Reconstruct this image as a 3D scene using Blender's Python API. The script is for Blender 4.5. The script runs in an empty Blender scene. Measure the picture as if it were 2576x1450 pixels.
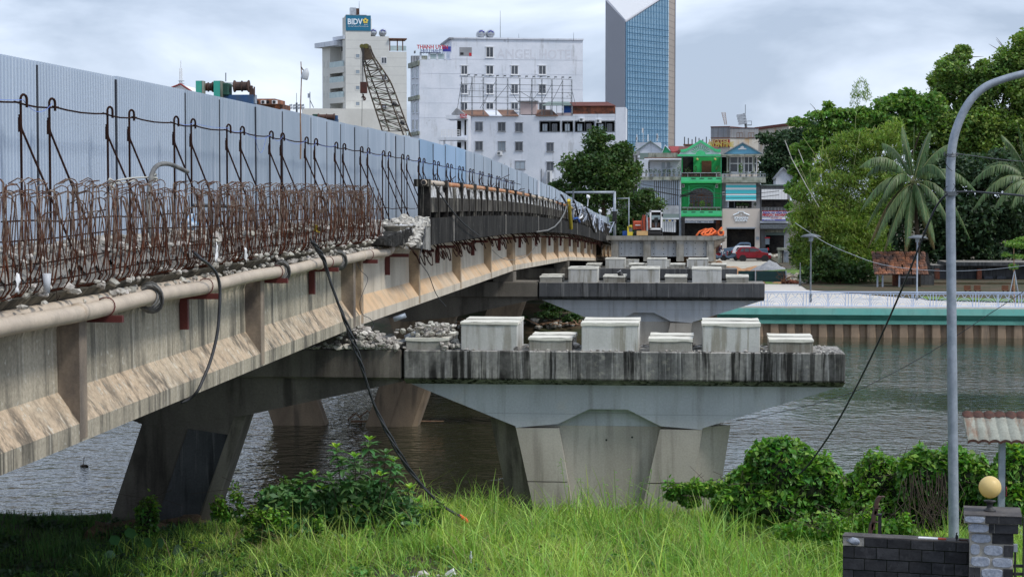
import bpy, math, random
import numpy as np
from mathutils import Vector, Matrix, noise
R = random.Random(7)
rad = math.radians
H = 8.2            # eye above the water (water is z = 0)
F = 4700.0         # focal length in pixels of a 2576 x 1450 picture
sc = bpy.context.scene
# ---------------------------------------------------------------- camera
cam_d = bpy.data.cameras.new("camera"); cam = bpy.data.objects.new("camera", cam_d)
sc.collection.objects.link(cam); sc.camera = cam
cam_d.sensor_width = 36.0; cam_d.lens = F / 2576 * 36.0
cam_d.clip_start = 0.5; cam_d.clip_end = 9000
YAW = math.atan(426 / F); PITCH = math.atan(225 / F)
cam.location = (0, 0, H); cam.rotation_euler = (rad(90) - PITCH, 0, YAW)
CM = Matrix.Rotation(YAW, 3, 'Z') @ Matrix.Rotation(rad(90) - PITCH, 3, 'X')
# ---------------------------------------------------------------- world
SUN_EL, SUN_AZ = 52, 115      # azimuth clockwise from +Y
w = bpy.data.worlds.new("World"); sc.world = w; w.use_nodes = True
nt = w.node_tree; N = nt.nodes; L = nt.links
for n in list(N): N.remove(n)
wo = N.new('ShaderNodeOutputWorld'); bg = N.new('ShaderNodeBackground'); bg.inputs[1].default_value = 0.1
sky = N.new('ShaderNodeTexSky'); sky.sky_type = 'NISHITA'; sky.sun_disc = False
sky.sun_elevation = rad(SUN_EL); sky.sun_rotation = rad(SUN_AZ)
tc = N.new('ShaderNodeTexCoord'); mp = N.new('ShaderNodeMapping')
mp.inputs['Scale'].default_value = (2.2, 2.2, 6.5); mp.inputs['Location'].default_value = (0.6, 0.35, 0.55)
L.new(tc.outputs['Generated'], mp.inputs[0])
n1 = N.new('ShaderNodeTexNoise'); n1.inputs['Scale'].default_value = 2.2; n1.inputs['Detail'].default_value = 6; n1.inputs['Roughness'].default_value = .52
n1.inputs['Distortion'].default_value = .35
L.new(mp.outputs[0], n1.inputs['Vector'])
cr = N.new('ShaderNodeValToRGB'); L.new(n1.outputs[0], cr.inputs[0])
e = cr.color_ramp.elements
e[0].position = .38; e[0].color = (2.9, 3.5, 4.55, 1)
e[1].position = .62; e[1].color = (6.0, 6.6, 7.6, 1)
m = e.new(.5); m.color = (4.4, 5.05, 6.2, 1)
mx = N.new('ShaderNodeMix'); mx.data_type = 'RGBA'; mx.inputs[0].default_value = .90
L.new(sky.outputs[0], mx.inputs[6]); L.new(cr.outputs[0], mx.inputs[7])
L.new(mx.outputs[2], bg.inputs[0]); L.new(bg.outputs[0], wo.inputs[0])
sd = bpy.data.lights.new("sun", 'SUN'); sun = bpy.data.objects.new("sun", sd); sc.collection.objects.link(sun)
sd.energy = 1.5; sd.angle = rad(11); sd.color = (1, .95, .87)
_d = Vector((math.sin(rad(SUN_AZ)) * math.cos(rad(SUN_EL)), math.cos(rad(SUN_AZ)) * math.cos(rad(SUN_EL)), math.sin(rad(SUN_EL))))
sun.rotation_euler = _d.to_track_quat('Z', 'Y').to_euler(); sun.location = (30, -30, 60)
vs = sc.view_settings; vs.view_transform = 'Standard'; vs.look = 'None'; vs.gamma = 1; vs.exposure = 0.72
try: vs.use_curve_mapping = False
except Exception: pass
sc.cycles.max_bounces = 6; sc.cycles.diffuse_bounces = 3; sc.cycles.glossy_bounces = 3; sc.cycles.transmission_bounces = 3; sc.cycles.transparent_max_bounces = 6

# ---------------------------------------------------------------- picture <-> place
def ray(x, y):
    return CM @ Vector(((x - 1288) / F, -(y - 725) / F, -1))
def P(x, y, Y):
    r = ray(x, y); t = Y / r.y
    return Vector((r.x * t, Y, H + r.z * t))
def G(x, y, z):
    r = ray(x, y); t = (z - H) / r.z
    return Vector((r.x * t, r.y * t, z))
def onX(x, y, X):
    r = ray(x, y); t = X / r.x
    return Vector((X, r.y * t, H + r.z * t))

# ---------------------------------------------------------------- mesh helpers
class MB:
    def __init__(s): s.v = []; s.f = []
    def add(s, vs, fs):
        b = len(s.v); s.v += [tuple(v) for v in vs]; s.f += [tuple(i + b for i in f) for f in fs]; return s
    def box(s, x0, x1, y0, y1, z0, z1):
        return s.add([(x0,y0,z0),(x1,y0,z0),(x1,y1,z0),(x0,y1,z0),(x0,y0,z1),(x1,y0,z1),(x1,y1,z1),(x0,y1,z1)],
              [(0,3,2,1),(4,5,6,7),(0,1,5,4),(1,2,6,5),(2,3,7,6),(3,0,4,7)])
    def obox(s, c, ax, ay, az):        # centre and half axes
        c = Vector(c); ax = Vector(ax); ay = Vector(ay); az = Vector(az)
        return s.add([c+i*ax+j*ay+k*az for k in (-1,1) for i,j in ((-1,-1),(1,-1),(1,1),(-1,1))],
              [(0,3,2,1),(4,5,6,7),(0,1,5,4),(1,2,6,5),(2,3,7,6),(3,0,4,7)])
    def pb(s, x0, y0, x1, y1, Y, d=.3):   # box whose front face (at world Y) spans a picture rectangle
        a = P(x0, y1, Y); b = P(x1, y0, Y)
        c = P(x1, y1, Y)
        return s.box(a.x, b.x, Y, Y + d, min(a.z, c.z), b.z)
    def loft(s, rings, closed=True, caps=True):
        n = len(rings[0]); b = len(s.v)
        for r in rings: s.v += [tuple(v) for v in r]
        for i in range(len(rings) - 1):
            for j in range(n if closed else n - 1):
                k = (j + 1) % n
                s.f.append((b+i*n+j, b+i*n+k, b+(i+1)*n+k, b+(i+1)*n+j))
        if caps and closed:
            s.f.append(tuple(b + j for j in reversed(range(n)))); s.f.append(tuple(b+(len(rings)-1)*n + j for j in range(n)))
        return s
    def tube(s, pts, r, n=6, caps=True, r1=None):
        pts = [Vector(p) for p in pts]; rings = []; m = len(pts); up = None
        for i, p in enumerate(pts):
            t = (pts[min(i+1, m-1)] - pts[max(i-1, 0)])
            if t.length < 1e-9: t = Vector((0,0,1))
            t.normalize()
            if up is None:
                up = Vector((0,0,1)) if abs(t.z) < .9 else Vector((1,0,0))
            u = (up - t * up.dot(t))
            if u.length < 1e-6: u = t.orthogonal()
            u.normalize(); up = u; v = t.cross(u)
            rr = r if r1 is None else r + (r1 - r) * i / max(1, m - 1)
            rings.append([p + (u*math.cos(2*math.pi*k/n) + v*math.sin(2*math.pi*k/n)) * rr for k in range(n)])
        return s.loft(rings, True, caps)
    def lathe(s, c, prof, n=16, axis='z', arc=None):
        rings = []
        for r, h in prof:
            ring = []
            for k in range(n):
                a = 2*math.pi*k/n; x, y = r*math.cos(a), r*math.sin(a)
                o = (x, y, h) if axis == 'z' else ((h, x, y) if axis == 'x' else (y, h, x))
                ring.append((c[0]+o[0], c[1]+o[1], c[2]+o[2]))
            rings.append(ring)
        return s.loft(rings)
    def ext(s, poly, y0, y1):   # polygon in x,z extruded along y
        return s.loft([[(x, y0, z) for x, z in poly], [(x, y1, z) for x, z in poly]])
    def rock(s, c, r, seed=0, sq=(1,1,1)):
        rr = random.Random(seed); b = len(s.v)
        t = (1+5**.5)/2
        V = [(-1,t,0),(1,t,0),(-1,-t,0),(1,-t,0),(0,-1,t),(0,1,t),(0,-1,-t),(0,1,-t),(t,0,-1),(t,0,1),(-t,0,-1),(-t,0,1)]
        rot = Matrix.Rotation(rr.random()*6, 3, Vector((rr.random()-.5, rr.random()-.5, rr.random()-.5)).normalized() if True else 'X')
        for v in V:
            q = rot @ Vector(v); k = r*.53*rr.uniform(.65,1.2)
            s.v.append((c[0]+q.x*k*sq[0], c[1]+q.y*k*sq[1], c[2]+q.z*k*sq[2]))
        for f in [(0,11,5),(0,5,1),(0,1,7),(0,7,10),(0,10,11),(1,5,9),(5,11,4),(11,10,2),(10,7,6),(7,1,8),(3,9,4),(3,4,2),(3,2,6),(3,6,8),(3,8,9),(4,9,5),(2,4,11),(6,2,10),(8,6,7),(9,8,1)]:
            s.f.append(tuple(b+i for i in f))
        return s
    def mesh(s, name, smooth=False):
        m = bpy.data.meshes.new(name); m.from_pydata(s.v, [], s.f); m.update()
        if smooth: m.polygons.foreach_set('use_smooth', [True]*len(m.polygons))
        return m
def np_mesh(name, verts, quads, smooth=False):
    m = bpy.data.meshes.new(name); nv = len(verts); nf = len(quads); k = quads.shape[1]
    m.vertices.add(nv); m.vertices.foreach_set('co', verts.astype(np.float32).ravel())
    m.loops.add(nf * k); m.loops.foreach_set('vertex_index', quads.astype(np.int32).ravel())
    m.polygons.add(nf); m.polygons.foreach_set('loop_start', np.arange(0, nf*k, k, dtype=np.int32))
    m.polygons.foreach_set('loop_total', np.full(nf, k, dtype=np.int32))
    if smooth: m.polygons.foreach_set('use_smooth', np.ones(nf, dtype=bool))
    m.update(calc_edges=True); return m

C = sc.collection.objects
def tag(o, label=None, cat=None, group=None, kind=None):
    if label: o['label'] = label
    if cat: o['category'] = cat
    if group: o['group'] = group
    if kind: o['kind'] = kind
    return o
def thing(name, label, cat, loc, group=None):
    o = bpy.data.objects.new(name, None); C.link(o); o.location = loc; o.empty_display_size = .3
    return tag(o, label, cat, group)
def put(name, mb, mat, parent=None, label=None, smooth=False, bev=0, loc=None, kind=None):
    me = mb if isinstance(mb, bpy.types.Mesh) else mb.mesh(name, smooth)
    if mat is not None and not me.materials: me.materials.append(mat)
    o = bpy.data.objects.new(name, me); C.link(o)
    if parent is not None:
        o.parent = parent
        if parent.type == 'EMPTY': o.matrix_parent_inverse = Matrix.Translation(parent.location).inverted()
    if loc is not None: o.location = loc
    if label: o['label'] = label
    if kind: o['kind'] = kind
    if bev:
        b = o.modifiers.new('bevel', 'BEVEL'); b.width = bev; b.segments = 1; b.limit_method = 'ANGLE'; b.angle_limit = rad(40)
    return o
def solo(name, mb, mat, label, cat, group=None, smooth=False, loc=None, bev=0):
    return tag(put(name, mb, mat, None, None, smooth, bev, loc), label, cat, group)
def struct(name, mb, mat, smooth=False, kind='structure', label=None):
    o = put(name, mb, mat, None, label, smooth); o['kind'] = kind; return o
def copy_tree(o, parent=None, label=None, loc=None):
    c = o.copy(); C.link(c)
    if parent is not None: c.parent = parent
    if loc is not None: c.location = loc
    if label: c['label'] = label
    for ch in [k for k in o.children]: copy_tree(ch, c)
    return c
def text_mesh(s, size, ext=.01, align='CENTER', bold=0, sx=1):
    cu = bpy.data.curves.new('t', 'FONT'); cu.body = s; cu.size = size; cu.extrude = ext; cu.align_x = align; cu.align_y = 'CENTER'; cu.offset = bold
    cu.resolution_u = 2
    o = bpy.data.objects.new('t', cu); C.link(o)
    bpy.context.view_layer.update()
    me = bpy.data.meshes.new_from_object(o.evaluated_get(bpy.context.evaluated_depsgraph_get()))
    bpy.data.objects.remove(o); bpy.data.curves.remove(cu)
    me.transform(Matrix.Scale(sx, 4, (1,0,0)))
    return me
def text(name, s, size, mat, parent, pos, ang=0, ext=.02, bold=0, sx=1, label=None):  # stands upright, faces -Y turned by ang
    me = text_mesh(s, size, ext, 'CENTER', bold, sx)
    me.transform(Matrix.Translation(pos) @ Matrix.Rotation(ang, 4, 'Z') @ Matrix.Rotation(rad(90), 4, 'X'))
    return put(name, me, mat, parent, label)

# ---------------------------------------------------------------- materials
def srgb(*c):
    return tuple(((v/255)/12.92 if v/255 <= .04045 else ((v/255+.055)/1.055)**2.4) for v in c)
def dk(n):
    M[n].node_tree.nodes['Principled BSDF'].inputs['Specular IOR Level'].default_value = .08; M[n].node_tree.nodes['Principled BSDF'].inputs['Roughness'].default_value = .95
def mat(name, c1, c2=None, rough=.8, metal=0, scale=1.5, stretch=(1,1,1), lo=.38, hi=.62, detail=5,
        streak=None, s_scale=(5,5,.35), s_lo=.5, s_hi=.62, s_amt=.8, stain=None, st_scale=1., st_lo=.55, st_hi=.7, st_amt=.7,
        fine=.12, f_scale=30, bump=.15, b_scale=25, b_dist=.01, dust=None, dust_amt=.8, rnd=0, isl=0, trans=0, spec=.4, emit=None, lines=None, streak2=None, top=None):
    m = bpy.data.materials.new(name); m.use_nodes = True
    t = m.node_tree; N = t.nodes; L = t.links
    bs = N['Principled BSDF']; out = N['Material Output']
    bs.inputs['Roughness'].default_value = rough; bs.inputs['Metallic'].default_value = metal
    bs.inputs['Specular IOR Level'].default_value = spec
    geo = N.new('ShaderNodeNewGeometry')
    def nz(sc_, st, det=5, ro=.55, loc=(0,0,0)):
        mp = N.new('ShaderNodeMapping'); mp.inputs['Scale'].default_value = st; mp.inputs['Location'].default_value = loc
        L.new(geo.outputs['Position'], mp.inputs[0])
        n = N.new('ShaderNodeTexNoise'); n.inputs['Scale'].default_value = sc_; n.inputs['Detail'].default_value = det; n.inputs['Roughness'].default_value = ro
        L.new(mp.outputs[0], n.inputs['Vector']); return n.outputs[0]
    def rng(a, lo, hi, o0=0, o1=1):
        r = N.new('ShaderNodeMapRange'); r.inputs[1].default_value = lo; r.inputs[2].default_value = hi
        r.inputs[3].default_value = o0; r.inputs[4].default_value = o1; L.new(a, r.inputs[0]); return r.outputs[0]
    def mixc(f, a, b, mode='MIX'):
        x = N.new('ShaderNodeMix'); x.data_type = 'RGBA'; x.blend_type = mode
        if isinstance(f, float): x.inputs[0].default_value = f
        else: L.new(f, x.inputs[0])
        for s, i in ((a, 6), (b, 7)):
            if isinstance(s, tuple): x.inputs[i].default_value = (*s, 1)
            else: L.new(s, x.inputs[i])
        return x.outputs[2]
    def mul(a, k):
        x = N.new('ShaderNodeMath'); x.operation = 'MULTIPLY'; L.new(a, x.inputs[0])
        if isinstance(k, (int, float)): x.inputs[1].default_value = k
        else: L.new(k, x.inputs[1])
        return x.outputs[0]
    col = tuple(c1)
    if c2 is not None: col = mixc(rng(nz(scale, stretch, detail), lo, hi), tuple(c1), tuple(c2))
    if dust is not None:
        sp = N.new('ShaderNodeSeparateXYZ'); L.new(geo.outputs['Normal'], sp.inputs[0])
        f = mul(mul(rng(sp.outputs[2], .2, .6), rng(nz(.9, (1,1,1), 5), .3, .6, .35, 1)), dust_amt)
        col = mixc(f, col, tuple(dust))
    if stain is not None:
        col = mixc(mul(rng(nz(st_scale, (1,1,1), 8, .65, (7,3,1)), st_lo, st_hi), st_amt), col, tuple(stain))
    if streak is not None:
        k = mul(rng(nz(1., s_scale, 6, .6), s_lo, s_hi), rng(nz(1.3, (1,1,.6), 4, .5, (3,9,4)), .34, .55))
        col = mixc(mul(k, s_amt), col, tuple(streak))
    if streak2 is not None:
        k = rng(nz(1., (s_scale[0]*1.9, s_scale[1]*1.9, s_scale[2]*1.3), 5, .6, (11,2,5)), .56, .66)
        col = mixc(mul(k, .6), col, tuple(streak2))
    if lines is not None:     # (axis, period, width, colour)
        ax, per, wd, lc = lines
        sp = N.new('ShaderNodeSeparateXYZ'); L.new(geo.outputs['Position'], sp.inputs[0])
        x = N.new('ShaderNodeMath'); x.operation = 'FRACT'; L.new(mul(sp.outputs[ax], 1/per), x.inputs[0])
        y = N.new('ShaderNodeMath'); y.operation = 'LESS_THAN'; L.new(x.outputs[0], y.inputs[0]); y.inputs[1].default_value = wd/per
        col = mixc(mul(y.outputs[0], .8), col, tuple(lc))
    if top is not None:
        tc_ = N.new('ShaderNodeTexCoord'); sp = N.new('ShaderNodeSeparateXYZ'); L.new(tc_.outputs['Object'], sp.inputs[0])
        col = mixc(mul(rng(sp.outputs[2], .35, .75), rng(nz(14, (1,1,1), 3), .4, .6)), col, tuple(top))
    if fine:
        v = rng(nz(f_scale, (1,1,1), 4, .7), .25, .75, 1-fine*1.6, 1+fine*1.6)
        col = mixc(1.0, col, v, 'MULTIPLY')
    if rnd:
        oi = N.new('ShaderNodeObjectInfo'); col = mixc(1.0, col, rng(oi.outputs['Random'], 0, 1, 1-rnd, 1+rnd), 'MULTIPLY')
    if isl:
        hs = N.new('ShaderNodeHueSaturation')
        col = mixc(1.0, col, rng(geo.outputs['Random Per Island'], 0, 1, 1-isl, 1+isl), 'MULTIPLY')
        L.new(col, hs.inputs['Color'])
        wn = N.new('ShaderNodeTexWhiteNoise'); wn.noise_dimensions = '1D'; L.new(geo.outputs['Random Per Island'], wn.inputs['W'])
        L.new(rng(wn.outputs[0], 0, 1, .5-.035, .5+.03), hs.inputs['Hue']); col = hs.outputs[0]
    if isinstance(col, tuple): bs.inputs['Base Color'].default_value = (*col, 1)
    else: L.new(col, bs.inputs['Base Color'])
    if bump:
        b = N.new('ShaderNodeBump'); b.inputs['Strength'].default_value = min(1, bump*2); b.inputs['Distance'].default_value = b_dist
        L.new(nz(b_scale, (1,1,1), 4, .65), b.inputs['Height']); L.new(b.outputs[0], bs.inputs['Normal'])
    if emit is not None:
        bs.inputs['Emission Color'].default_value = (*emit, 1); bs.inputs['Emission Strength'].default_value = 1
    if trans:
        tr = N.new('ShaderNodeBsdfTranslucent'); ms = N.new('ShaderNodeMixShader'); ms.inputs[0].default_value = trans
        if isinstance(col, tuple): tr.inputs[0].default_value = (*col, 1)
        else: L.new(mixc(1.0, col, (1.3, 1.5, .6), 'MULTIPLY'), tr.inputs[0])
        L.new(bs.outputs[0], ms.inputs[1]); L.new(tr.outputs[0], ms.inputs[2]); L.new(ms.outputs[0], out.inputs[0])
    return m

M = {}
M['pier'] = mat('pier_concrete', (.44,.465,.49), (.37,.39,.415), scale=.9, stretch=(1,1,.5), streak=(.22,.22,.21), s_scale=(4,4,.25), s_amt=.6, stain=(.48,.44,.37), st_scale=.9, st_amt=.6, fine=.09, lines=(2,.61,.010,(.26,.27,.28)))
M['pier_low'] = mat('pier_lower_concrete', (.45,.42,.37), (.36,.33,.285), scale=.7, stretch=(1,1,.6), streak=(.2,.18,.155), s_scale=(4,4,.25), s_amt=.6, stain=(.27,.24,.2), st_scale=.9, st_amt=.5, fine=.1)
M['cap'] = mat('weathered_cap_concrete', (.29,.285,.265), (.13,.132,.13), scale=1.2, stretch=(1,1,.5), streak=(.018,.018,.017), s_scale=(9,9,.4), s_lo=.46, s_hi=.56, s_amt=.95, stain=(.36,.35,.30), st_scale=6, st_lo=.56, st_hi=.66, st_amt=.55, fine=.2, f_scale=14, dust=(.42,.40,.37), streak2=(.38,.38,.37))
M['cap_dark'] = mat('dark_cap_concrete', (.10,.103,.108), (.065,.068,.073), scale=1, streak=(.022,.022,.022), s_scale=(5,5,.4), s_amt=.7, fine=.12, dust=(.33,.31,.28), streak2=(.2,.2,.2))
M['cap_old'] = mat('old_pier_concrete', (.22,.20,.17), (.12,.11,.095), scale=.6, stretch=(1,1,.5), streak=(.035,.03,.028), s_scale=(2,2,.2), s_amt=.7, fine=.12)
M['leg_old'] = mat('old_pier_leg_concrete', (.28,.21,.14), (.17,.125,.085), scale=.8, stretch=(1,1,.5), streak=(.06,.05,.04), s_scale=(2.4,2.4,.3), s_amt=.6, fine=.12)
M['block'] = mat('pedestal_concrete', (.56,.56,.54), (.46,.46,.44), scale=1.6, streak=(.22,.20,.15), s_scale=(7,7,.5), s_lo=.5, s_hi=.6, s_amt=.75, fine=.06, dust=(.66,.63,.56), rnd=.06)
M['block_old'] = mat('grey_pedestal_concrete', (.33,.32,.29), (.24,.23,.2), scale=2, streak=(.14,.12,.09), s_scale=(7,7,.5), s_amt=.7, fine=.1, dust=(.6,.57,.5), rnd=.08)
M['girder1'] = mat('streaked_girder_concrete', (.45,.40,.31), (.29,.26,.20), scale=1.0, stretch=(1,1,.5), streak=(.06,.055,.045), s_scale=(5,5,.25), s_lo=.47, s_hi=.6, s_amt=.85, stain=(.6,.58,.5), st_scale=9, st_lo=.6, st_hi=.66, st_amt=.75, fine=.2, f_scale=22, dust=(.54,.40,.27), dust_amt=.75, streak2=(.58,.54,.45))
M['girder2'] = mat('cream_girder_concrete', (.62,.56,.46), (.52,.46,.37), scale=1.0, stretch=(1,1,.5), streak=(.28,.24,.18), s_scale=(3,3,.25), s_amt=.5, stain=(.5,.36,.22), st_scale=.9, st_amt=.5, fine=.07, dust=(.62,.41,.23), dust_amt=.95)
M['rib1'] = mat('rib_concrete_dark', (.30,.24,.18), (.12,.1,.085), scale=1.6, stretch=(1,1,.6), streak=(.05,.045,.04), s_amt=.7, fine=.12)
M['rib2'] = mat('rib_concrete_brown', (.40,.31,.21), (.25,.18,.12), scale=1.6, stretch=(1,1,.6), stain=(.08,.06,.05), st_scale=1.4, st_amt=.7, fine=.1)
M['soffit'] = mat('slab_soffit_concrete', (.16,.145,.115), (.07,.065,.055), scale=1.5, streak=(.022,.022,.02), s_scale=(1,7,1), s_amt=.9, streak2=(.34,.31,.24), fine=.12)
M['beam'] = mat('black_edge_beam_concrete', (.018,.018,.018), (.036,.035,.033), scale=1.2, stretch=(1,1,.6), streak=(.25,.24,.22), s_scale=(6,6,.3), s_lo=.57, s_hi=.68, s_amt=.65, stain=(.16,.155,.145), st_scale=5, st_lo=.6, st_hi=.68, st_amt=.5, fine=.2)
M['parapet'] = mat('black_parapet_concrete', (.02,.019,.018), (.06,.055,.05), scale=3, stretch=(1,1,.4), streak=(.34,.32,.27), s_scale=(11,11,.5), s_lo=.53, s_hi=.64, s_amt=.85, fine=.2)
M['broken'] = mat('broken_concrete', (.70,.71,.73), (.38,.38,.37), scale=6, stretch=(1,1,.8), stain=(.025,.025,.025), st_scale=4.5, st_lo=.5, st_hi=.56, st_amt=.95, fine=.2, bump=.5, b_dist=.04, b_scale=12)
M['rubble'] = mat('rubble_stone', (.48,.46,.42), (.27,.255,.225), scale=6, fine=.2, isl=.4, bump=.3)
M['fresh'] = mat('fresh_broken_concrete', (.62,.6,.55), (.38,.36,.32), scale=5, stain=(.12,.11,.1), st_scale=7, st_lo=.55, st_hi=.62, st_amt=.8, fine=.2, bump=.5, b_dist=.05, b_scale=10)
M['slabtop'] = mat('dusty_deck', (.26,.25,.23), (.15,.145,.135), scale=3, fine=.2, stain=(.36,.35,.32), st_scale=9, bump=.4, b_dist=.03)
M['fence'] = mat('pale_blue_steel_sheet', (.47,.55,.66), (.42,.50,.61), scale=.5, stretch=(1,1,.3), streak=(.62,.69,.78), s_scale=(9,9,.25), s_lo=.58, s_hi=.7, s_amt=.5, rough=.45, metal=0, fine=.02, bump=0, rnd=.05, spec=.4)
M['fence_grey'] = mat('grey_blue_steel_sheet', (.37,.44,.53), (.32,.39,.48), scale=.5, stretch=(1,1,.3), streak=(.55,.6,.68), s_scale=(9,9,.25), s_amt=.4, rough=.45, fine=.02, bump=0, rnd=.08)
M['fence_blue'] = mat('bright_blue_steel_sheet', (.30,.43,.60), (.26,.39,.55), scale=.5, rough=.45, fine=.02, bump=0, rnd=.08)
M['fencepost'] = mat('dark_gap_post', (.03,.035,.05), rough=.6, fine=0, bump=0)
M['rebar'] = mat('rusty_rebar', (.034,.016,.012), (.022,.012,.011), scale=8, rough=.85, fine=.2, f_scale=60, bump=.2)
M['rebar2'] = mat('dusty_rusty_rebar', (.10,.036,.02), (.045,.02,.014), scale=6, rough=.9, fine=.3, f_scale=50, rnd=.4, top=(.20,.155,.125), bump=.2)
M['rebar_top'] = mat('mortar_coated_rebar', (.19,.13,.10), (.08,.042,.03), scale=10, rough=.9, fine=.3, f_scale=50, rnd=.3, bump=.2)
M['pipe'] = mat('beige_pipe', (.52,.44,.35), (.42,.355,.285), scale=2, rough=.6, fine=.07, stain=(.3,.26,.21), st_scale=3, st_amt=.5)
M['pipe_rust'] = mat('rusty_pipe', (.40,.15,.06), (.5,.3,.17), scale=3, rough=.7, fine=.12)
M['redsteel'] = mat('dark_red_primer', (.12,.025,.02), (.09,.02,.018), rough=.6, fine=.1)
M['cable'] = mat('black_cable', (.02,.022,.026), (.045,.048,.055), scale=3, rough=.5, fine=.05, bump=0)
M['cable_grey'] = mat('grey_cable', (.18,.18,.17), (.1,.1,.1), scale=5, rough=.6, fine=.1, bump=0)
M['wire_white'] = mat('pale_wire', (.45,.45,.42), rough=.6, fine=0, bump=0)
M['galv'] = mat('galvanised_pole', (.25,.29,.34), (.33,.37,.43), scale=6, rough=.5, metal=.25, fine=.08, f_scale=25, stain=(.5,.53,.57), st_scale=9, st_lo=.62, st_hi=.7, st_amt=.6, bump=.05)
M['galv_d'] = mat('dark_grey_steel', (.10,.115,.13), (.15,.165,.18), scale=6, rough=.5, metal=.2, fine=.08)
M['white'] = mat('white_paint', (.75,.76,.78), rough=.6, fine=.03, bump=0)
M['offwhite'] = mat('dirty_white_paint', (.70,.73,.80), (.62,.66,.73), scale=.35, streak=(.34,.35,.36), s_scale=(1.1,1.1,.12), s_lo=.57, s_hi=.68, s_amt=.6, stain=(.2,.2,.2), st_scale=.5, st_lo=.64, st_hi=.68, st_amt=.5, fine=.03, f_scale=3, bump=0)
M['cream'] = mat('cream_render', (.62,.62,.59), (.57,.57,.545), scale=.2, lines=(2,1.75,.12,(.48,.48,.46)), fine=.03, f_scale=2, bump=0)
M['cream2'] = mat('cream_render_plain', (.66,.65,.61), (.6,.59,.55), scale=.2, fine=.03, f_scale=2, bump=0)
M['glassd'] = mat('dark_window_glass', (.035,.042,.055), (.07,.08,.1), scale=.6, rough=.12, fine=0, bump=0, spec=.6, rnd=.4)
M['glassl'] = mat('pale_window_glass', (.28,.33,.38), (.2,.25,.3), scale=.5, rough=.15, fine=0, bump=0, spec=.6, rnd=.25)
M['glasst'] = mat('pale_teal_glass', (.45,.55,.55), (.35,.45,.47), scale=1, rough=.2, fine=0, bump=0)
M['dark'] = mat('dark_interior', (.012,.012,.014), (.03,.028,.026), scale=1, fine=.2, f_scale=4, bump=0)
M['black'] = mat('black_paint', (.02,.02,.022), rough=.5, fine=0, bump=0)
M['rustroof'] = mat('rusty_roof_sheet', (.22,.12,.08), (.15,.09,.07), scale=.6, stretch=(1,1,1), stain=(.35,.33,.31), st_scale=.5, st_amt=.5, fine=.1, f_scale=4, bump=0)
M['maroon'] = mat('maroon_roof_sheet', (.11,.035,.03), (.14,.05,.04), scale=.5, fine=.05, bump=0)
M['greenroof'] = mat('grey_green_roof_sheet', (.14,.20,.19), (.18,.23,.22), scale=.5, fine=.05, bump=0)
M['brick'] = mat('raw_brick', (.26,.085,.045), (.08,.04,.03), scale=1.3, fine=.3, f_scale=8, bump=0)
M['blue'] = mat('blue_tarp', (.02,.10,.35), (.02,.07,.28), scale=1, fine=.05, bump=0)
M['green'] = mat('green_house_paint', (.035,.47,.13), (.03,.40,.11), scale=.4, streak=(.03,.25,.09), s_scale=(2,2,.3), s_amt=.5, fine=.04, bump=0)
M['green_l'] = mat('light_green_trim', (.08,.55,.25), (.06,.45,.2), scale=.6, fine=.05, bump=0)
M['greywall'] = mat('grey_house_wall', (.30,.31,.33), (.24,.25,.27), scale=.4, streak=(.13,.13,.13), s_scale=(2,2,.3), s_amt=.6, fine=.05, bump=0)
M['mossy'] = mat('mossy_concrete', (.36,.38,.33), (.18,.2,.16), scale=1.5, streak=(.06,.065,.05), s_scale=(3,3,.5), s_amt=.8, fine=.1, f_scale=6, bump=0)
M['beige'] = mat('beige_panel', (.56,.50,.45), (.53,.475,.43), scale=.3, fine=.02, bump=0)
M['wood'] = mat('brown_wood', (.16,.07,.035), (.11,.05,.03), scale=3, fine=.1, bump=0)
M['teal'] = mat('turquoise_painted_concrete', (.16,.52,.46), (.25,.52,.45), scale=.5, stain=(.3,.3,.2), st_scale=.8, st_lo=.58, st_hi=.7, st_amt=.6, streak=(.12,.3,.26), s_scale=(1.5,1.5,.5), s_amt=.4, fine=.05, bump=0)
M['teal_d'] = mat('green_painted_concrete', (.10,.32,.26), (.13,.36,.3), scale=.7, stain=(.03,.09,.08), st_scale=.9, st_amt=.5, fine=.05, bump=0)
M['pile'] = mat('tan_sheet_pile_concrete', (.33,.24,.165), (.26,.19,.13), scale=1, streak=(.08,.07,.06), s_scale=(2,2,.3), s_amt=.5, fine=.1, rnd=.1, bump=0)
M['rail'] = mat('pale_blue_railing_paint', (.50,.60,.80), rough=.5, fine=.03, bump=0)
M['plaza'] = mat('pale_concrete_paving', (.60,.57,.53), (.52,.49,.45), scale=.3, fine=.08, f_scale=6, bump=0)
M['road'] = mat('concrete_road', (.47,.44,.37), (.40,.37,.31), scale=.3, fine=.08, f_scale=4, bump=0)
M['sand'] = mat('orange_sand', (.46,.25,.12), (.36,.19,.095), scale=.8, fine=.15, f_scale=5, bump=.3, b_scale=2, b_dist=.2)
M['gravel'] = mat('grey_gravel', (.32,.33,.35), (.25,.26,.28), scale=2, fine=.2, f_scale=12, bump=.2)
M['soil'] = mat('bank_soil', (.065,.055,.035), (.04,.045,.022), scale=2, fine=.25, stain=(.14,.10,.06), st_scale=.6, st_amt=.6, bump=.4, b_dist=.04)
M['brownsoil'] = mat('brown_bank_rock', (.20,.13,.075), (.12,.085,.055), scale=3, fine=.25, bump=.5, b_dist=.05)
M['farsoil'] = mat('far_bank_soil', (.09,.06,.035), (.04,.05,.02), scale=.7, fine=.25, f_scale=4, bump=.2)
M['lawn'] = mat('far_grass', (.16,.24,.05), (.10,.2,.03), scale=1.2, fine=.2, f_scale=8, bump=.3, b_dist=.1)
M['bark'] = mat('tree_bark', (.06,.045,.035), (.1,.08,.06), scale=5, stretch=(1,1,.3), fine=.2, bump=.4)
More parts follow.
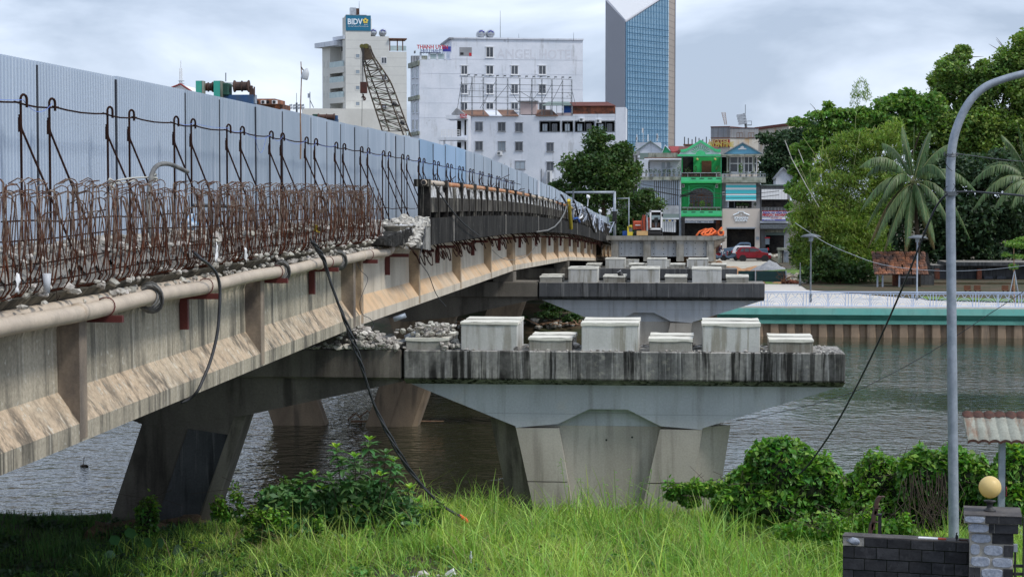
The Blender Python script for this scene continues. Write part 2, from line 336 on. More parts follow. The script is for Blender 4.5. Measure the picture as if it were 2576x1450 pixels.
M['culm'] = mat('bamboo_culm', (.22,.26,.10), (.3,.3,.15), scale=4, fine=.1, bump=0)
M['slate'] = mat('dark_slate_tile', (.035,.036,.04), (.052,.053,.058), scale=5, stretch=(1,1,2), rough=.7, fine=.12, rnd=.22, streak=(.075,.075,.08), s_scale=(14,14,5), s_lo=.58, s_hi=.64, s_amt=.5, bump=.2)
M['mortar'] = mat('pale_mortar', (.38,.36,.32), (.28,.27,.25), scale=8, fine=.15, bump=.3)
M['gluespot'] = mat('blue_white_adhesive', (.38,.42,.50), (.28,.32,.40), scale=14, fine=.2, f_scale=40, bump=.4, stain=(.15,.15,.16), st_scale=10, st_amt=.4)
M['captop'] = mat('grimy_wall_coping', (.10,.09,.085), (.055,.05,.05), scale=5, stain=(.4,.38,.35), st_scale=6, st_lo=.62, st_hi=.7, st_amt=.7, fine=.2)
M['globe'] = mat('cream_lamp_globe', (.80,.62,.30), (.78,.58,.27), scale=2, rough=.45, fine=.01, bump=0, trans=.25)
M['iron'] = mat('black_iron', (.018,.018,.02), (.03,.03,.032), scale=5, rough=.55, fine=.1)
M['roofsheet'] = mat('cream_roof_sheet_rusted', (.36,.38,.33), (.27,.28,.24), scale=4, rough=.6, fine=.15, streak=(.22,.10,.05), s_scale=(9,2,1.5), s_amt=.7)
M['rustedge'] = mat('rust_edge', (.095,.04,.028), (.055,.028,.022), scale=9, fine=.2)
M['tile_red'] = mat('clay_roof_tile', (.30,.12,.06), (.09,.055,.045), scale=1.6, fine=.25, f_scale=9, rnd=.4, bump=.1)
M['orange'] = mat('orange_duct', (.78,.16,.035), (.7,.13,.03), scale=2, rough=.5, fine=.04, bump=0)
M['exc_orange'] = mat('faded_orange_machine_paint', (.50,.085,.035), (.36,.07,.035), scale=2.5, fine=.15, f_scale=8, stain=(.1,.05,.04), st_scale=4, st_amt=.6, bump=0)
M['yellow'] = mat('yellow_machine_paint', (.65,.52,.05), (.55,.42,.04), scale=2, fine=.1, bump=0)
M['tan'] = mat('tan_board', (.56,.36,.16), (.48,.30,.14), scale=3, fine=.1, bump=0)
M['carred'] = mat('dark_red_car_paint', (.22,.006,.014), rough=.22, metal=.3, fine=0, bump=0, spec=.6)
M['carwhite'] = mat('white_car_paint', (.68,.70,.74), rough=.25, fine=0, bump=0)
M['carblue'] = mat('grey_blue_car_paint', (.10,.15,.22), rough=.25, metal=.4, fine=0, bump=0)
M['rubber'] = mat('black_rubber', (.015,.015,.017), rough=.8, fine=.1, bump=0)
M['alloy'] = mat('alloy_wheel', (.5,.51,.53), rough=.3, metal=.6, fine=0, bump=0)
M['tailred'] = mat('red_lamp_lens', (.5,.02,.02), rough=.2, fine=0, bump=0)
M['cranelt'] = mat('rusty_crane_steel', (.10,.075,.05), (.06,.045,.035), scale=3, fine=.2, bump=0)
M['cranegr'] = mat('pale_green_crane_steel', (.30,.38,.32), (.14,.12,.08), scale=2, fine=.1, bump=0)
M['winch'] = mat('brown_rusty_drum', (.10,.05,.035), (.055,.035,.03), scale=3, fine=.2, bump=0)
M['tealpaint'] = mat('turquoise_machine_paint', (.05,.42,.32), (.05,.36,.28), scale=2, fine=.06, stain=(.2,.2,.1), st_scale=3, st_amt=.3, bump=0)
M['navy'] = mat('blue_machine_paint', (.03,.09,.22), (.06,.09,.13), scale=2, fine=.1, bump=0)
M['dgreen'] = mat('dark_green_machine_paint', (.025,.10,.075), (.02,.06,.05), scale=3, fine=.1, bump=0)
M['steelgrey'] = mat('shiny_steel', (.5,.52,.55), (.35,.37,.4), scale=2, rough=.3, metal=.6, fine=.04, bump=0)
M['bidv'] = mat('teal_sign', (.012,.15,.26), rough=.5, fine=0, bump=0)
M['signwhite'] = mat('white_letters', (.78,.85,.92), rough=.5, fine=0, bump=0)
M['yellowsign'] = mat('yellow_emblem', (.75,.58,.10), rough=.5, fine=0, bump=0)
M['signred'] = mat('red_letters', (.5,.02,.03), rough=.5, fine=0, bump=0)
M['signblue'] = mat('blue_letters', (.05,.06,.35), rough=.5, fine=0, bump=0)
M['faint'] = mat('faded_letter_ghost', (.63,.65,.71), (.57,.59,.65), scale=2, fine=.03, bump=0)
M['cyan'] = mat('turquoise_awning', (.08,.55,.62), rough=.7, fine=.02, bump=0)
M['roofred'] = mat('red_roof', (.30,.04,.04), (.22,.04,.035), scale=1, fine=.1, bump=0)
M['glazepink'] = mat('pinkish_wall', (.55,.45,.44), (.5,.4,.4), scale=1, fine=.05, bump=0)
M['plastic'] = mat('milky_plastic', (.65,.68,.72), rough=.4, fine=0, bump=0, trans=.3)
M['bamboopole'] = mat('weathered_bamboo_pole', (.24,.13,.08), (.36,.24,.15), scale=6, fine=.15, bump=0)
M['leaf_mid'] = mat('tree_leaves_mid', (.075,.135,.035), (.045,.095,.028), scale=.5, rough=.55, fine=0, bump=0, isl=.45, trans=.25)
M['leaf_dark'] = mat('tree_leaves_dark', (.05,.095,.04), (.03,.065,.03), scale=.5, rough=.55, fine=0, bump=0, isl=.4, trans=.2)
M['leaf_light'] = mat('tree_leaves_light', (.17,.30,.06), (.11,.22,.045), scale=.5, rough=.5, fine=0, bump=0, isl=.4, trans=.3)
M['leaf_bamboo'] = mat('bamboo_leaves', (.22,.31,.06), (.13,.22,.04), scale=.35, rough=.6, fine=0, bump=0, isl=.4, trans=.35)
M['leaf_big'] = mat('big_tree_leaves', (.20,.30,.06), (.10,.18,.04), scale=.3, rough=.55, fine=0, bump=0, isl=.45, trans=.3)
M['leaf_palm'] = mat('palm_leaflets', (.10,.165,.06), (.06,.115,.04), scale=.5, rough=.45, fine=0, bump=0, isl=.3, trans=.2)
M['leaf_palm_dry'] = mat('dry_palm_leaflets', (.30,.24,.13), (.2,.16,.09), scale=.5, rough=.7, fine=0, bump=0, isl=.3, trans=.2)
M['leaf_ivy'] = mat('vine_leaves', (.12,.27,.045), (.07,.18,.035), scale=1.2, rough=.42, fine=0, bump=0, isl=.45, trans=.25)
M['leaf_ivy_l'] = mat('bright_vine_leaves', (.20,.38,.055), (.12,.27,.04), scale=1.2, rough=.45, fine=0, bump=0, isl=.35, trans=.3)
M['leaf_shrub'] = mat('shrub_leaves', (.11,.24,.075), (.07,.17,.06), scale=1.5, rough=.4, fine=0, bump=0, isl=.3, trans=.2)
M['leaf_new'] = mat('new_shrub_leaves', (.30,.52,.07), (.22,.42,.06), scale=2, rough=.4, fine=0, bump=0, isl=.25, trans=.35)
M['leaf_taro'] = mat('taro_leaves', (.09,.22,.10), (.06,.16,.08), scale=2, rough=.4, fine=0, bump=0, isl=.2, trans=.15)
M['grass_l'] = mat('tall_grass', (.40,.56,.13), (.22,.39,.08), scale=.8, rough=.6, fine=0, bump=0, isl=.4, trans=.35)
M['grass_d'] = mat('shade_painted_grass', (.09,.19,.05), (.05,.12,.035), scale=.8, rough=.6, fine=0, bump=0, isl=.4, trans=.3)  # darker copy of the grass, shade of the bridge put into its colour
M['stem'] = mat('dark_stems', (.05,.035,.03), (.08,.06,.045), scale=6, fine=.1, bump=0)

for n_ in ('beam','parapet','cap_dark','cap_old','rebar','rebar2','dark','soffit','cap','slate','dark_core' if 'dark_core' in M else 'bark'): dk(n_)
# ================================================================ WATER AND GROUND
def water_mat():
    m = bpy.data.materials.new('river_water'); m.use_nodes = True; t = m.node_tree; N = t.nodes; L = t.links
    bs = N['Principled BSDF']; bs.inputs['Roughness'].default_value = .04; bs.inputs['IOR'].default_value = 1.75
    geo = N.new('ShaderNodeNewGeometry')
    def nz(sc_, st, det, rot=0, loc=(0,0,0), ro=.5):
        mp = N.new('ShaderNodeMapping'); mp.inputs['Scale'].default_value = st; mp.inputs['Rotation'].default_value = (0,0,rot); mp.inputs['Location'].default_value = loc
        L.new(geo.outputs['Position'], mp.inputs[0]); n = N.new('ShaderNodeTexNoise'); n.inputs['Scale'].default_value = sc_; n.inputs['Detail'].default_value = det; n.inputs['Roughness'].default_value = ro
        L.new(mp.outputs[0], n.inputs['Vector']); return n.outputs[0]
    r = N.new('ShaderNodeMix'); r.data_type = 'RGBA'; L.new(nz(.06,(1,1,1),3), r.inputs[0])
    r.inputs[6].default_value = (.020,.026,.013,1); r.inputs[7].default_value = (.035,.035,.018,1); L.new(r.outputs[2], bs.inputs['Base Color'])
    a = nz(2.4, (1,1,1), 3, .15); b = nz(.8, (.9,1,1), 2, -.2, (5,1,0)); c = nz(.035, (1,1.6,1), 3, .3, (2,8,0))
    s = N.new('ShaderNodeMath'); s.operation = 'MULTIPLY_ADD'; L.new(b, s.inputs[0]); s.inputs[1].default_value = 1.2; L.new(a, s.inputs[2])
    k = N.new('ShaderNodeMapRange'); L.new(c, k.inputs[0]); k.inputs[1].default_value = .38; k.inputs[2].default_value = .6; k.inputs[3].default_value = .12; k.inputs[4].default_value = .75
    bp = N.new('ShaderNodeBump'); bp.inputs['Distance'].default_value = .2
    sp = N.new('ShaderNodeSeparateXYZ'); L.new(geo.outputs['Position'], sp.inputs[0]); f2 = N.new('ShaderNodeMapRange'); L.new(sp.outputs[1], f2.inputs[0]); f2.inputs[1].default_value = 78; f2.inputs[2].default_value = 98; f2.inputs[3].default_value = 1; f2.inputs[4].default_value = .4
    kk = N.new('ShaderNodeMath'); kk.operation = 'MULTIPLY'; L.new(k.outputs[0], kk.inputs[0]); L.new(f2.outputs[0], kk.inputs[1]); L.new(kk.outputs[0], bp.inputs['Strength']); L.new(s.outputs[0], bp.inputs['Height'])
    L.new(bp.outputs[0], bs.inputs['Normal']); return m
M['water'] = water_mat()
w_ = MB(); w_.add([(-900,-60,0),(700,-60,0),(700,1500,0),(-900,1500,0)], [(0,1,2,3)]); struct('river_water', w_, M['water'])

def fb(x, y, s=1.0, z=0): return noise.fractal(Vector((x*s, y*s, z)), 1.0, 2.0, 4)
def gz(x, y):
    t = min(1, max(0, (x + 7.5) / 3.5)); t = t*t*(3-2*t)
    z = 2.34 + .36*t - .045*(y - 27) + .10*fb(x, y, .5) 
    ye = 35.9 + .5*fb(x, 3, .45) + (0.3 if x < -6 else 0)
    if x > 3: ye -= min(4.2, (x-3)*1.4)
    if y > ye:
        k = min(1, (y - ye)/1.9); z = z*(1-k**.8) - .7*k
    return z
xs = np.arange(-24, 22, .3); ys = np.arange(14, 40.2, .3)
vv = np.array([(x, y, gz(x, y) + .05*fb(x, y, 2.2)) for y in ys for x in xs]); nx = len(xs)
ii = np.array([(j*nx+i, j*nx+i+1, (j+1)*nx+i+1, (j+1)*nx+i) for j in range(len(ys)-1) for i in range(nx-1)])
struct('river_bank', np_mesh('river_bank', vv, ii, True), M['soil'])

# far bank: flat town ground, street, sand, lawn
YB = P(2000, 843, 112).y
ZP = 1.72
mb = MB(); mb.box(-700, 1500, 119, 8000, -1, 1.50); struct('town_ground', mb, M['farsoil'])
# natural bank left of the promenade, under the bridge
xs = np.arange(-60, 4.0, .8); ys = np.arange(106, 132, .8)
def fz(x, y):
    e = 112 + 2.2*fb(x, 1, .12); k = min(1, max(0, (y - e)/9.0)); return -.6 + 2.2*k**.7 + .30*fb(x, y, .45)*(.3+k)
vv = np.array([(x, y, fz(x, y)) for y in ys for x in xs]); nx = len(xs)
ii = np.array([(j*nx+i, j*nx+i+1, (j+1)*nx+i+1, (j+1)*nx+i) for j in range(len(ys)-1) for i in range(nx-1)])
struct('far_river_bank', np_mesh('far_bank', vv, ii, True), M['farsoil'])
mb = MB(); mb.box(2.6, 90, 112.9, 143.5, .9, ZP); struct('promenade_paving', mb, M['plaza'])
# street and the sandy works ground
mb = MB(); mb.box(-60, 120, 176, 216.6, 1.40, 1.56); struct('street', mb, M['road'])
xs = np.arange(-4, 17.0, .35); ys = np.arange(143.6, 181, .5)
def sz(x, y):
    h = 1.62 + .42*max(0, fb(x, y, .35)) + .15*fb(x, y, 1.3); k = min(1, max(0, (180.5 - y)/4)); k2 = min(1, max(0, (16.5-x)/3)); return 1.45 + (h-1.45)*k*k2
vv = np.array([(x, y, sz(x, y)) for y in ys for x in xs]); nx = len(xs)
ii = np.array([(j*nx+i, j*nx+i+1, (j+1)*nx+i+1, (j+1)*nx+i) for j in range(len(ys)-1) for i in range(nx-1)])
struct('sandy_ground', np_mesh('sand', vv, ii, True), M['sand'])
def mound(name, cx, cy, rx, ry, h, z0, mt, label, cat, seed=1, stuff=False):
    n = 28; V = []; 
    for j in range(n+1):
        for i in range(n+1):
            u, v = i/n*2-1, j/n*2-1; d = math.hypot(u, v)
            z = max(0, 1-d)**.9*h*(1+.25*fb(u*3+seed, v*3, 1)) 
            V.append((cx+u*rx, cy+v*ry, z0 + z + .05*h*fb(u*9+seed, v*9) - (.1 if d > 1 else 0)))
    Q = np.array([(j*(n+1)+i, j*(n+1)+i+1, (j+1)*(n+1)+i+1, (j+1)*(n+1)+i) for j in range(n) for i in range(n)])
    return tag(put(name, np_mesh(name, np.array(V), Q, True), mt), label, cat)
p = P(1805, 660, 170); mound('sand_heap', p.x, 168, 1.6, 2.4, 1.1, 1.6, M['sand'], 'orange sand heap beside the end of the concrete girders', 'sand heap', 3)
p = P(1850, 672, 160); mound('sand_mound', p.x+.2, 160, 2.0, 2.5, .5, 1.65, M['sand'], 'low spread-out mound of orange sand behind the green corrugated barrier', 'sand heap', 6)
p = P(1937, 660, 172); mound('gravel_heap', p.x, 172, 2.0, 2.6, 1.05, 1.5, M['gravel'], 'grey gravel heap in front of the dark red hatchback', 'gravel heap', 9)
xs = np.arange(6.5, 16, .4); ys = np.arange(144, 170, .5)
vv = np.array([(x, y, 1.70 + .55*max(0, 1-((x-11)/5)**2)*max(0,1-((y-158)/13)**2) + .06*fb(x,y,1.5)) for y in ys for x in xs]); nx = len(xs)
ii = np.array([(j*nx+i, j*nx+i+1, (j+1)*nx+i+1, (j+1)*nx+i) for j in range(len(ys)-1) for i in range(nx-1)])
struct('grass_verge', np_mesh('lawn', vv, ii, True), M['lawn'])

# ================================================================ OLD BRIDGE
YP = [2.0, 34.5, 67.0, 99.5, 132.0, 164.5, 197.0]
GP = [-2.50, -2.365, -2.57, -3.27, -4.36, -5.40, -6.10]
def g(Y):                                   # girder soffit (straight between piers), absolute z
    return H + float(np.interp(Y, YP, GP))
def gs(Y):                                  # smooth road profile
    Y = max(YP[0], min(YP[-1], Y)); i = max(0, min(5, int(np.searchsorted(YP, Y)) - 1))
    p0 = GP[max(0, i-1)]; p1 = GP[i]; p2 = GP[i+1]; p3 = GP[min(6, i+2)]
    t = (Y - YP[i])/(YP[i+1]-YP[i])
    return H + .5*((2*p1) + (-p0+p2)*t + (2*p0-5*p1+4*p2-p3)*t*t + (-p0+3*p1-3*p2+p3)*t**3)
bridge = thing('old_road_bridge', 'old concrete road bridge of cream girders with a black edge beam, deck half broken away', 'bridge', (-12, 34.5, 0))
def sec(xc):   # I-girder section about centre line
    h = [(-.33,0),(.33,0),(.33,.19),(.11,.50),(.10,1.12),(.16,1.30),(.22,1.44),(.26,1.5),(-.26,1.5),(-.22,1.44),(-.16,1.3),(-.1,1.12),(-.11,.5),(-.33,.19)]
    return [(xc + a, b) for a, b in h]
for i in range(5):
    Y0, Y1 = YP[i] + (.05 if i else -12), YP[i+1] - .05
    for k in range(6):
        xc = -6.33 - 2.27*k
        z0, z1 = g(YP[i]) , g(YP[i+1])
        if i == 0: z0 -= .06
        s_ = sec(xc); ny = 2
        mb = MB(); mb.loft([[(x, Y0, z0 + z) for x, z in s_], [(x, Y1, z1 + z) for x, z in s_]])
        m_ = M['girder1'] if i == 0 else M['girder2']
        if k: m_ = M['soffit'] if i else M['cap_old']  # inner girders take darker concrete, under-deck shade put into the colour
        gd = put('girder', mb, m_, bridge, 'streaked grey girder' if (i == 0 and k == 0) else ('cream girder' if k == 0 else 'inner girder with shade put into its dark colour'))
        if k == 0:
            L0 = YP[i]; st = 8.125
            for r in ([.35, 8.1, 16.2, 24.4, 32.15] if i else [8.2, 16.3, 24.4, 32.0]):
                Y = L0 + r; th = .24; z = g(Y)
                rb = MB(); a = xc + .10; b = xc + .33
                pr = [(a-.06, z+.02), (b+.004, z+.02), (b+.004, z+1.24), (a-.06, z+1.24)]
                rb.loft([[(x, Y-th/2, zz) for x, zz in pr], [(x, Y+th/2, zz) for x, zz in pr]])
                put('stiffener_rib', rb, M['rib1'] if i == 0 else M['rib2'], gd)
    # cross diaphragms between girders
    for r in (8.1, 16.2, 24.4):
        Y = YP[i] + r
        if Y < 10: continue
        mb = MB(); mb.box(-17.6, -6.5, Y-.12, Y+.12, g(Y)+.35, g(Y)+1.35); put('diaphragm', mb, M['soffit'], bridge)
# slab with overhang
ys = [-8] + list(np.arange(2, 197, 3.0))
mb = MB(); mb.loft([[(x, y, gs(y) + z) for x, z in [(-18.3,1.52),(-6.1,1.52),(-6.06,1.56),(-6.08,1.70),(-6.16,1.80),(-18.3,1.82)]] for y in ys if y < 38.6])
put('deck_slab', mb, M['slabtop'], bridge)
mb = MB(); mb.loft([[(x, y, gs(y) + z) for x, z in [(-18.3,1.52),(-5.75,1.52),(-5.75,1.80),(-18.3,1.82)]] for y in ys if y > 37.5]); put('deck_slab', mb, M['soffit'], bridge)
# rough rubble strip along the broken edge
def rubble_strip():
    xs = np.arange(-7.6, -6.02, .05); ys_ = np.arange(13.5, 41.5, .05); V = []
    for y in ys_:
        for x in xs:
            t = (x + 7.6)/1.78; n = fb(x, y, 3.0); n2 = fb(x, y, 9)
            z = 1.86 + .10*n*t + .035*n2
            if x > -6.2: z -= (x+6.2)*1.2*(1+n2*.7) 
            V.append((x + .02*n2, y, gs(y) + max(1.55, z)))
    nx = len(xs); Q = np.array([(j*nx+i, j*nx+i+1, (j+1)*nx+i+1, (j+1)*nx+i) for j in range(len(ys_)-1) for i in range(nx-1)])
    return np_mesh('broken_edge', np.array(V), Q)
put('broken_deck_edge', rubble_strip(), M['slabtop'], bridge)
def rocks(name, pts, mat_, lab, cat, kind='stuff', parent=None):
    mb = MB()
    for i, (c, r) in enumerate(pts): mb.rock(c, r, i*7+len(name), (R.uniform(.8,1.4), R.uniform(.8,1.3), R.uniform(.55,1)))
    o = put(name, mb, mat_, parent, lab, kind=kind)
    if cat: o['category'] = cat
    return o
pts = []
for i in range(900):
    y = R.uniform(14, 40.5); x = R.uniform(-7.4, -5.98) ; pts.append(((x, y, gs(y)+1.86+R.uniform(-.02,.06)), R.uniform(.02,.07)))
for i in range(160):
    y = R.uniform(14, 37); pts.append(((-5.93+R.uniform(-.05,.05), y, gs(y)+1.52+R.uniform(0,.12)), R.uniform(.02,.06)))
rocks('deck_rubble', pts, M['rubble'], 'loose grey rubble strewn along the broken deck edge', 'rubble')
# curved cove (fillet) under the overhang, with arc-shaped drip marks
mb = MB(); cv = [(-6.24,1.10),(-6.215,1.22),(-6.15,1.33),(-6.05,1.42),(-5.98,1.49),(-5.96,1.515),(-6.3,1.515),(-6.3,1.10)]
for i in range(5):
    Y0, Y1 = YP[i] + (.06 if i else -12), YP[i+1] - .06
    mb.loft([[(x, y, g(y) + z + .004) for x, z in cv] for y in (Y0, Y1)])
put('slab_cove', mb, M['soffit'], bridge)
# black edge beam
YE = 41.0
ys = [YE] + list(np.arange(42, 150, 3.0))
mb = MB(); mb.loft([[(x, y, gs(y) + z) for x, z in [(-5.85,1.36),(-5.50,1.36),(-5.50,1.95),(-5.85,1.95)]] for y in ys]); put('edge_beam', mb, M['beam'], bridge)
def lump(name, x0, x1, y0, y1, zf0, zf1, mt, amp=.05, s=6, n=.06, parent=bridge, label=None):
    # box of rough broken material, z limits as functions of y
    V = []; F_ = []; ny = max(3, int((y1-y0)/n)); 
    ring = []
    for j in range(ny+1):
        y = y0 + (y1-y0)*j/ny; a, b = zf0(y), zf1(y); pts = []
        m1 = 8
        for i in range(m1): pts.append((x0+(x1-x0)*i/m1, b))
        for i in range(m1): pts.append((x1, b+(a-b)*i/m1))
        for i in range(m1): pts.append((x1+(x0-x1)*i/m1, a))
        for i in range(m1): pts.append((x0, a+(b-a)*i/m1))
        ring.append([(px_+amp*fb(px_, y, s, pz*s), y+amp*.8*fb(px_+9, y, s, pz*s), pz+amp*fb(px_+5, y+3, s, pz*s)) for px_, pz in pts])
    mb = MB(); mb.loft(ring); return put(name, mb, mt, parent, label)
lump('edge_beam_stump', -5.86, -5.52, 38.9, 41.02, lambda y: gs(y)+1.24+.05*(41-y), lambda y: gs(y)+1.93-.23*(41-y), M['cap'], .010, 5, label='pale freshly broken end of the beam')
lump('edge_beam_stump', -6.5, -5.72, 35.8, 39.6, lambda y: gs(y)+1.46-.04*math.sin((y-36)*1.2), lambda y: gs(y)+1.62+.04*(y-36), M['beam'], .025, 8, label='dark torn slab nose')
lump('edge_beam_stump', -6.6, -5.75, 38.0, 41.0, lambda y: gs(y)+1.60, lambda y: gs(y)+1.70+.05*(y-38), M['broken'], .045, 9, label='pale broken concrete on the slab')
pts = []
for i in range(230):
    y = 41.0-2.3*R.random()**1.1; pts.append(((R.uniform(-6.3,-5.56), y, gs(y)+(1.93-.23*(41-y))*(1 if R.random()<.8 else .93)+R.uniform(-.03,.05)), R.uniform(.04,.12)))
rocks('broken_beam_rubble', pts, M['fresh'], 'jagged pale concrete at the broken end of the black edge beam', 'rubble')
# drip joint marks of beam
for Y in np.arange(45, 140, 13.5):
    mb = MB(); mb.box(-5.52, -5.485, Y-.03, Y+.03, gs(Y)+1.37, gs(Y)+1.99); put('joint_seal', mb, M['mortar'], bridge)
# parapet
par = thing('bridge_parapet', 'blackened concrete parapet with broken whitish top along the bridge edge', 'parapet', (-5.68, 60, gs(60)+1.95))
pm = []; YS = 41.2; k = 0; PIT = 1.553
Y = YS; nseg = 0
while Y < 146:
    zb = gs(Y) + 1.95; hh = gs(Y+PIT) - gs(Y)
    if Y < 118:
        mb = MB(); a, b = Y+.05, Y+PIT-.05
        mb.add([(-5.80,a,zb+.13),(-5.58,a,zb+.13),(-5.58,b,zb+hh+.13),(-5.80,b,zb+hh+.13),(-5.80,a,zb+.46),(-5.58,a,zb+.46),(-5.58,b,zb+hh+.46),(-5.80,b,zb+hh+.46)],
               [(0,3,2,1),(4,5,6,7),(0,1,5,4),(1,2,6,5),(2,3,7,6),(3,0,4,7)])
        put('parapet_panel', mb, M['parapet'], par)
        # ragged pale remains above
        V = []; n = 16
        top = [zb + .46 + (hh*i/n) + max(.05, .26 + .22*fb(Y*3+i*.35, 2, 1) - (.1 if i in (0,n) else 0)) for i in range(n+1)]
        mb = MB(); mb.loft([[(-5.76, Y+PIT*i/n, zb+hh*i/n+.45), (-5.60-.03*abs(fb(i,Y,1)), Y+PIT*i/n, zb+hh*i/n+.45), (-5.62-.05*abs(fb(i+3,Y,1)), Y+PIT*i/n, top[i]), (-5.74, Y+PIT*i/n, top[i]-.03)] for i in range(n+1)])
        put('broken_rail', mb, M['broken'], par)
    mb = MB(); tall = (nseg % 2 == 0)
    hgt = .86 if tall else .70
    mb.box(-5.83, -5.55, Y-.055, Y+.055, zb-.004, zb+hgt*(1 if Y < 100 else .85)); 
    if tall: mb.box(-5.9, -5.545, Y-.07-.12, Y+.07, zb+hgt-.16, zb+hgt+.004)
    put('parapet_post', mb, M['parapet'], par)
    Y += PIT; nseg += 1
mb = MB(); mb.tube([(-5.66, y, gs(y)+2.74) for y in np.linspace(40.9, 44.9, 4)], .062, 12); o = put('rail_pipe', mb, M['pipe'], par, 'clean beige front length of the rail pipe', smooth=True)
mb = MB(); mb.tube([(-5.66, 40.885, gs(41)+2.74),(-5.66, 40.90, gs(41)+2.74)], .052, 12); put('pipe_bore', mb, M['black'], par)
for a, b in ((45.2,48.4),(48.7,54),(54.3,61),(61.3,70),(70.3,84),(84.3,98)):
    mb = MB(); mb.tube([(-5.66, y, gs(y)+2.73) for y in np.linspace(a, b, 5)], .06, 10); put('rail_pipe', mb, M['pipe_rust'] if a < 66 or a > 75 else M['pipe'], par, 'rusty length of the rail pipe' if a < 66 or a > 75 else None, smooth=True)
# hanging reinforcement under the beam
mb = MB()
for i in range(120):
    y = 38 + 95*(R.random()**1.3); z = gs(y)+1.37; l = R.uniform(.3,.85); a = R.uniform(-.9,.9)
    x = -5.55 + R.uniform(-.25,.12)
    pts = [(x-.1,y,z)]; 
    for q in range(1, 7):
        t = q/6; pts.append((x + .1*math.sin(t*3), y + a*l*t + .1*math.sin(t*5+i), z - l*.55*math.sin(t*2.6)))
    mb.tube(pts, .014, 4, False)
o = put('hanging_rebar', mb, M['rebar'], bridge, kind='stuff')
# brackets
def bracket(Y, arm=.42, drop=.30):
    mb = MB(); z = gs(Y) + 1.17
    mb.box(-6.22, -6.12, Y-.035, Y+.035, z-.10-drop, z-.02); mb.box(-6.22, -6.22+arm+.08, Y-.035, Y+.035, z-.02, z+.05)
    put('pipe_bracket', mb, M['redsteel'], bridge)
for i in range(30):
    Y = 18.75 + 4.05*i
    bracket(Y)
# beige service pipe
def zpipe(y): return gs(y) + 1.17 + .05 + .088
pipe = thing('service_pipe', 'long beige service pipe clamped along the side of the streaked girder', 'pipe', (-5.92, 26, zpipe(26)))
mb = MB(); mb.tube([(-5.90, y, zpipe(y) + .012*math.sin(y*1.3)) for y in np.arange(12, 37.6, .7)], .086, 16); put('pipe_run', mb, M['pipe'], pipe, smooth=True)
mb = MB(); mb.tube([(-5.90-.12*(y-37.5), y, zpipe(y)+ .02*(y-37.5)) for y in np.arange(37.5, 41, .7)], .083, 14); put('pipe_run', mb, M['pipe'], pipe, 'shaded far length of the pipe', smooth=True)
for yy in (17.9, 23.2, 30.1, 34.2):
    mb = MB(); mb.tube([(-5.90, yy-.05, zpipe(yy)), (-5.90, yy+.05, zpipe(yy))], .098, 14); put('pipe_collar', mb, M['pipe'], pipe, smooth=True)
def clamp(Y, m_, par_, r=.10, w=.010):
    mb = MB(); mb.tube([(-5.90+r*math.cos(a), Y+.015*math.sin(a*2), zpipe(Y)+r*math.sin(a)) for a in np.linspace(-2.2, 2.6, 14)], w, 5, False); put('clamp', mb, m_, par_, smooth=True)
for Y in (18.75, 22.8, 26.9, 30.9, 35.0): clamp(Y, M['redsteel'], pipe, .098, .007)
for Y in (20.3, 27.1, 31.8):     # tangles of tape around the pipe
    mb = MB()
    for q in range(5):
        r_ = .10+.014*q
        mb.tube([(-5.90+r_*math.cos(a), Y+.05*math.sin(a*1.5+q)+.02*q, zpipe(Y)+r_*math.sin(a)*1.1) for a in np.linspace(-2.6, 2.9, 16)], .013, 5, False)
    solo('cable_tie_tangle', mb, M['cable_grey'], {20.3:'grey tangle of cable ties nearest the left edge, round the beige pipe', 27.1:'grey tangle of cable ties round the middle of the beige pipe', 31.8:'grey tangle of cable ties near the far end of the beige pipe'}[Y], 'cable tie', 'cable tie tangles round the pipe', smooth=True)
# second pipe just above, left
mb = MB(); mb.tube([(-6.03, y, zpipe(y)+.055) for y in np.arange(12, 24.2, .7)], .072, 12)
solo('old_pipe', mb, M['pipe'], 'stained beige pipe tucked behind and above the long service pipe', 'pipe', smooth=True)
pts = []
for i in range(420):
    a = R.random(); y = 17 + 20*a**.7
    if R.random() < .55: y = R.choice([27.5, 30, 31, 33, 34, 35.2]) + R.uniform(-1, 1.2)
    pts.append(((-5.97+R.uniform(-.07,.03), y, zpipe(y)+.075+R.uniform(0,.05)), R.uniform(.02,.055)))
for y in (19.2,19.35,19.5,19.7,19.9): pts.append(((-5.98,y,zpipe(y)+.11), .06))
rocks('pipe_rubble', pts, M['rubble'], 'grey stone chips lying on top of the beige pipe', 'rubble')

# rebar cage along the near broken edge
cage = thing('rebar_cage', 'dense fence of bent rusty reinforcing bars sticking up from the broken deck edge', 'reinforcing bars', (-5.95, 25, gs(25)+1.5))
def bar_mesh(seed, inner=False):
    rr = random.Random(seed); mb = MB(); lean = rr.gauss(0, .08); bow = rr.gauss(0,.03); top = rr.uniform(.66, .92) if rr.random() < .6 else rr.uniform(.85, 1.04)
    x0 = -.20 if inner else 0
    pts = [(x0-.34, 0, .02), (x0-.17, 0, -.015), (x0-.05, 0, .02), (x0-.005, 0, .09)]
    for t in (.25, .5, .75, 1): pts.append((x0 + bow*math.sin(t*3)+rr.gauss(0,.008), lean*t+bow*math.sin(t*2), .09 + (top-.09)*t))
    q = pts[-1]
    hd = rr.random()
    if hd < .34:
        s = -1; l = rr.uniform(.03,.11); dy = rr.uniform(-.06,.06)
        pts += [(q[0]+s*.02, q[1]+dy*.2, q[2]+.03), (q[0]+s*.06, q[1]+dy*.6, q[2]+.045), (q[0]+s*(.06+l), q[1]+dy*1.6, q[2]+.03-rr.random()*.04)]
    elif hd < .42:
        pts += [(q[0]+.03, q[1]+.01, q[2]+.02), (q[0]+.10, q[1]+.03, q[2]+.03)]
    mb.tube(pts, .0062, 5, False); return mb.mesh('bar')
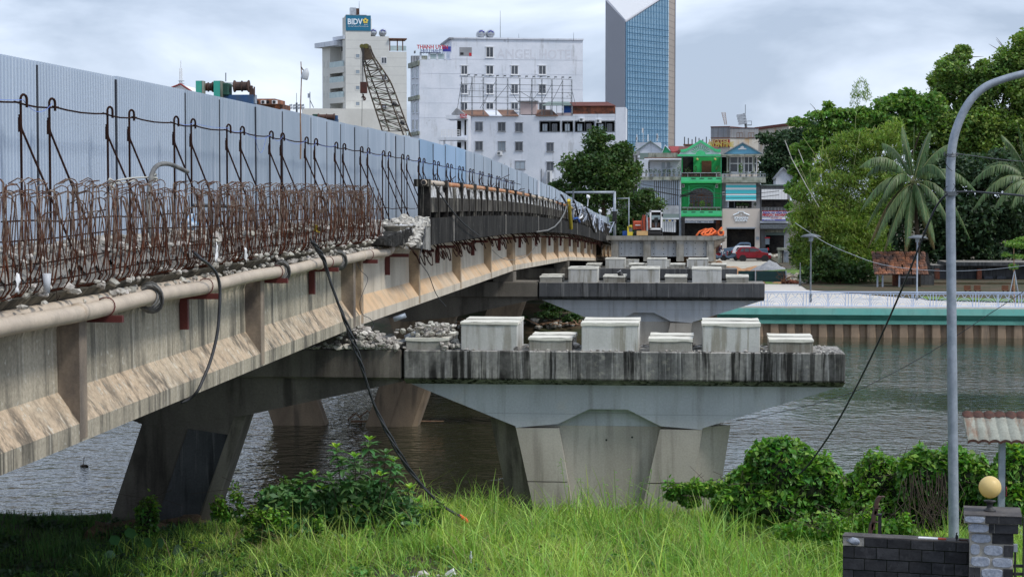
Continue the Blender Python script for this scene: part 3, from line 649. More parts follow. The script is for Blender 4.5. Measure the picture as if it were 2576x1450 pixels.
bm = [bar_mesh(i) for i in range(16)]; bi = [bar_mesh(100+i, True) for i in range(10)]
for m_ in bm: m_.materials.append(M['rebar2'])
n = 285; y = 14.3
for i in range(n):
    y += .0775*R.uniform(.35, 1.65); 
    if y > 36.4: break
    o = bpy.data.objects.new('rebar', bm[R.randrange(16)]); C.link(o); o.parent = cage; o.matrix_parent_inverse = Matrix.Translation(cage.location).inverted()
    o.location = (-5.88+R.uniform(-.03,.03), y, gs(y)+1.55); o.rotation_euler = (R.gauss(0,.075), R.gauss(0,.035), R.gauss(0,.3))
mb = MB(); mt_ = MB(); y = 14.3
while y < 36.6:
    y += .058*R.uniform(.3,1.7); src = bi[R.randrange(10)]; mw = Matrix.Translation((-5.92+R.uniform(-.05,.03), y, gs(y)+1.55)) @ Matrix.Rotation(R.gauss(0,.09), 4, 'X') @ Matrix.Rotation(R.gauss(0,.3), 4, 'Z')
    (mb if R.random() < .45 else mt_).add([mw @ v.co for v in src.vertices], [tuple(p_.vertices) for p_ in src.polygons])
put('inner_rebar', mb, M['rebar2'], cage, kind='stuff'); put('inner_rebar', mt_, M['rebar_top'], cage, 'mortar-coated inner bars', kind='stuff')
mb = MB()
for zz, xx in ((.30,-5.93),(.55,-6.1),(1.02-.1,-6.13)):
    for a, b in ((14,21.5),(21,29),(28.4,36.5)):
        mb.tube([(xx+R.uniform(-.02,.02), q, gs(q)+1.5+zz*.6+.02*math.sin(q)) for q in np.linspace(a, b, 7)], .008, 5, False)
put('tie_rod', mb, M['rebar'], cage, kind='stuff')
mb = MB()
for i in range(60):     # thin tie wires and dangling bits
    y = R.uniform(15, 36); z = gs(y)+1.5; p0 = Vector((-5.88, y, z+R.uniform(0,.5)))
    pts = [p0]
    for q in range(5): pts.append(pts[-1] + Vector((R.gauss(0,.03), R.gauss(0,.06), R.gauss(-.02,.05))))
    mb.tube(pts, .004, 3, False)
put('tie_wire', mb, M['rebar'], cage, kind='stuff')
pts = []
for i in range(22):
    y = R.uniform(15, 36.5); pts.append(((-5.92+R.uniform(-.05,.03), y, gs(y)+1.50+R.uniform(-.05,.04)), R.uniform(.02,.055)))
rocks('hanging_concrete_lump', pts, M['fresh'], 'pale lumps of concrete still caught at the foot of the rusty bars', 'rubble')

# litter among the bars
def rag(name, c, w_, h_, mt, label, cat, seed=0, rot=0, stand=True):
    rr = random.Random(seed); n = 7; V = []; 
    for j in range(n):
        for i in range(n):
            u, v = i/(n-1)-.5, j/(n-1)-.5
            V.append(Vector((.25*w_*fb(u*3+seed, v*3, 1) , u*w_*(1+.3*fb(v*4,seed,1)), v*h_*(1+.25*fb(u*4,seed+4,1)) + .1*w_*fb(u*5,v*5+seed,1))))
    mr = Matrix.Rotation(rot, 3, 'X'); V = [Vector(c) + mr @ v for v in V]
    mb = MB(); mb.add(V, [(j*n+i, j*n+i+1, (j+1)*n+i+1, (j+1)*n+i) for j in range(n-1) for i in range(n-1)])
    o = solo(name, mb, mt, label, cat, smooth=True); s_ = o.modifiers.new('thickness', 'SOLIDIFY'); s_.thickness = .006; return o
def near(x, y, X=-5.8): return onX(x, y, X)
rag('paper_sheet', near(619, 640), .10, .17, M['white'], 'creased white sheet hanging out below the rusty bars', 'paper', 1, .5)
rag('plastic_bag', near(545, 635), .09, .22, M['white'], 'white plastic bag snagged in the bars left of the hanging sheet', 'plastic bag', 2, -.3)
rag('blue_tape_bundle', near(480, 560, -6.3), .5, .18, mat('blue_white_tape', (.12,.35,.65), (.7,.75,.8), scale=9, fine=.05, bump=0), 'crumpled blue and white plastic tape lying behind the bars', 'plastic tape', 3, .1)
rag('white_rag', near(45, 712), .08, .17, M['white'], 'white scrap of plastic caught at the foot of the bars near the left edge', 'plastic scrap', 5, -.2)
mb = MB(); c = near(118, 712); mb.lathe((c.x, c.y, c.z), [(.0,-.09),(.026,-.09),(.04,.09),(.037,.09),(.024,-.08),(0,-.08)], 14); solo('plastic_cup', mb, M['plastic'], 'clear plastic cup wedged at the foot of the rusty bars', 'cup', smooth=True)
rag('yellow_strap', near(795, 575, -6.0), .3, .05, M['yellow'], 'short yellow strap caught behind the far bars', 'strap', 7, -.35)
rag('white_bag_far', near(860, 585, -6.0), .12, .22, M['white'], 'torn white bag stuck behind the far end of the bars', 'plastic bag', 8, .5)

# upright rebar props against the fence
props = thing('rebar_prop_row', 'row of dark rusty rebar props with hooked tops and raking bars holding the steel fence', 'fence props', (-7.2, 34, gs(34)+1.85))
Yk = [];  y = 19.93 - 3.105*2
while y < 82: Yk += [y, y + .93]; y += 3.105
for Y in Yk:
    z0 = gs(Y)+1.84; z1 = gs(Y)+3.50; rr_ = .015
    mb = MB(); hook = [(-7.2, Y, z0), (-7.2, Y, z1)] + [(-7.2+.022-.022*math.cos(a), Y+.035*(1-math.cos(a)), z1+.05*math.sin(a)) for a in np.linspace(.3, math.pi, 7)] + [(-7.2+.044, Y+.07, z1-.09)]
    mb.tube(hook, rr_, 6, False); pr_ = put('upright', mb, M['rebar'], props)
    mb = MB(); l = R.uniform(.95,1.05); mb.tube([(-7.21, Y-.02, z1-.05-.12), (-7.195, Y+.01, z1-.33), (-7.2+.54*l, Y+.05, z0)], rr_*.9, 6, False); put('raking_bar', mb, M['rebar'], props)
    mb = MB(); mb.box(-7.225,-7.195,Y-.025,Y-.005,z1-.36,z1-.2); put('weld_plate', mb, M['rebar'], props)
for i in range(0, len(Yk)-1):
    a, b = Yk[i]-.25, Yk[i+1]+.25
    if i % 2: a += .3; b -= .3
    zz = gs(a)+3.44
    mb = MB(); mb.tube([(-7.18, q, gs(q)+3.46-.03*math.sin((q-a)/(b-a)*math.pi)) for q in np.linspace(a, b, 5)], .011, 5, False); put('top_rail', mb, M['rebar'], props)
mb = MB(); 
for a in np.arange(13, 78, 6.2): mb.tube([(-7.16, q, gs(q)+2.16+.02*math.sin(q*2)) for q in np.linspace(a, a+6.0, 7)], .010, 5, False)
put('bottom_rail', mb, M['rebar'], props, kind='stuff')
mb = MB()
for i in range(46):          # shorter bent bars further along
    y = R.uniform(50, 118); z = gs(y)+1.8; hh = R.uniform(.7, 1.75 if y < 84 else 1.35); x = R.uniform(-7.2,-6.3)
    mb.tube([(x,y,z),(x+.02,y,z+hh*.7),(x+.05,y+.1,z+hh),(x+R.uniform(0,.4),y+.4,z+hh+R.uniform(-.2,.25))], .013, 5, False)
o = put('bent_bar', mb, M['rebar'], props, kind='stuff')
mb = MB()
for i in range(len(Yk)-1):
    if R.random() < .75:
        a, b = Yk[i], Yk[i+1]; s_ = R.uniform(.02,.12)
        mb.tube([(-7.17, a+(b-a)*t, gs(a+(b-a)*t)+3.49-s_*4*t*(1-t)) for t in np.linspace(0,1,8)], .0035, 3, False)
mb.tube([(-7.16, 31.0+.9*t, gs(31)+3.45-.30*math.sin(t*3.1)-(.0)) for t in np.linspace(0,1,9)], .004, 3, False)
solo('blue_string', mb, mat('blue_string', (.12,.2,.55), fine=0, bump=0), 'thin blue string strung along the tops of the rebar props', 'string')['kind'] = 'stuff'

# steel sheet fence
fence = thing('steel_sheet_fence', 'tall pale blue corrugated steel sheet fence running along the bridge', 'fence', (-7.5, 50, gs(50)+1.84))
joints = [6.0, 9.2, 12.3, 15.3, 18.3, 21.2, 24.25, 27.7, 29.8, 32.4, 34.6, 37.3, 39.0, 40.6, 42.4, 44.2, 46.9, 48.6, 50.1, 53.0, 56.0, 58.9, 61.6, 64.6, 67.2]
while joints[-1] < 194: joints.append(joints[-1] + R.choice([2.1, 3.1, 3.1, 4.2]))
fine_upto = 62
for a, b in zip(joints[:-1], joints[1:]):
    step = .105 if a < 45 else (.21 if a < 90 else .6)
    nn = max(2, int(round((b-a-.03)/step))); V = []; 
    ztop = float(np.interp(a, [20, 38, 49, 62, 85, 97, 121, 150, 195], [3.995, 4.05, 4.11, 4.22, 4.23, 4.18, 4.3, 4.2, 4.15])) + R.uniform(-.012,.012)*(1 if a < 50 else 2) ; lean = R.uniform(-.012,.012)
    cols_ = []
    for i in range(nn):
        for f_, o_ in ((0,0),(.36,0),(.46,.034),(.88,.034)):
            cols_.append((a+.025+(b-a-.05)*(i+f_)/nn, o_))
    cols_.append((b-.025, 0))
    mb = MB(); k = len(cols_)
    for (y_, o_) in cols_: mb.v.append((-7.5+o_, y_, gs(y_)+1.86)); 
    for (y_, o_) in cols_: mb.v.append((-7.5+o_+lean, y_, gs(y_)+ztop))
    mb.f = [(i, i+1, k+i+1, k+i) for i in range(k-1)]
    nm = 'fence_blue' if 51 < a < 63 else ('fence' if a < 27.5 else 'fence_grey')
    o = put('steel_sheet', mb, M[nm], fence, 'brighter blue sheet' if nm == 'fence_blue' else None)
    s_ = o.modifiers.new('thickness', 'SOLIDIFY'); s_.thickness = .004; s_.offset = 0
    mb = MB(); mb.box(-7.52, -7.452, a-.022, a+.022, gs(a)+1.82, gs(a)+ztop-.05); put('fence_post', mb, M['fencepost'], fence)
mb = MB()
for zz in (2.1, 3.0, 3.8):
    mb.loft([[(x, y, gs(y)+z) for x, z in ((-7.57,zz-.03),(-7.53,zz-.03),(-7.53,zz+.03),(-7.57,zz+.03))] for y in np.arange(6, 195, 6)])
put('fence_rail', mb, M['fencepost'], fence, kind='stuff')

# ================================================================ PIERS
def pier(i, label_new, label_old):
    Y = YP[i]; zt = g(Y) - .385; f = Y - .80; b = Y + .80; base = {1: .6, 2: -2.5, 3: -2.5, 4: -2}[i]
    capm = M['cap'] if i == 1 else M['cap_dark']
    t = thing('new_bridge_pier', label_new, 'bridge pier', (-1.1, Y, max(base, 0)))
    xl, xr = -5.04, 2.93; S = .967
    c = MB(); c.box(xl, xr, f, b, zt-.52, zt)
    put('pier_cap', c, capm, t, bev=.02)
    c = MB(); c.loft([[(xl,f,zt-.522),(xr,f,zt-.522),(xr,b,zt-.522),(xl,b,zt-.522)], [(xl+.0,f+.28,zt-.64),(xr-.02,f+.28,zt-.64),(xr-.02,b-.28,zt-.64),(xl,b-.28,zt-.64)]]); put('cap_underside', c, capm, t)
    z = lambda y: zt - (y-880)/137.5
    f2, b2 = f+.30, b-.30
    core = MB()
    base_r = zt - base
    def sl(y): return S*(-3.12 + .33*(y-1074)/200)      # stem left edge
    def sr(y): return S*(.41 - .22*(y-1074)/200)
    yb = 880 + base_r*137.5
    up = [(xl+.02,z(966)),(xr-.02,z(966)),(.41*S,z(1074)),(-3.12*S,z(1074))]
    core.ext(up, f2+.20, b2); put('hammerhead_core', core, M['pier'], t)
    # stem: hexagonal plan, tapering
    def ring(y, fr): 
        a, c_ = sl(y), sr(y); return [(a,fr,z(y)),(c_,fr,z(y)),(c_+.52,Y,z(y)),(c_,b2,z(y)),(a,b2,z(y)),(a-.5,Y,z(y))]
    st = MB(); st.loft([ring(1074.3, f2+.20), ring(yb, f2+.20)]); so = put('stem', st, M['pier_low'], t)
    # proud front skin round the recess
    A = [(-1.72,z(1029)),(-1.0,z(1029))]
    skin = MB(); skin.ext([(xl+.02,z(965)),(xr-.02,z(965)),(.41*S,z(1074)),(.41*S-.002,z(1078)), (-.373*S,z(1070)), (-1.0*S,z(1029)), (-1.72*S,z(1029)), (-2.31*S,z(1067)), (-3.12*S,z(1078)), (-3.12*S,z(1074))], f2, f2+.197)
    put('hammerhead_face', skin, M['pier'], t)
    lo = MB(); ymid = 1214 if i == 1 else 1250
    for (ya, yb_) in ((1078.4, ymid-1.2), (ymid+1.2, yb)):
        lo.ext([(sl(ya),z(ya)), (S*(-2.31+.26*(ya-1067)/200),z(ya)), (S*(-2.31+.26*(yb_-1067)/200),z(yb_)), (sl(yb_),z(yb_))], f2, f2+.197)
        lo.ext([(S*(-.373-.28*(ya-1070)/170),z(ya)), (sr(ya),z(ya)), (sr(yb_),z(yb_)), (S*(-.373-.28*(yb_-1070)/170),z(yb_))], f2, f2+.197)
    put('stem_face', lo, M['pier_low'], t)
    nose = MB()     # dark sheet laid over the left nose
    nose.add([(sl(1072)-.012,f2+.17,z(1072)),(sl(1072)-.515,Y-.02,z(1060)),(sl(yb)-.515,Y-.02,z(yb)),(sl(yb)-.012,f2+.17,z(yb))],[(0,1,2,3)])
    o = put('dark_nose_face', nose, M['cap_old'], t, 'dark left nose'); s_ = o.modifiers.new('thickness','SOLIDIFY'); s_.thickness = .01
    for hx, hy in ((1590,1100),(1525,1107)):
        h_ = MB(); q = P(hx, hy, f2+.12); 
        if i == 1: h_.tube([(q.x,f2+.195,q.z),(q.x,f2+.205,q.z)], .02, 8); put('tie_hole', h_, M['black'], t)
    # pedestals: tall shear blocks and short bearing pads, front and back rows
    def ped(xc, w_, h_, dy, nm, mt_, dz=0, skew=0):
        c = MB(); n = 5
        x0, x1 = xc-w_/2, xc+w_/2; y0, y1 = Y+dy[0], Y+dy[1]
        c.box(x0, x1, y0, y1, zt-.01, zt+h_); put(nm, c, mt_, t, bev=.012)
        l_ = MB(); m1 = 9   # thin ragged lip of spilt mortar round the top
        top = []; 
        for q in range(m1): top.append((x0-.012+(w_+.024)*q/(m1-1), y0-.014))
        for q in range(1, 4): top.append((x1+.012, y0-.014+(y1-y0+.02)*q/3))
        for q in range(1, m1): top.append((x1+.012-(w_+.024)*q/(m1-1), y1+.006))
        for q in range(1, 3): top.append((x0-.012, y1+.006-(y1-y0+.02)*q/3))
        l_.loft([[(x_, y_, zt+h_-.035+R.uniform(-.016,.012)) for x_, y_ in top], [(x_, y_, zt+h_+.012+R.uniform(-.004,.008)) for x_, y_ in top]])
        put(nm + '_lip', l_, M['mortar_lip'], t)
    for q, xc in enumerate((-3.48, -1.28, .90)):
        ped(xc, 1.03, .50, (-.74,-.10), 'tall_pedestal', M['block']); ped(xc+.01, 1.01, .515, (.0,.62), 'tall_pedestal', M['block'])
    for q, xc in enumerate((-4.62, -2.365, -.185, 1.975)):
        ped(xc, .775, .20 + (.02 if q else 0), (-.74,-.16), 'short_pedestal', M['block_old']); ped(xc+.02, .775, .235, (-.02,.58), 'short_pedestal', M['block_old'])
    # old pier beside it: wide cap on two splayed legs
    t2 = thing('old_bridge_pier', label_old, 'bridge pier', (-12.1, Y, max(base, 0)))
    c = MB(); xr = -5.09; xl = -19.0; c.box(xl, xr, f+.03, b, zt-.54, zt+.004); put('pier_cap', c, M['cap_old'], t2, bev=.03)
    c = MB(); ctr = -12.1
    up = [(xl,zt-.545),(xr,zt-.545),(xr,zt-.60),(-8.1,zt-1.27),(-9.95,zt-1.46),(-10.4,zt-1.30),(-13.8,zt-1.30),(-14.25,zt-1.46),(-16.1,zt-1.27),(xl,zt-.60)]
    c.ext(up, f+.22, b-.22); put('haunched_beam', c, M['cap_old'], t2)
    for s_ in (1, -1):
        def Xs(x): return x if s_ == 1 else 2*ctr - x
        lm = M['leg_old'] if i > 1 else M['cap_old']
        sh = .357*((zt-1.3) - base)
        def rg(x0_, x1_, zz): 
            a_, b_ = (Xs(x0_), Xs(x1_)); 
            if a_ > b_: a_, b_ = b_, a_
            return [(a_,f+.25,zz),(b_-.18,f+.25,zz),(b_,f+.45,zz),(b_,b-.45,zz),(b_-.18,b-.25,zz),(a_,b-.25,zz)]
        c = MB(); c.loft([rg(-9.93,-8.05,zt-1.20), rg(-9.93-sh,-8.05-sh,base)]); put('splayed_leg', c, lm, t2)
        if s_ == 1:
            pnl = MB(); za, zb_ = zt-1.52, base+.1; h_ = lambda zz: .357*((zt-1.3)-zz)
            pnl.add([(-9.05-h_(za),f+.246,za),(-8.30-h_(za),f+.246,za-.1),(-8.30-h_(zb_),f+.246,zb_),(-9.05-h_(zb_),f+.246,zb_)],[(0,1,2,3)])
            o = put('leg_panel', pnl, M['leg_old'] if i > 1 else M['cap_dark'], t2); sl_ = o.modifiers.new('thickness','SOLIDIFY'); sl_.thickness = .02
    for k in range(6):
        xc = -6.33-2.27*k; c = MB(); c.box(xc-.35, xc+.35, f+.1, b-.1, zt+.002, zt+.33); put('bearing_plinth', c, M['cap_old'], t2)
M['mortar_lip'] = mat('spilt_mortar_lip', (.70,.68,.60), (.62,.60,.53), scale=6, fine=.06, bump=0)
names = {1: ('nearest new concrete hammerhead pier, with its feet in the tall grass', 'nearest old pier, dark splayed legs under the streaked girder'),
         2: ('second new hammerhead pier, standing in the river behind the nearest one', 'second old pier, its brownish splayed legs standing in the water'),
         3: ('third new pier, low dark cap just above the second pier pedestals', 'third old pier, in shade by the far river bank'),
         4: ('farthest new pier, carrying the ends of the three girders', 'farthest old pier, deep in shade where the bridge comes down')}
for i in (1,2,3,4): pier(i, *names[i])
# rubble heaps on the nearest cap
pts = []; zt1 = g(34.5)-.385
for i in range(420):
    x = -5.85 + R.gauss(0,.42); y = 34.1 + R.uniform(-.3,.7); h_ = .34*math.exp(-((x+6.05)/.45)**2)+.10*math.exp(-((x+5.4)/.5)**2)
    if x < -7.2 or x > -4.9: continue
    pts.append(((x, y-.12, zt1+.02+R.random()*h_), R.uniform(.025,.085)))
for i in range(90): pts.append(((R.uniform(-8,-5.2), 33.72+R.random()*.1, zt1+.02), R.uniform(.02,.045)))
rocks('stone_rubble_heap', pts, M['rubble'], 'heap of broken stone on the end of the old pier cap', 'rubble')
pts = [((-4.62+R.gauss(0,.2), 34.15+R.uniform(-.3,.3), zt1+.25+R.random()*.22*math.exp(-((i%20-10)/9)**2)), R.uniform(.025,.07)) for i in range(150)]
rocks('small_rubble_heap', pts, M['rubble'], 'small heap of grey rubble piled on the short pedestal next to the gap', 'rubble')
pts = [((-4.25+R.gauss(0,.09), 34.0+R.uniform(-.3,.3), zt1+.02+R.random()*.12), R.uniform(.03,.07)) for i in range(40)]
pts += [((R.uniform(-4,3), R.choice([33.74, 34.45, 35.1])+R.uniform(0,.05), zt1+.015), R.uniform(.012,.035)) for i in range(150)]
pts += [((-2.98,33.8,zt1+.03),.09), ((-1.95,34.4,zt1+.05),.1)]
rocks('cap_debris', pts, M['rubble'], 'stone crumbs scattered between the pedestals of the nearest pier', 'rubble')
mb = MB()
for i in range(26):
    x = R.choice([-.75, .2, 1.6, -1.95]) + R.uniform(-.15,.25); y = 34.4+R.uniform(0,.5); a = R.uniform(-.4,.4); mb.tube([(x,y,zt1+.03),(x+.13,y+a*.3,zt1+.05)], .006, 4)
solo('dry_twig_litter', mb, M['stem'], 'dry twigs lying between the pedestals of the nearest pier', 'twigs')['kind'] = 'stuff'
for (x, y, l, lab) in ((990, 803, .22, 'short grey pipe offcut lying on the stone heap, nearest the girder'), (1003, 862, .30, 'grey pipe offcut lying at the foot of the stone heap'), (1018, 848, .2, 'grey pipe offcut half buried beside the rubble-topped pedestal')):
    q = P(x, y, 34.0); mb = MB(); mb.tube([q, q + Vector((l, .05, l*.35))], .045, 10); solo('pipe_offcut', mb, M['galv'], lab, 'pipe offcut', 'pipe offcuts in the rubble', smooth=True)
# black post standing on second cap
zt2 = g(67)-.385; q = P(1571, 706, 66.4); mb = MB(); mb.tube([(q.x, 66.4, zt2), (q.x-.2, 66.4, zt2+.38)], .09, 10); o = solo('black_bollard', mb, M['black'], 'leaning black tube with a white top between pedestals of the second pier', 'tube', smooth=True)
mb = MB(); mb.tube([(q.x-.2, 66.4, zt2+.381), (q.x-.205, 66.4, zt2+.39)], .085, 10); put('tube_end', mb, M['white'], o)

# three new girders on the far pier, with end diaphragms, slab and their overhang
nb = thing('new_girder_span', 'new concrete girder ends with grey panels between them, resting on the farthest pier', 'bridge span', (-1.3, 133, g(132)))
zt4 = H - 2.58; zb4 = H - 4.36
gx = [P(x, 620, 131.6).x for x in (1547, 1628, 1711, 1787)]
for k, xc in enumerate(gx):
    mb = MB(); s_ = [(-.26,0),(.26,0),(.26,.18),(.12,.4),(.12,1.15),(.3,1.45),(.5,1.52),(-.5,1.52),(-.3,1.45),(-.12,1.15),(-.12,.4),(-.26,.18)]
    mb.loft([[(xc+x, 131.4, zb4+z) for x, z in s_], [(xc+x, 164, zb4-1.2+z) for x, z in s_]]); gd = put('new_girder', mb, M['block_old'], nb)
    mb = MB(); mb.box(xc-.25, xc+.25, 131.42, 132.4, zb4+.2, zb4+1.50); put('end_block', mb, M['block_old'], nb)
for k in range(3):
    a, b = gx[k]+.26, gx[k+1]-.26
    mb = MB(); mb.box(a, b, 131.75, 131.95, zb4+.32, zb4+1.50); pn = put('end_diaphragm', mb, M['pier'], nb)
    for q in range(9):
        hx = a+.2+(b-a-.4)*(q % 3)/2; hz = zb4+.5+(q//3)*.38; h_ = MB(); h_.tube([(hx,131.735,hz),(hx,131.751,hz)], .035, 6); put('tie_hole', h_, M['black'], pn)
mb = MB(); mb.loft([[(x, y, z_+dz) for x, dz in ((gx[0]-.6,-.30),(gx[3]+.3,-.30),(gx[3]+1.15,-.12),(gx[3]+1.15,0),(gx[0]-.6,0))] for y, z_ in ((131.3, zt4),(164, zt4-1.3))]); put('new_deck_slab', mb, M['block_old'], nb)
mb = MB(); mb.add([(gx[3]+.25,131.38,zb4+1.0),(gx[3]+.25,131.38,zt4-.302),(gx[3]+1.1,131.38,zt4-.302)],[(0,1,2)]); mb.add([(gx[3]+.25,133.4,zb4+.75),(gx[3]+.25,133.4,zt4-.34),(gx[3]+1.1,133.4,zt4-.34)],[(2,1,0)]); mb.f += [(0,3,5,2)]
put('overhang_bracket', mb, M['rib1'], nb)
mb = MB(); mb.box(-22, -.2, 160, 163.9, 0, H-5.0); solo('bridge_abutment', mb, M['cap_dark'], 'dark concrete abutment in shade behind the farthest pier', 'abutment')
# approach ramp beyond
mb = MB(); mb.loft([[(x, y, z) for x, z in ((-20,1),(3,1),(3,zz),(-20,zz))] for y, zz in ((164.2,H-4.0),(216,1.5))]); struct('approach_road', mb, M['road'])
# ================================================================ BUILDINGS
GZ = 1.5
class Wall:
    """vertical wall plane through two ground points; o = out toward the viewer"""
    def __init__(s, A, B):
        s.A = Vector((A[0], A[1], 0)); s.u = (Vector((B[0], B[1], 0)) - s.A); s.len = s.u.length; s.u.normalize(); s.n = Vector((s.u.y, -s.u.x, 0))
        if s.n.y > 0: s.n = -s.n
        s.ang = math.atan2(s.u.y, s.u.x)
    def pix(s, x, y):
        r = ray(x, y); t = (s.A - Vector((0,0,0))).dot(s.n) / r.dot(s.n); q = r*t
        return ((q - s.A).dot(s.u), H + q.z)
    def pt(s, u, z, o=0):
        q = s.A + s.u*u + s.n*o; return Vector((q.x, q.y, z))
    def boxuz(s, mb, u0, u1, z0, z1, o=.1, d=.0):
        c = s.A + s.u*(u0+u1)/2 + s.n*(o-d)/2; c.z = (z0+z1)/2
        return mb.obox(c, s.u*(u1-u0)/2, s.n*(o+d)/2, (0,0,(z1-z0)/2))
    def box(s, mb, x0, y0, x1, y1, o=.1, d=0.):
        u0, z1 = s.pix(x0, y0); u1, z0 = s.pix(x1, y1); u0b, _ = s.pix(x0, (y0+y1)/2); u1b, _ = s.pix(x1, (y0+y1)/2)
        return s.boxuz(mb, u0b, u1b, GZ if y1 >= 420 else z0, z1, o, d)
    def part(s, name, x0, y0, x1, y1, mt, par, o=.1, d=0., lab=None):
        mb = MB(); s.box(mb, x0, y0, x1, y1, o, d); return put(name, mb, mt, par, lab)
    def window(s, x0, y0, x1, y1, par, frame=.09, glass='glassd', fm='white', mull=1, sill=True, sc_=0):
        u0, z1 = s.pix(x0, y0); u1, z0 = s.pix(x1, y1)
        mb = MB(); f = frame
        s.boxuz(mb, u0-f, u0, z0-f, z1+f, .07); s.boxuz(mb, u1, u1+f, z0-f, z1+f, .07); s.boxuz(mb, u0, u1, z1, z1+f, .068); s.boxuz(mb, u0, u1, z0-f, z0, .068)
        if sill: s.boxuz(mb, u0-f*2, u1+f*2, z0-f*2.2, z0-f, .16); s.boxuz(mb, u0-f*2, u1+f*2, z1+f, z1+f*2, .13)
        for k in range(mull):
            c = u0+(u1-u0)*(k+1)/(mull+1); s.boxuz(mb, c-.035, c+.035, z0, z1, .06+sc_)
        w_ = put('window', mb, M[fm], par)
        mb = MB(); s.boxuz(mb, u0, u1, z0, z1, .03+sc_); put('pane', mb, M[glass], w_); return w_
def base_of(W, u=None): 
    q = W.pt(u if u is not None else W.len/2, GZ); return (q.x, q.y, GZ)

# ---- white hotel (far)
A = P(1055, 300, 331); Bp = P(1466, 300, 338); Lp = P(1033, 300, 338)
Wm = Wall(A, Bp); Wl = Wall(Lp, A)
dep = 14
hotel = thing('white_hotel', 'big stained white hotel block with a ghost of old lettering high on its wall', 'building', base_of(Wm))
def zpx(W, x, y): return W.pix(x, y)[1]
zr = zpx(Wm, 1130, 97); zt_ = zpx(Wm, 1090, 150)
uR = Wm.len; u1 = Wm.pix(1136, 200)[0]
mb = MB(); Wm.boxuz(mb, u1, uR, zt_, zr, 0, dep); put('upper_wall', mb, M['offwhite'], hotel)
mb = MB(); q = [A, Bp, Bp + Vector((-1.5, dep, 0)), Lp + Vector((0, dep-3, 0)), Lp]
mb.loft([[(v.x, v.y, GZ) for v in q], [(v.x, v.y, zt_-.01) for v in q]]); put('wall', mb, M['offwhite'], hotel)
mb = MB(); Wm.boxuz(mb, u1-.4, uR+.15, zr, zr+.25, .25, dep); put('roof_edge', mb, M['offwhite'], hotel)
mb = MB(); Wm.boxuz(mb, u1-.5, u1+.3, zr-.1, zr+.15, .5, dep); put('roof_edge', mb, M['greywall'], hotel)
for k in range(5):
    y_ = 148 + 37*k
    mb = MB(); Wm.boxuz(mb, 0, uR, zpx(Wm, 1200, y_+.6), zpx(Wm, 1200, y_), .03); put('floor_band', mb, M['faint'], hotel)
rows = [(119.4,143.4),(166,186.5),(213,234.6),(258.6,278)]; cols_ = [(1160.7,1175.1),(1223.7,1240.2),(1286.5,1302.4),(1356,1372.5)]
for j, (a, b) in enumerate(rows):
    for i_, (c_, d_) in enumerate(cols_):
        if j == 0 and i_ != 1: continue
        Wm.window(c_, a, d_, b, hotel, .10, 'glassd', 'white')
for (a, b) in ((167,194),(215,239),(259,283),(303,326)):
    for (c_, d_) in ((1037,1042.3),(1047,1052)): Wl.window(c_, a, d_, b, hotel, .08, 'glassl', 'offwhite', 0)
for y_ in (160, 245, 334):
    mb = MB(); Wl.box(mb, 1031, y_, 1056, y_+4, .35); put('cornice', mb, M['mossy'], hotel)
Wm.part('open_bay', 1156, 118.8, 1187, 141, M['greywall'], hotel, .03, 0); Wm.part('open_bay_item', 1158, 132, 1166, 138, M['black'], hotel, .06, 0); Wm.part('open_bay_item', 1180, 133, 1186, 141, M['signred'], hotel, .06, 0)
# terrace with pillars, signs
for x in (1056, 1078, 1098, 1118, 1132): Wm.part('terrace_pillar', x, 133, x+4.5, 150, M['offwhite'], hotel, .05, .4)
Wm.part('terrace_back_wall', 1058, 138, 1078, 150, M['mossy'], hotel, -1.8, 2.0); Wm.part('terrace_glass', 1100, 135, 1117, 149, M['glasst'], hotel, 0, .1); Wm.part('terrace_glass', 1080, 135, 1097, 149, M['glasst'], hotel, 0, .1)
Wm.part('terrace_lintel', 1056, 131, 1110, 134, M['offwhite'], hotel, .05, .4)
for x in (1034, 1041, 1048): 
    mb = MB(); Wl.box(mb, x, 141, x+3, 157, .05, .3); put('terrace_pillar', mb, M['greywall'], hotel)
Wm.part('blue_banner', 1113, 117, 1134, 130, M['signblue'], hotel, .1, 0)
sg = thing('rooftop_letter_sign', 'red rooftop letter sign on a thin frame at the left end of the white hotel', 'sign', Wm.pt(2, zt_))
u_, z_ = Wm.pix(1087, 119.5); pos = Wm.pt(u_, z_, .6)
text('letters', 'THANH UYEN', .95, M['signred'], sg, pos, Wm.ang, .06, .02, .92)
u_, z_ = Wm.pix(1085, 129); text('letters', 'HVIU HAHT', .8, M['signblue'], sg, Wm.pt(u_, z_, .3), Wm.ang, .04, .0, .9, 'blue letters of the back of another sign')
mb = MB()
for y_ in (113, 126, 133): Wm.box(mb, 1057, y_, 1114, y_+.6, .35)
for x in np.arange(1057, 1115, 8): Wm.box(mb, x, 113, x+.6, 136, .33)
put('sign_frame', mb, M['galv'], sg)
u_, z_ = Wm.pix(1044, 131); text('letters', 'EIKU', .7, M['galv_d'], sg, Wm.pt(u_, z_, -.5), Wl.ang, .04, 0, .8, 'grey letters round the corner')
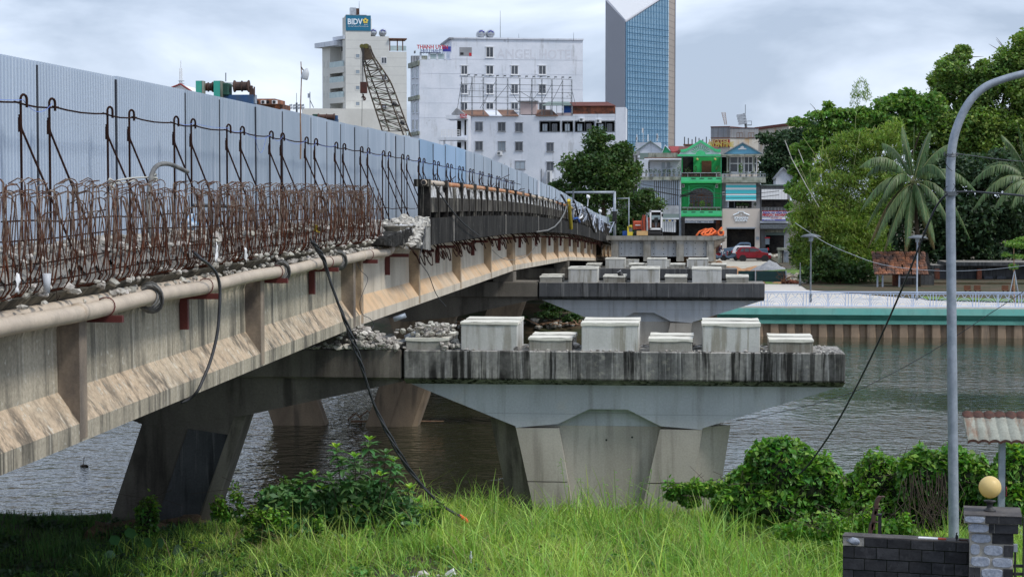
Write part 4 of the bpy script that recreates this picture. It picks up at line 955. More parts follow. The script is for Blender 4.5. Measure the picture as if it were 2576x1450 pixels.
# ghost letters: painted print on the wall
u_, z_ = Wm.pix(1350, 137.5); me = text_mesh('ANGEL HOTEL', 2.35, .004, 'CENTER', .05, .93)
me.transform(Matrix.Translation(Wm.pt(u_, z_, .012)) @ Matrix.Rotation(Wm.ang, 4, 'Z') @ Matrix.Rotation(rad(90), 4, 'X')); put('faded_letters', me, M['faint'], hotel)
def tank(name, c, r, l, lab, ax, grp):
    t = thing(name, lab, 'water tank', (c[0], c[1], c[2]-r), grp); d = Vector(ax).normalized()
    mb = MB(); mb.tube([Vector(c)-d*(l/2+.2), Vector(c)-d*l/2], r*.8, 14, True, r); mb.tube([Vector(c)-d*l/2, Vector(c)+d*l/2], r, 14); put('tank_body', mb, M['steelgrey'], t, smooth=True)
    a = Vector(c)-d*(l/2+.21); mb = MB(); u = Vector((0,0,1)).cross(d); 
    arc = [a + (u*math.cos(q)+Vector((0,0,1))*math.sin(q))*r*.66 - d*.02 for q in np.linspace(.35, math.pi-.35, 9)]
    mb.tube(arc, r*.13, 4); put('tank_emblem', mb, M['signblue'], t)
    for s_ in (-.6, .6):
        mb = MB(); mb.obox(Vector(c)+d*s_*l/2-Vector((0,0,r*.85)), u*r*.6, d*.06, (0,0,r*.3)); put('tank_stand', mb, M['galv_d'], t)
for k, x in enumerate((1213, 1236)):
    u_, z_ = Wm.pix(x, 87.5); tank('water_tank', Wm.pt(u_, zr+.28+.75, -2), .72, 2.4, ['left steel water tank on the white hotel roof', 'right steel water tank on the white hotel roof'][k], -Wm.n, 'steel water tanks on the roofs')
def mast(px, y0, y1, Y, lab, r=.05, mt='galv_d'):
    a = P(px, y1, Y); b = P(px, y0, Y); mb = MB(); mb.tube([a, b], r, 5, True, r*.4); return solo('lightning_rod', mb, M[mt], lab, 'rod', 'thin rods on the roofs')
mast(1258.5, 27, 99, 335, 'tall thin rod on the roof right of the two water tanks', .06); mast(1305, 85, 100, 336, 'short rod in the middle of the white hotel roof', .05); mast(1443, 82, 103, 337, 'short leaning rod near the right end of the white hotel roof', .05)

# ---- white office block with rusty roof (nearer)
A2 = P(1174, 400, 303); B2 = P(1574, 400, 303); W2 = Wall(A2, B2)
off = thing('white_apartment_block', 'long dirty white block with a rusty sheet roof and rooftop shacks behind the fence', 'building', base_of(W2))
def zz(y, x=1350): return W2.pix(x, y)[1]
mb = MB(); W2.boxuz(mb, 0, W2.pix(1548, 300)[0], GZ, zz(291), 0, 11); put('wall', mb, M['offwhite'], off)
mb = MB(); W2.boxuz(mb, W2.pix(1548.2, 300)[0], W2.len, GZ, zz(270.5), .05, 8); put('end_wall', mb, M['offwhite'], off)
mb = MB(); ra = lambda x: W2.pix(x, 290)[0]
for (xa, xb, mt) in ((1166,1232,'rustroof'),(1232,1264,'offwhite'),(1264,1306,'rustroof'),(1349,1404,'rustroof')):
    mb = MB(); a, b = ra(xa), ra(xb); z0_, z1_ = zz(291), zz(274)
    P0 = W2.pt(a, z0_, .25); P1 = W2.pt(b, z0_, .25); P2 = W2.pt(b-1.2, z1_, -2.6); P3 = W2.pt(a-1.2, z1_, -2.6)
    mb.add([P0, P1, P2, P3, P0-Vector((0,0,.08)), P1-Vector((0,0,.08)), P2-Vector((0,0,.08)), P3-Vector((0,0,.08))], [(0,1,2,3),(7,6,5,4),(0,4,5,1),(1,5,6,2),(2,6,7,3),(3,7,4,0)]); put('roof_sheet', mb, M[mt], off)
W2.part('roof_ridge', 1168, 272.5, 1310, 274.5, M['white'], off, -2.4, 2.8)
W2.part('rooftop_hut', 1308, 256, 1349, 287, M['glazepink'], off, -.3, 3.5); W2.part('hut_roof', 1303, 253.5, 1353, 256, M['greywall'], off, .1, 4)
W2.part('brick_wall', 1441, 267, 1547, 287, M['brick'], off, .02, 3)
W2.part('upper_wall', 1441, 287, 1547.5, 292, M['offwhite'], off, .03, 3)
mb = MB(); a, b = W2.pix(1432, 260)[0], W2.pix(1549, 260)[0]; z0_, z1_ = zz(266.5), zz(255)
mb.add([W2.pt(a, z0_, .4), W2.pt(b, z0_, .4), W2.pt(b-1.4, z1_, -2.4), W2.pt(a-.2, z1_, -2.4), W2.pt(a, z0_-.1, .4), W2.pt(b, z0_-.1, .4), W2.pt(b-1.4, z1_-.1, -2.4), W2.pt(a-.2, z1_-.1, -2.4)], [(0,1,2,3),(7,6,5,4),(0,4,5,1),(1,5,6,2),(2,6,7,3),(3,7,4,0)]); put('roof_sheet', mb, M['maroon'], off, 'maroon sheet over the brick wall')
mb = MB(); a, b = W2.pix(1363, 260)[0], W2.pix(1434, 260)[0]; z0_, z1_ = zz(265), zz(254)
mb.add([W2.pt(a, z0_, .6), W2.pt(b+.3, z0_, .6), W2.pt(b-.3, z1_, -2.4), W2.pt(a+.9, z1_, -2.4), W2.pt(a, z0_-.1, .6), W2.pt(b, z0_-.1, .6), W2.pt(b-.3, z1_-.1, -2.4), W2.pt(a+.9, z1_-.1, -2.4)], [(0,1,2,3),(7,6,5,4),(0,4,5,1),(1,5,6,2),(2,6,7,3),(3,7,4,0)]); put('roof_sheet', mb, M['greenroof'], off, 'grey-green canopy sheet')
W2.part('blue_tarp_wall', 1418, 265, 1438, 285, M['blue'], off, -.2, .3); W2.part('canopy_low_wall', 1400, 284, 1441, 291, M['glazepink'], off, .02, 1)
for x in (1370, 1384, 1400, 1416, 1440): W2.part('canopy_post', x, 265, x+1, 290, M['galv_d'], off, .1, .1)
for (a, b, c_, d_) in ((1196.6,308,1213.6,328),(1253.6,309,1270.6,329),(1297,310,1314,330),(1253.6,357,1270.6,378),(1297,358,1314,378),(1376,360,1392,380),(1297,406,1320,424),(1376,408,1392,428),(1196.6,357,1213.6,377),(1376,452,1392,470),(1297,452,1314,470)):
    W2.window(a, b, c_, d_, off, .07, 'glassl' if R.random() < .45 else 'glassd', 'greywall', 1, True)
for (a, b) in ((1358,1409),(1414,1441.5),(1446.5,1495),(1500,1546)):
    W2.part('ribbon_recess', a-1, 303, b+1, 332, M['greywall'], off, .03, 0)
    w_ = W2.window(a+1, 306, b-1, 330, off, .1, 'glassl', 'galv_d', 1, False)
    n_ = 2 if b-a > 40 else 1
    for k in range(n_):
        xx = a+(b-a)*(k+.55)/(n_+.1); W2.window(xx-6, 312, xx+5, 329, off, .06, 'glassd' if k else 'glassl', 'galv_d', 1, False, .012)
for (x, y) in ((1251, 381), (1376, 430), (1500, 300), (1458, 297)):
    t = MB(); W2.box(t, x, y, x+13, y+9, .7); ac = put('air_conditioner', t, M['white'], off); t = MB(); W2.box(t, x+1.5, y+1.5, x+8, y+7.5, .72); put('fan_grille', t, M['galv_d'], ac)
W2.part('stain_pipe', 1362, 425, 1363, 445, M['galv_d'], off, .1)
# stair tower with balconies at the left end
tw = thing('balcony_tower', 'narrow white stair tower with small balconies and a red number sign', 'building', P(1150, 480, 300))
W3 = Wall(P(1145, 400, 299), P(1177, 400, 299))
W3.part('wall', 1150, 300, 1178, 480, M['offwhite'], tw, 0, 4); W3.part('roof_slab', 1124, 290, 1178, 300, M['offwhite'], tw, 1.5, 5)
for k, y in enumerate((346, 400)):
    W3.part('balcony_slab', 1104+k*4, y, 1174, y+7, M['offwhite'], tw, 1.6, 3); 
    for q in range(4): W3.part('balcony_rail', 1112, y-19+q*4, 1160, y-18+q*4, M['white'], tw, 1.4, -1.3)
    for x in (1113, 1122, 1131, 1140, 1150, 1159): W3.part('balcony_post', x, y-19, x+1, y, M['white'], tw, 1.42, -1.3)
    W3.part('door_opening', 1150, y-42, 1160, y-4, M['dark'], tw, .03); W3.part('door_opening', 1168.5, y-44, 1173, y-6, M['dark'], tw, .03)
for y in (353, 407): W3.part('column', 1118, y, 1122, 480, M['offwhite'], tw, 1.3, -.8)
mb = MB(); a = W3.pix(1137, 293); b = W3.pix(1172, 293); pk = W3.pix(1151, 272)
mb.loft([[W3.pt(a[0], a[1]+.3, 1.2), W3.pt(b[0], b[1]+.3, 1.2), W3.pt(pk[0], pk[1], 1.2)], [W3.pt(a[0], a[1]+.3, -2), W3.pt(b[0], b[1]+.3, -2), W3.pt(pk[0], pk[1], -2)]]); put('gable', mb, M['greywall'], tw)
W3.part('red_number_sign', 1160.5, 288, 1177.5, 298, M['signred'], tw, 1.7, -1.6)
u_, z_ = W3.pix(1169, 295); text('sign_digits', '37468', .42, M['signwhite'], tw, W3.pt(u_, z_, 1.72), W3.ang, .01); u_, z_ = W3.pix(1169, 290.6); text('sign_digits', 'HOTEL', .25, M['signwhite'], tw, W3.pt(u_, z_, 1.72), W3.ang, .01)
# billboard frame on the roof
bf = thing('billboard_frame', 'empty rusty billboard scaffold with lamps on the roof of the long white block', 'billboard frame', W2.pt(12, zz(272)))
vx = [1161, 1187.5, 1216, 1248, 1277, 1307.5, 1338, 1363, 1388.5, 1415, 1438]
o_ = -1.2; Wb = Wall(P(1161, 200, 302), P(1438, 200, 300.5))
for x in vx:
    mb = MB(); y0 = 193 + (x-1161)*.03
    for dx in (-1.1, 1.1):
        a = Wb.pix(x+dx, y0); b = Wb.pix(x+dx, 290); mb.tube([Wb.pt(a[0], a[1]), Wb.pt(b[0], b[1])], .035, 4)
    for k in range(9):
        ya = y0 + (290-y0)*k/9; yb = y0 + (290-y0)*(k+1)/9; a = Wb.pix(x-1.1, ya); b = Wb.pix(x+1.1, yb); mb.tube([Wb.pt(*a), Wb.pt(*b)], .02, 3)
    put('upright_truss', mb, M['galv_d'], bf)
for y in (193, 210, 228, 243, 258):
    mb = MB(); a = Wb.pix(1160, y); b = Wb.pix(1439, y+7-(y-193)*.05); mb.tube([Wb.pt(*a), Wb.pt(*b)], .035, 4); put('crossbar', mb, M['galv_d'], bf)
for (xa, ya, xb, yb) in ((1147,280,1161,206),(1205,272,1248,203),(1240,255,1277,214),(1300,255,1277,212),(1305,228,1352,256),(1330,262,1363,222),(1362,256,1389,210),(1385,258,1415,204),(1446,262,1438,225),(1330,256,1338,214),(1180,240,1187,203),(1210,272,1228,240)):
    mb = MB(); a = Wb.pix(xa, ya); b = Wb.pix(xb, yb); mb.tube([Wb.pt(a[0], a[1], -.8 if ya > 240 else 0), Wb.pt(*b)], .04, 4); put('brace', mb, M['galv_d'], bf)
for k in range(15):
    x = 1179 + 18.2*k; y = 192.5 + (x-1161)*.025; a = Wb.pix(x-4, y+1); b = Wb.pix(x, y-4); mb = MB(); mb.tube([Wb.pt(*a), Wb.pt(b[0], b[1], .5)], .03, 4); l_ = put('lamp_arm', mb, M['galv_d'], bf)
    mb = MB(); mb.obox(Wb.pt(b[0]+.1, b[1], .55), Wb.u*.2, Wb.n*.12, (0,0,.09)); put('floodlight', mb, M['galv_d'], l_)

# ---- office tower with teal sign
Am = P(870, 200, 376); Bm = P(1023, 200, 379); W4 = Wall(Am, Bm)
bd = thing('cream_bank_building', 'cream high-rise with a teal bank sign at its top', 'building', base_of(W4))
def z4(y, x=900): return W4.pix(x, y)[1]
mb = MB(); W4.boxuz(mb, 0, W4.len, GZ, z4(129), 0, 13); put('wall', mb, M['cream'], bd)
mb = MB(); W4.boxuz(mb, 0, W4.pix(978.6, 100)[0], z4(129), z4(91), 0, 13); put('upper_wall', mb, M['cream'], bd)
mb = MB(); W4.boxuz(mb, 0, W4.pix(933, 60)[0], z4(91), z4(38.5), 0, 7); put('stair_tower', mb, M['cream'], bd)
sgn = W4.part('sign_board', 870.3, 38.8, 932.8, 78, M['bidv'], bd, .12, 0)
u_, z_ = W4.pix(892.5, 55.5); text('sign_letters', 'BIDV', 1.62, M['signwhite'], sgn, W4.pt(u_, z_, .14), W4.ang, .05, .035, .86)
u_, z_ = W4.pix(901, 66.5); text('sign_letters', 'Ngân hàng Thương mại Đầu tư và Phát triển', .28, M['signwhite'], sgn, W4.pt(u_, z_, .14), W4.ang, .01, .0, .8)
u_, z_ = W4.pix(919, 53)
for k in range(5):
    a = math.pi/2 + k*2*math.pi/5; c = Vector((u_+.36*math.cos(a), 0, z_+.36*math.sin(a))); mb = MB()
    q = W4.pt(c.x, c.z, .20); mb.obox(q, W4.u*.20, W4.n*.03, (0,0,.20)); pt_ = put('emblem_petal', mb, M['yellowsign'], sgn, bev=.1)
mb = MB()
for k in range(4): 
    xx = 916+k*2.2; W4.box(mb, xx, 61.5, xx+1.6, 62.5, .15)
put('sign_small_print', mb, M['signwhite'], sgn)
for y in (137, 177, 217, 257, 296): W4.window(895, y-.8, 904.4, y+8.4, bd, .13, 'glassl', 'cream2', 0, False)
for y in (145, 186, 262): W4.window(960, y, 972, y+14, bd, .10, 'glassd', 'white', 1, False)
W4.part('duct', 880.5, 19, 896, 38, M['steelgrey'], bd, 0, 1.6); W4.part('duct_hood', 896, 21, 903, 36, M['winch'], bd, 0, 1.2); W4.part('roof_slab', 870, 37, 922, 39, M['greywall'], bd, .1, 6)
for x in (979.5, 998.5, 1012): W4.part('pergola_post', x, 99, x+2.4, 128, M['wood'], bd, 0, .3)
W4.part('pergola_roof', 978, 96.5, 1023, 100, M['wood'], bd, .6, 4); W4.part('glass_parapet', 981, 115, 1022, 128, M['glasst'], bd, -.02, .06)
for k, x in enumerate((940, 964)):
    u_, z_ = W4.pix(x, 80); tank('water_tank', W4.pt(u_, z4(91)+.85, -1.5), .72, 2.2, ['left steel water tank on the cream building', 'right steel water tank on the cream building'][k], -W4.n, 'steel water tanks on the roofs')
mast(903.5, 3, 38, 377, 'thin rod above the teal bank sign', .07)
# left wing with balconies
W5 = Wall(P(811, 200, 384), P(870, 200, 376)); 
def z5(y, x=850): return W5.pix(x, y)[1]
mb = MB(); W5.boxuz(mb, 0, W5.pix(830, 200)[0], GZ, z5(114), 0, 9); put('wing_wall', mb, M['cream2'], bd)
mb = MB(); W5.boxuz(mb, W5.pix(830, 200)[0], W5.len, GZ, z5(98), -2.4, 9); put('wing_recess_wall', mb, M['cream2'], bd)
W5.part('wing_side', 862, 45, 870, 275, M['cream2'], bd, .0, 6)
W5.part('roof_slab', 802, 110, 850, 115, M['offwhite'], bd, 1.0, 9); W5.part('roof_slab', 840, 94, 868, 98, M['offwhite'], bd, .3, 6)
for y in (170, 208, 246):
    W5.part('balcony_slab', 830, y+1, 867, y+12, M['cream2'], bd, .2, 2.5)
    W5.part('balcony_glass', 830.5, y-13, 866, y+1, M['glasst'], bd, .15, -.10); W5.part('balcony_door', 849, y-25, 856, y-5, M['glassd'], bd, -2.3, 2.4); W5.window(835, y-19, 845, y-5, bd, .06, 'glassd', 'white', 1, False) if False else W5.part('balcony_window', 835, y-19, 845, y-6, M['glassd'], bd, -2.3, 2.4)
W5.part('wing_window', 834, 114, 846, 126, M['glassd'], bd, -2.3, 2.4); W5.part('corner_window', 847, 102, 860, 136, M['glassd'], bd, -1.8, 2.2)
for y in (153, 191, 229):
    for x in (813, 821.5): W5.part('louvre', x, y, x+4, y+16, M['cream'], bd, .06)
u_, z_ = W5.pix(856, 82); tank('water_tank', W5.pt(u_, z5(94)+.9, -2), .85, 2.4, 'steel water tank behind the teal sign on the left', W5.u, 'steel water tanks on the roofs')
mb = MB(); W6 = Wall(P(762, 300, 370), P(872, 300, 372)); W6.box(mb, 762, 272.5, 1010, 480, 0, 4); solo('cream_podium', mb, M['cream2'], 'low cream wing at the foot of the cream high-rise', 'building')

# ---- glass skyscraper
c0 = P(1574, 300, 1000); l0 = P(1524.3, 300, 1040); r0 = P(1681, 300, 1030); e0 = P(1697.7, 300, 1046)
Wr = Wall(c0, r0); Wlf = Wall(l0, c0); We = Wall(r0, e0)
sk = thing('glass_skyscraper', 'tall blue glass skyscraper with a slanting V-cut roof', 'skyscraper', (c0.x, c0.y, GZ))
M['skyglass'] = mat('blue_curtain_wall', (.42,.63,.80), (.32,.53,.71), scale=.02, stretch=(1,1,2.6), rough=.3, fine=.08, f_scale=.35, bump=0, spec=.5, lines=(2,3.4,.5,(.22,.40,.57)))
M['skydark'] = mat('grey_curtain_wall', (.24,.27,.34), (.19,.22,.29), scale=.02, rough=.3, fine=.08, f_scale=.3, bump=0)  # grey curtain wall of the left face, rear, roof and corner fin
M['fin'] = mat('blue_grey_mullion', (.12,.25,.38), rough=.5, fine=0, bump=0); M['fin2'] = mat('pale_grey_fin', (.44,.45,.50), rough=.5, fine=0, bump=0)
M['tanclad'] = mat('tan_cladding', (.34,.29,.25), (.28,.24,.21), scale=.02, rough=.5, fine=.06, f_scale=.3, bump=0, lines=(2,3.4,.5,(.2,.17,.15)))
zc = Wr.pix(1574, 55)[1]; zl = Wlf.pix(1524.3, 0)[1]; zrr = Wr.pix(1681, -16)[1]
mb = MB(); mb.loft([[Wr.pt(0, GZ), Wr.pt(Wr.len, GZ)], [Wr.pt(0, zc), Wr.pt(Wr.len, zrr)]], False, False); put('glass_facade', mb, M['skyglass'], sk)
mb = MB(); mb.loft([[Wlf.pt(0, GZ), Wlf.pt(Wlf.len, GZ)], [Wlf.pt(0, zl), Wlf.pt(Wlf.len, zc)]], False, False); put('grey_facade', mb, M['skydark'], sk)
mb = MB(); mb.loft([[We.pt(0, GZ), We.pt(We.len*.93, GZ)], [We.pt(0, zrr), We.pt(We.len*.93, zrr)]], False, False); put('clad_edge', mb, M['tanclad'], sk)
mb = MB(); We.boxuz(mb, We.len*.93, We.len, GZ, zrr, .3, 30); put('corner_fin', mb, M['skydark'], sk)
bk = Vector((l0.x+ (r0.x-c0.x), l0.y + (r0.y-c0.y), 0))
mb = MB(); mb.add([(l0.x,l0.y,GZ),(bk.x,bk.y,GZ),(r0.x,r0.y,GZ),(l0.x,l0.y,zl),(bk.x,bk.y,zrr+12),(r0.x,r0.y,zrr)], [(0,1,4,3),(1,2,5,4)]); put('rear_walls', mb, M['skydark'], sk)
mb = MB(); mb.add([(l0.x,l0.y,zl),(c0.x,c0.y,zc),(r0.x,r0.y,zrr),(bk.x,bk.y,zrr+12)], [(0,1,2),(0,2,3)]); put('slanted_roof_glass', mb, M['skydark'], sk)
nr = Vector((0,-.6,.8))
for k in range(26):
    t = (k+1)/27; a = Vector((c0.x,c0.y,zc)).lerp(Vector((l0.x,l0.y,zl)), t); b = Vector((c0.x,c0.y,zc)).lerp(Vector((r0.x,r0.y,zrr)), t*.86)
    mb = MB(); mb.tube([a+nr*.3, b+nr*.3], .42, 4); put('roof_louvre', mb, M['white'], sk)
mb = MB(); mb.tube([Vector((l0.x,l0.y,zl))+nr*.2, Vector((c0.x,c0.y,zc))+nr*.2, Vector((r0.x,r0.y,zrr))+nr*.2], .75, 4); put('roof_edge', mb, M['fin2'], sk)
for k in range(1, 27):
    u = Wr.len*k/27; zt_k = zc + (zrr-zc)*u/Wr.len; mb = MB(); Wr.boxuz(mb, u-.09, u+.09, GZ, zt_k, .5); put('mullion', mb, M['fin'], sk)
for k in range(0, 20):
    u = Wlf.len*(k+.5)/20; zt_k = zl + (zc-zl)*u/Wlf.len; mb = MB(); Wlf.boxuz(mb, u-.33, u+.33, GZ, zt_k, .6); put('vertical_fin', mb, M['fin2'], sk)
mb = MB(); Wr.boxuz(mb, -.3, .3, GZ, zc, .6); put('corner_post', mb, M['fin'], sk)
for k in range(1, 36):
    z = GZ + k*6.8/2*1.0
    if z > zc: break
    mb = MB(); Wr.boxuz(mb, 0, Wr.len, z-.12, z+.12, .25); put('floor_line', mb, M['fin'], sk)

# ================================================================ SHOP HOUSES ACROSS THE STREET
YH = 218.0
def hx(x): return 1577.8 + .2*x
def hy(y): return 354.2 + .2*y
def hb(name, x0, y0, x1, y1, mt, par, dy=0., d=.3, lab=None, mb=None):
    """box given in house-zoom coordinates; dy metres in front of the facade line, d deep"""
    m_ = MB(); m_.pb(hx(x0), hy(y0), hx(x1), hy(y1), YH - dy, d)
    if y1 >= 1285: m_.v = [(v[0], v[1], GZ if i < 4 else v[2]) for i, v in enumerate(m_.v)]
    return put(name, m_, M[mt] if isinstance(mt, str) else mt, par, lab)
def house(name, lab, cat='house', x=400): q = P(hx(x), 600, YH); return thing(name, lab, cat, (q.x, YH, GZ))
def ac(par, x, y, dy=.1): a = hb('air_conditioner', x, y, x+30, y+42, 'white', par, dy+.35, .35); m_ = MB(); m_.pb(hx(x+5), hy(y+8), hx(x+25), hy(y+36), YH-dy-.37, .02); put('fan_grille', m_, M['galv_d'], a)
def potted(par_lab, x, y, w_, h_, dy, mt='leaf_mid', n=60, pot=True):
    a = P(hx(x), hy(y), YH-dy); s_ = .2*YH/F; t = thing('potted_plant', par_lab, 'potted plant', (a.x, a.y, a.z), 'potted plants on the balconies')
    if pot: m_ = MB(); m_.lathe((a.x, a.y, a.z), [(.10,0),(.15,.24),(.13,.24),(.12,.2)], 10); put('pot', m_, M['block_old'], t)
    put('foliage', leafcloud([(a.x, a.y, a.z+.24+h_*s_/2, w_*s_/2, w_*s_/2, h_*s_/2)], n, .16, seed=int(x)), M[mt], t)
def leafcloud(blobs, n, size, seed=1, aspect=.55, hang=0., sub=0, subr=.3, shell=.5, up=.3):
    """n small folded leaves (two quads sharing an edge made of 6 points) spread through ellipsoid blobs"""
    rg = np.random.default_rng(seed); B = np.array(blobs, dtype=float)
    vol = (B[:,3]*B[:,4]*B[:,5])**(2/3); pr = vol/vol.sum()
    k = rg.choice(len(B), n, p=pr); d = rg.normal(size=(n,3)); d /= np.linalg.norm(d, axis=1)[:,None]
    if sub:
        kk = rg.choice(len(B), sub, p=pr); dd = rg.normal(size=(sub,3)); dd[:,2] = dd[:,2]*.9 + .1; dd /= np.linalg.norm(dd, axis=1)[:,None]
        rr = rg.random(sub)**.4; cen = B[kk,:3] + dd*rr[:,None]*B[kk,3:]*(1-subr*.45); j = rg.integers(0, sub, n)
        sr_ = (B[kk,3:].min(axis=1)*subr*rg.uniform(.6, 1.5, sub))[j]
        c = cen[j] + d*(rg.random(n)**.45)[:,None]*sr_[:,None]*np.array([1.35,1.35,.8])
        fill = rg.random(n) < .3; c2 = B[k,:3] + d*(rg.random(n)**.5)[:,None]*B[k,3:]*.92; c[fill] = c2[fill]
    else:
        c = B[k,:3] + d*(shell + (1-shell)*rg.random(n)**.7)[:,None]*B[k,3:]
    t = rg.normal(size=(n,3)); t[:,2] = t[:,2]*.7 - hang*2.2; t /= np.linalg.norm(t, axis=1)[:,None]
    nn = rg.normal(size=(n,3)); nn[:,2] += up*2; nn -= (nn*t).sum(1)[:,None]*t; nn /= np.linalg.norm(nn, axis=1)[:,None]; s = np.cross(t, nn)
    L_ = (size*rg.uniform(.6, 1.3, n))[:,None]; W_ = L_*aspect*.5
    v = np.stack([c - t*L_*.5, c - t*L_*.08 + s*W_ + nn*W_*.25, c + t*L_*.5, c - t*L_*.08 - s*W_ + nn*W_*.25], axis=1).reshape(-1,3)
    return np_mesh('leaves', v, np.arange(n*4).reshape(n,4))

# -- house A : grey, corrugated front
hA = house('grey_shop_house', 'narrow grey shop house with a corrugated metal front, left of the green house', x=400)
hb('wall', 125, 497, 670, 1300, 'greywall', hA, 0, 8); hb('side_pillar', 125, 455, 147, 1010, 'offwhite', hA, .3, .29); hb('side_pillar', 655, 455, 680, 1190, 'offwhite', hA, .3, .29)
for k in range(38):
    x = 148 + k*13.3; hb('corrugated_sheet', x, 497, x+12.6, 808, 'fence_grey' if k < 14 or k % 2 else 'galv_d', hA, .12 + (.06 if k % 2 else 0), .1)
hb('balcony_slab', 122, 450, 682, 492, 'mossy', hA, .6, 1.6); hb('upper_wall', 268, 232, 682, 452, 'offwhite', hA, -1.2, 6)
for x in (432, 500): hb('door_leaf', x, 268, x+42, 445, 'glassl', hA, -1.15, .06)
hb('door_frame', 425, 262, 550, 268, 'white', hA, -1.1, .1); hb('dark_window', 265, 265, 279, 380, 'dark', hA, -1.13, .1)
hb('canopy', 215, 207, 682, 222, 'rustroof', hA, .4, 2.5); hb('canopy_fascia', 215, 220, 682, 236, 'offwhite', hA, .42, .3)
hb('parapet', 262, 150, 635, 205, 'mossy', hA, -1.2, .3)
for q in range(2): hb('balcony_rail', 140, 350+q*50, 690, 354+q*50, 'galv', hA, .55, .04)
for k in range(14): hb('balcony_post', 140+k*42, 350, 143+k*42, 450, 'galv', hA, .55, .04)
hb('balcony_glass', 142, 356, 690, 448, M['glasst'], hA, .5, .02) if False else None
hb('lower_awning', 128, 812, 657, 917, 'steelgrey', hA, .8, .4); hb('awning_band', 40, 918, 657, 972, 'greenroof', hA, 1.0, .5); hb('awning_lip', 20, 970, 657, 984, 'offwhite', hA, 1.3, .3)
hb('shop_opening', 445, 990, 650, 1290, 'dark', hA, .05, .3); hb('shop_opening', 130, 990, 440, 1290, 'dark', hA, .05, .3)
for k in range(15): hb('rolled_awning', 440+k*11.6, 1018, 450.5+k*11.6, 1140 + k*.6, 'white' if k % 2 else 'galv', hA, .9, .08)
hb('shop_banner', 440, 990, 615, 1016, 'white', hA, .95, .06)
for k, c_ in enumerate(('lawn','blue','yellow','blue')): hb('banner_mark', 450+k*36, 994, 476+k*36, 1010, c_, hA, .97, .02)
for k, (x, w_, h_) in enumerate(((175,60,80),(240,40,60),(300,50,70),(350,45,75),(405,40,60),(470,45,70),(530,50,60),(590,50,75),(650,50,110))): potted(['leafy pot at the left end of the grey house balcony','second pot on the grey house balcony','third pot on the grey house balcony','tall pot before the white wall of the grey house balcony','pot left of the glazed doors on the grey house balcony','pot in front of the left glazed door leaf','pot in front of the right glazed door leaf','pot right of the glazed doors on the grey house balcony','tallest pot at the right end of the grey house balcony'][k], x, 445, w_, h_, .2)
# gables behind
def gable(name, lab, x0, x1, yb, xp, yp, dy, d, wall, roof, eave=.25, down=60):
    t = house(name, lab, 'house', (x0+x1)/2); a = P(hx(x0), hy(yb), YH-dy); b = P(hx(x1), hy(yb), YH-dy); p_ = P(hx(xp), hy(yp), YH-dy); c_ = P(hx(x0), hy(yb+down), YH-dy)
    m_ = MB(); m_.loft([[(a.x,y,c_.z),(b.x,y,c_.z),(b.x,y,b.z),(p_.x,y,p_.z),(a.x,y,a.z)] for y in (YH-dy, YH-dy+d)]); put('wall', m_, M[wall], t)
    m_ = MB(); e = eave; th = .14
    for (q0, q1) in ((a, p_), (p_, b)):
        s_ = Vector((q1.x-q0.x, 0, q1.z-q0.z)).normalized(); q0e = q0 - s_*(e if q0 is a else 0); q1e = q1 + s_*(e if q1 is b else 0)
        m_.loft([[(q0e.x,y,q0e.z+.01),(q1e.x,y,q1e.z+.01),(q1e.x,y,q1e.z+th),(q0e.x,y,q0e.z+th)] for y in (YH-dy-.35, YH-dy+d)])
    put('roof', m_, M[roof], t); return t, a, b, p_
gable('white_gabled_house', 'white gable with a grey roof behind the grey shop house', 90, 490, 152, 290, 10, -14, 8, 'offwhite', 'greenroof')
gable('mint_gabled_house', 'small mint-green gable beside the red roof', 440, 560, 152, 478, 62, -9, 6, 'green_l', 'offwhite')
hr = house('red_roofed_house', 'red tiled roof peeking out between the mint gable and the green house', 'house', 600); m_ = MB(); a = P(hx(520), hy(66), YH+12); b = P(hx(700), hy(66), YH+12); c_ = P(hx(560), hy(135), YH+7); d_ = P(hx(700), hy(135), YH+7)
m_.add([a, b, d_, c_, a-Vector((0,0,.3)), b-Vector((0,0,.3)), d_-Vector((0,0,.3)), c_-Vector((0,0,.3))], [(0,3,2,1),(4,5,6,7),(3,7,6,2),(0,4,7,3),(1,2,6,5),(0,1,5,4)]); put('roof', m_, M['roofred'], hr)
m_ = MB(); m_.box(c_.x, d_.x, YH+7.5, YH+12, GZ, c_.z-.3); put('wall', m_, M['greywall'], hr)
hr2 = house('red_roofed_house', 'dark red roof strip directly behind the green gable', 'house', 900); m_ = MB(); a = P(hx(650), hy(70), YH+8); b = P(hx(1140), hy(70), YH+8); c_ = P(hx(640), hy(115), YH+5); d_ = P(hx(1150), hy(115), YH+5)
m_.add([a, b, d_, c_, a-Vector((0,0,.3)), b-Vector((0,0,.3)), d_-Vector((0,0,.3)), c_-Vector((0,0,.3))], [(0,3,2,1),(4,5,6,7),(3,7,6,2),(0,4,7,3),(1,2,6,5),(0,1,5,4)]); put('roof', m_, M['maroon'], hr2); m_ = MB(); m_.box(c_.x+.3, d_.x-.3, YH+5.5, YH+8, GZ, c_.z-.3); put('wall', m_, M['greywall'], hr2)
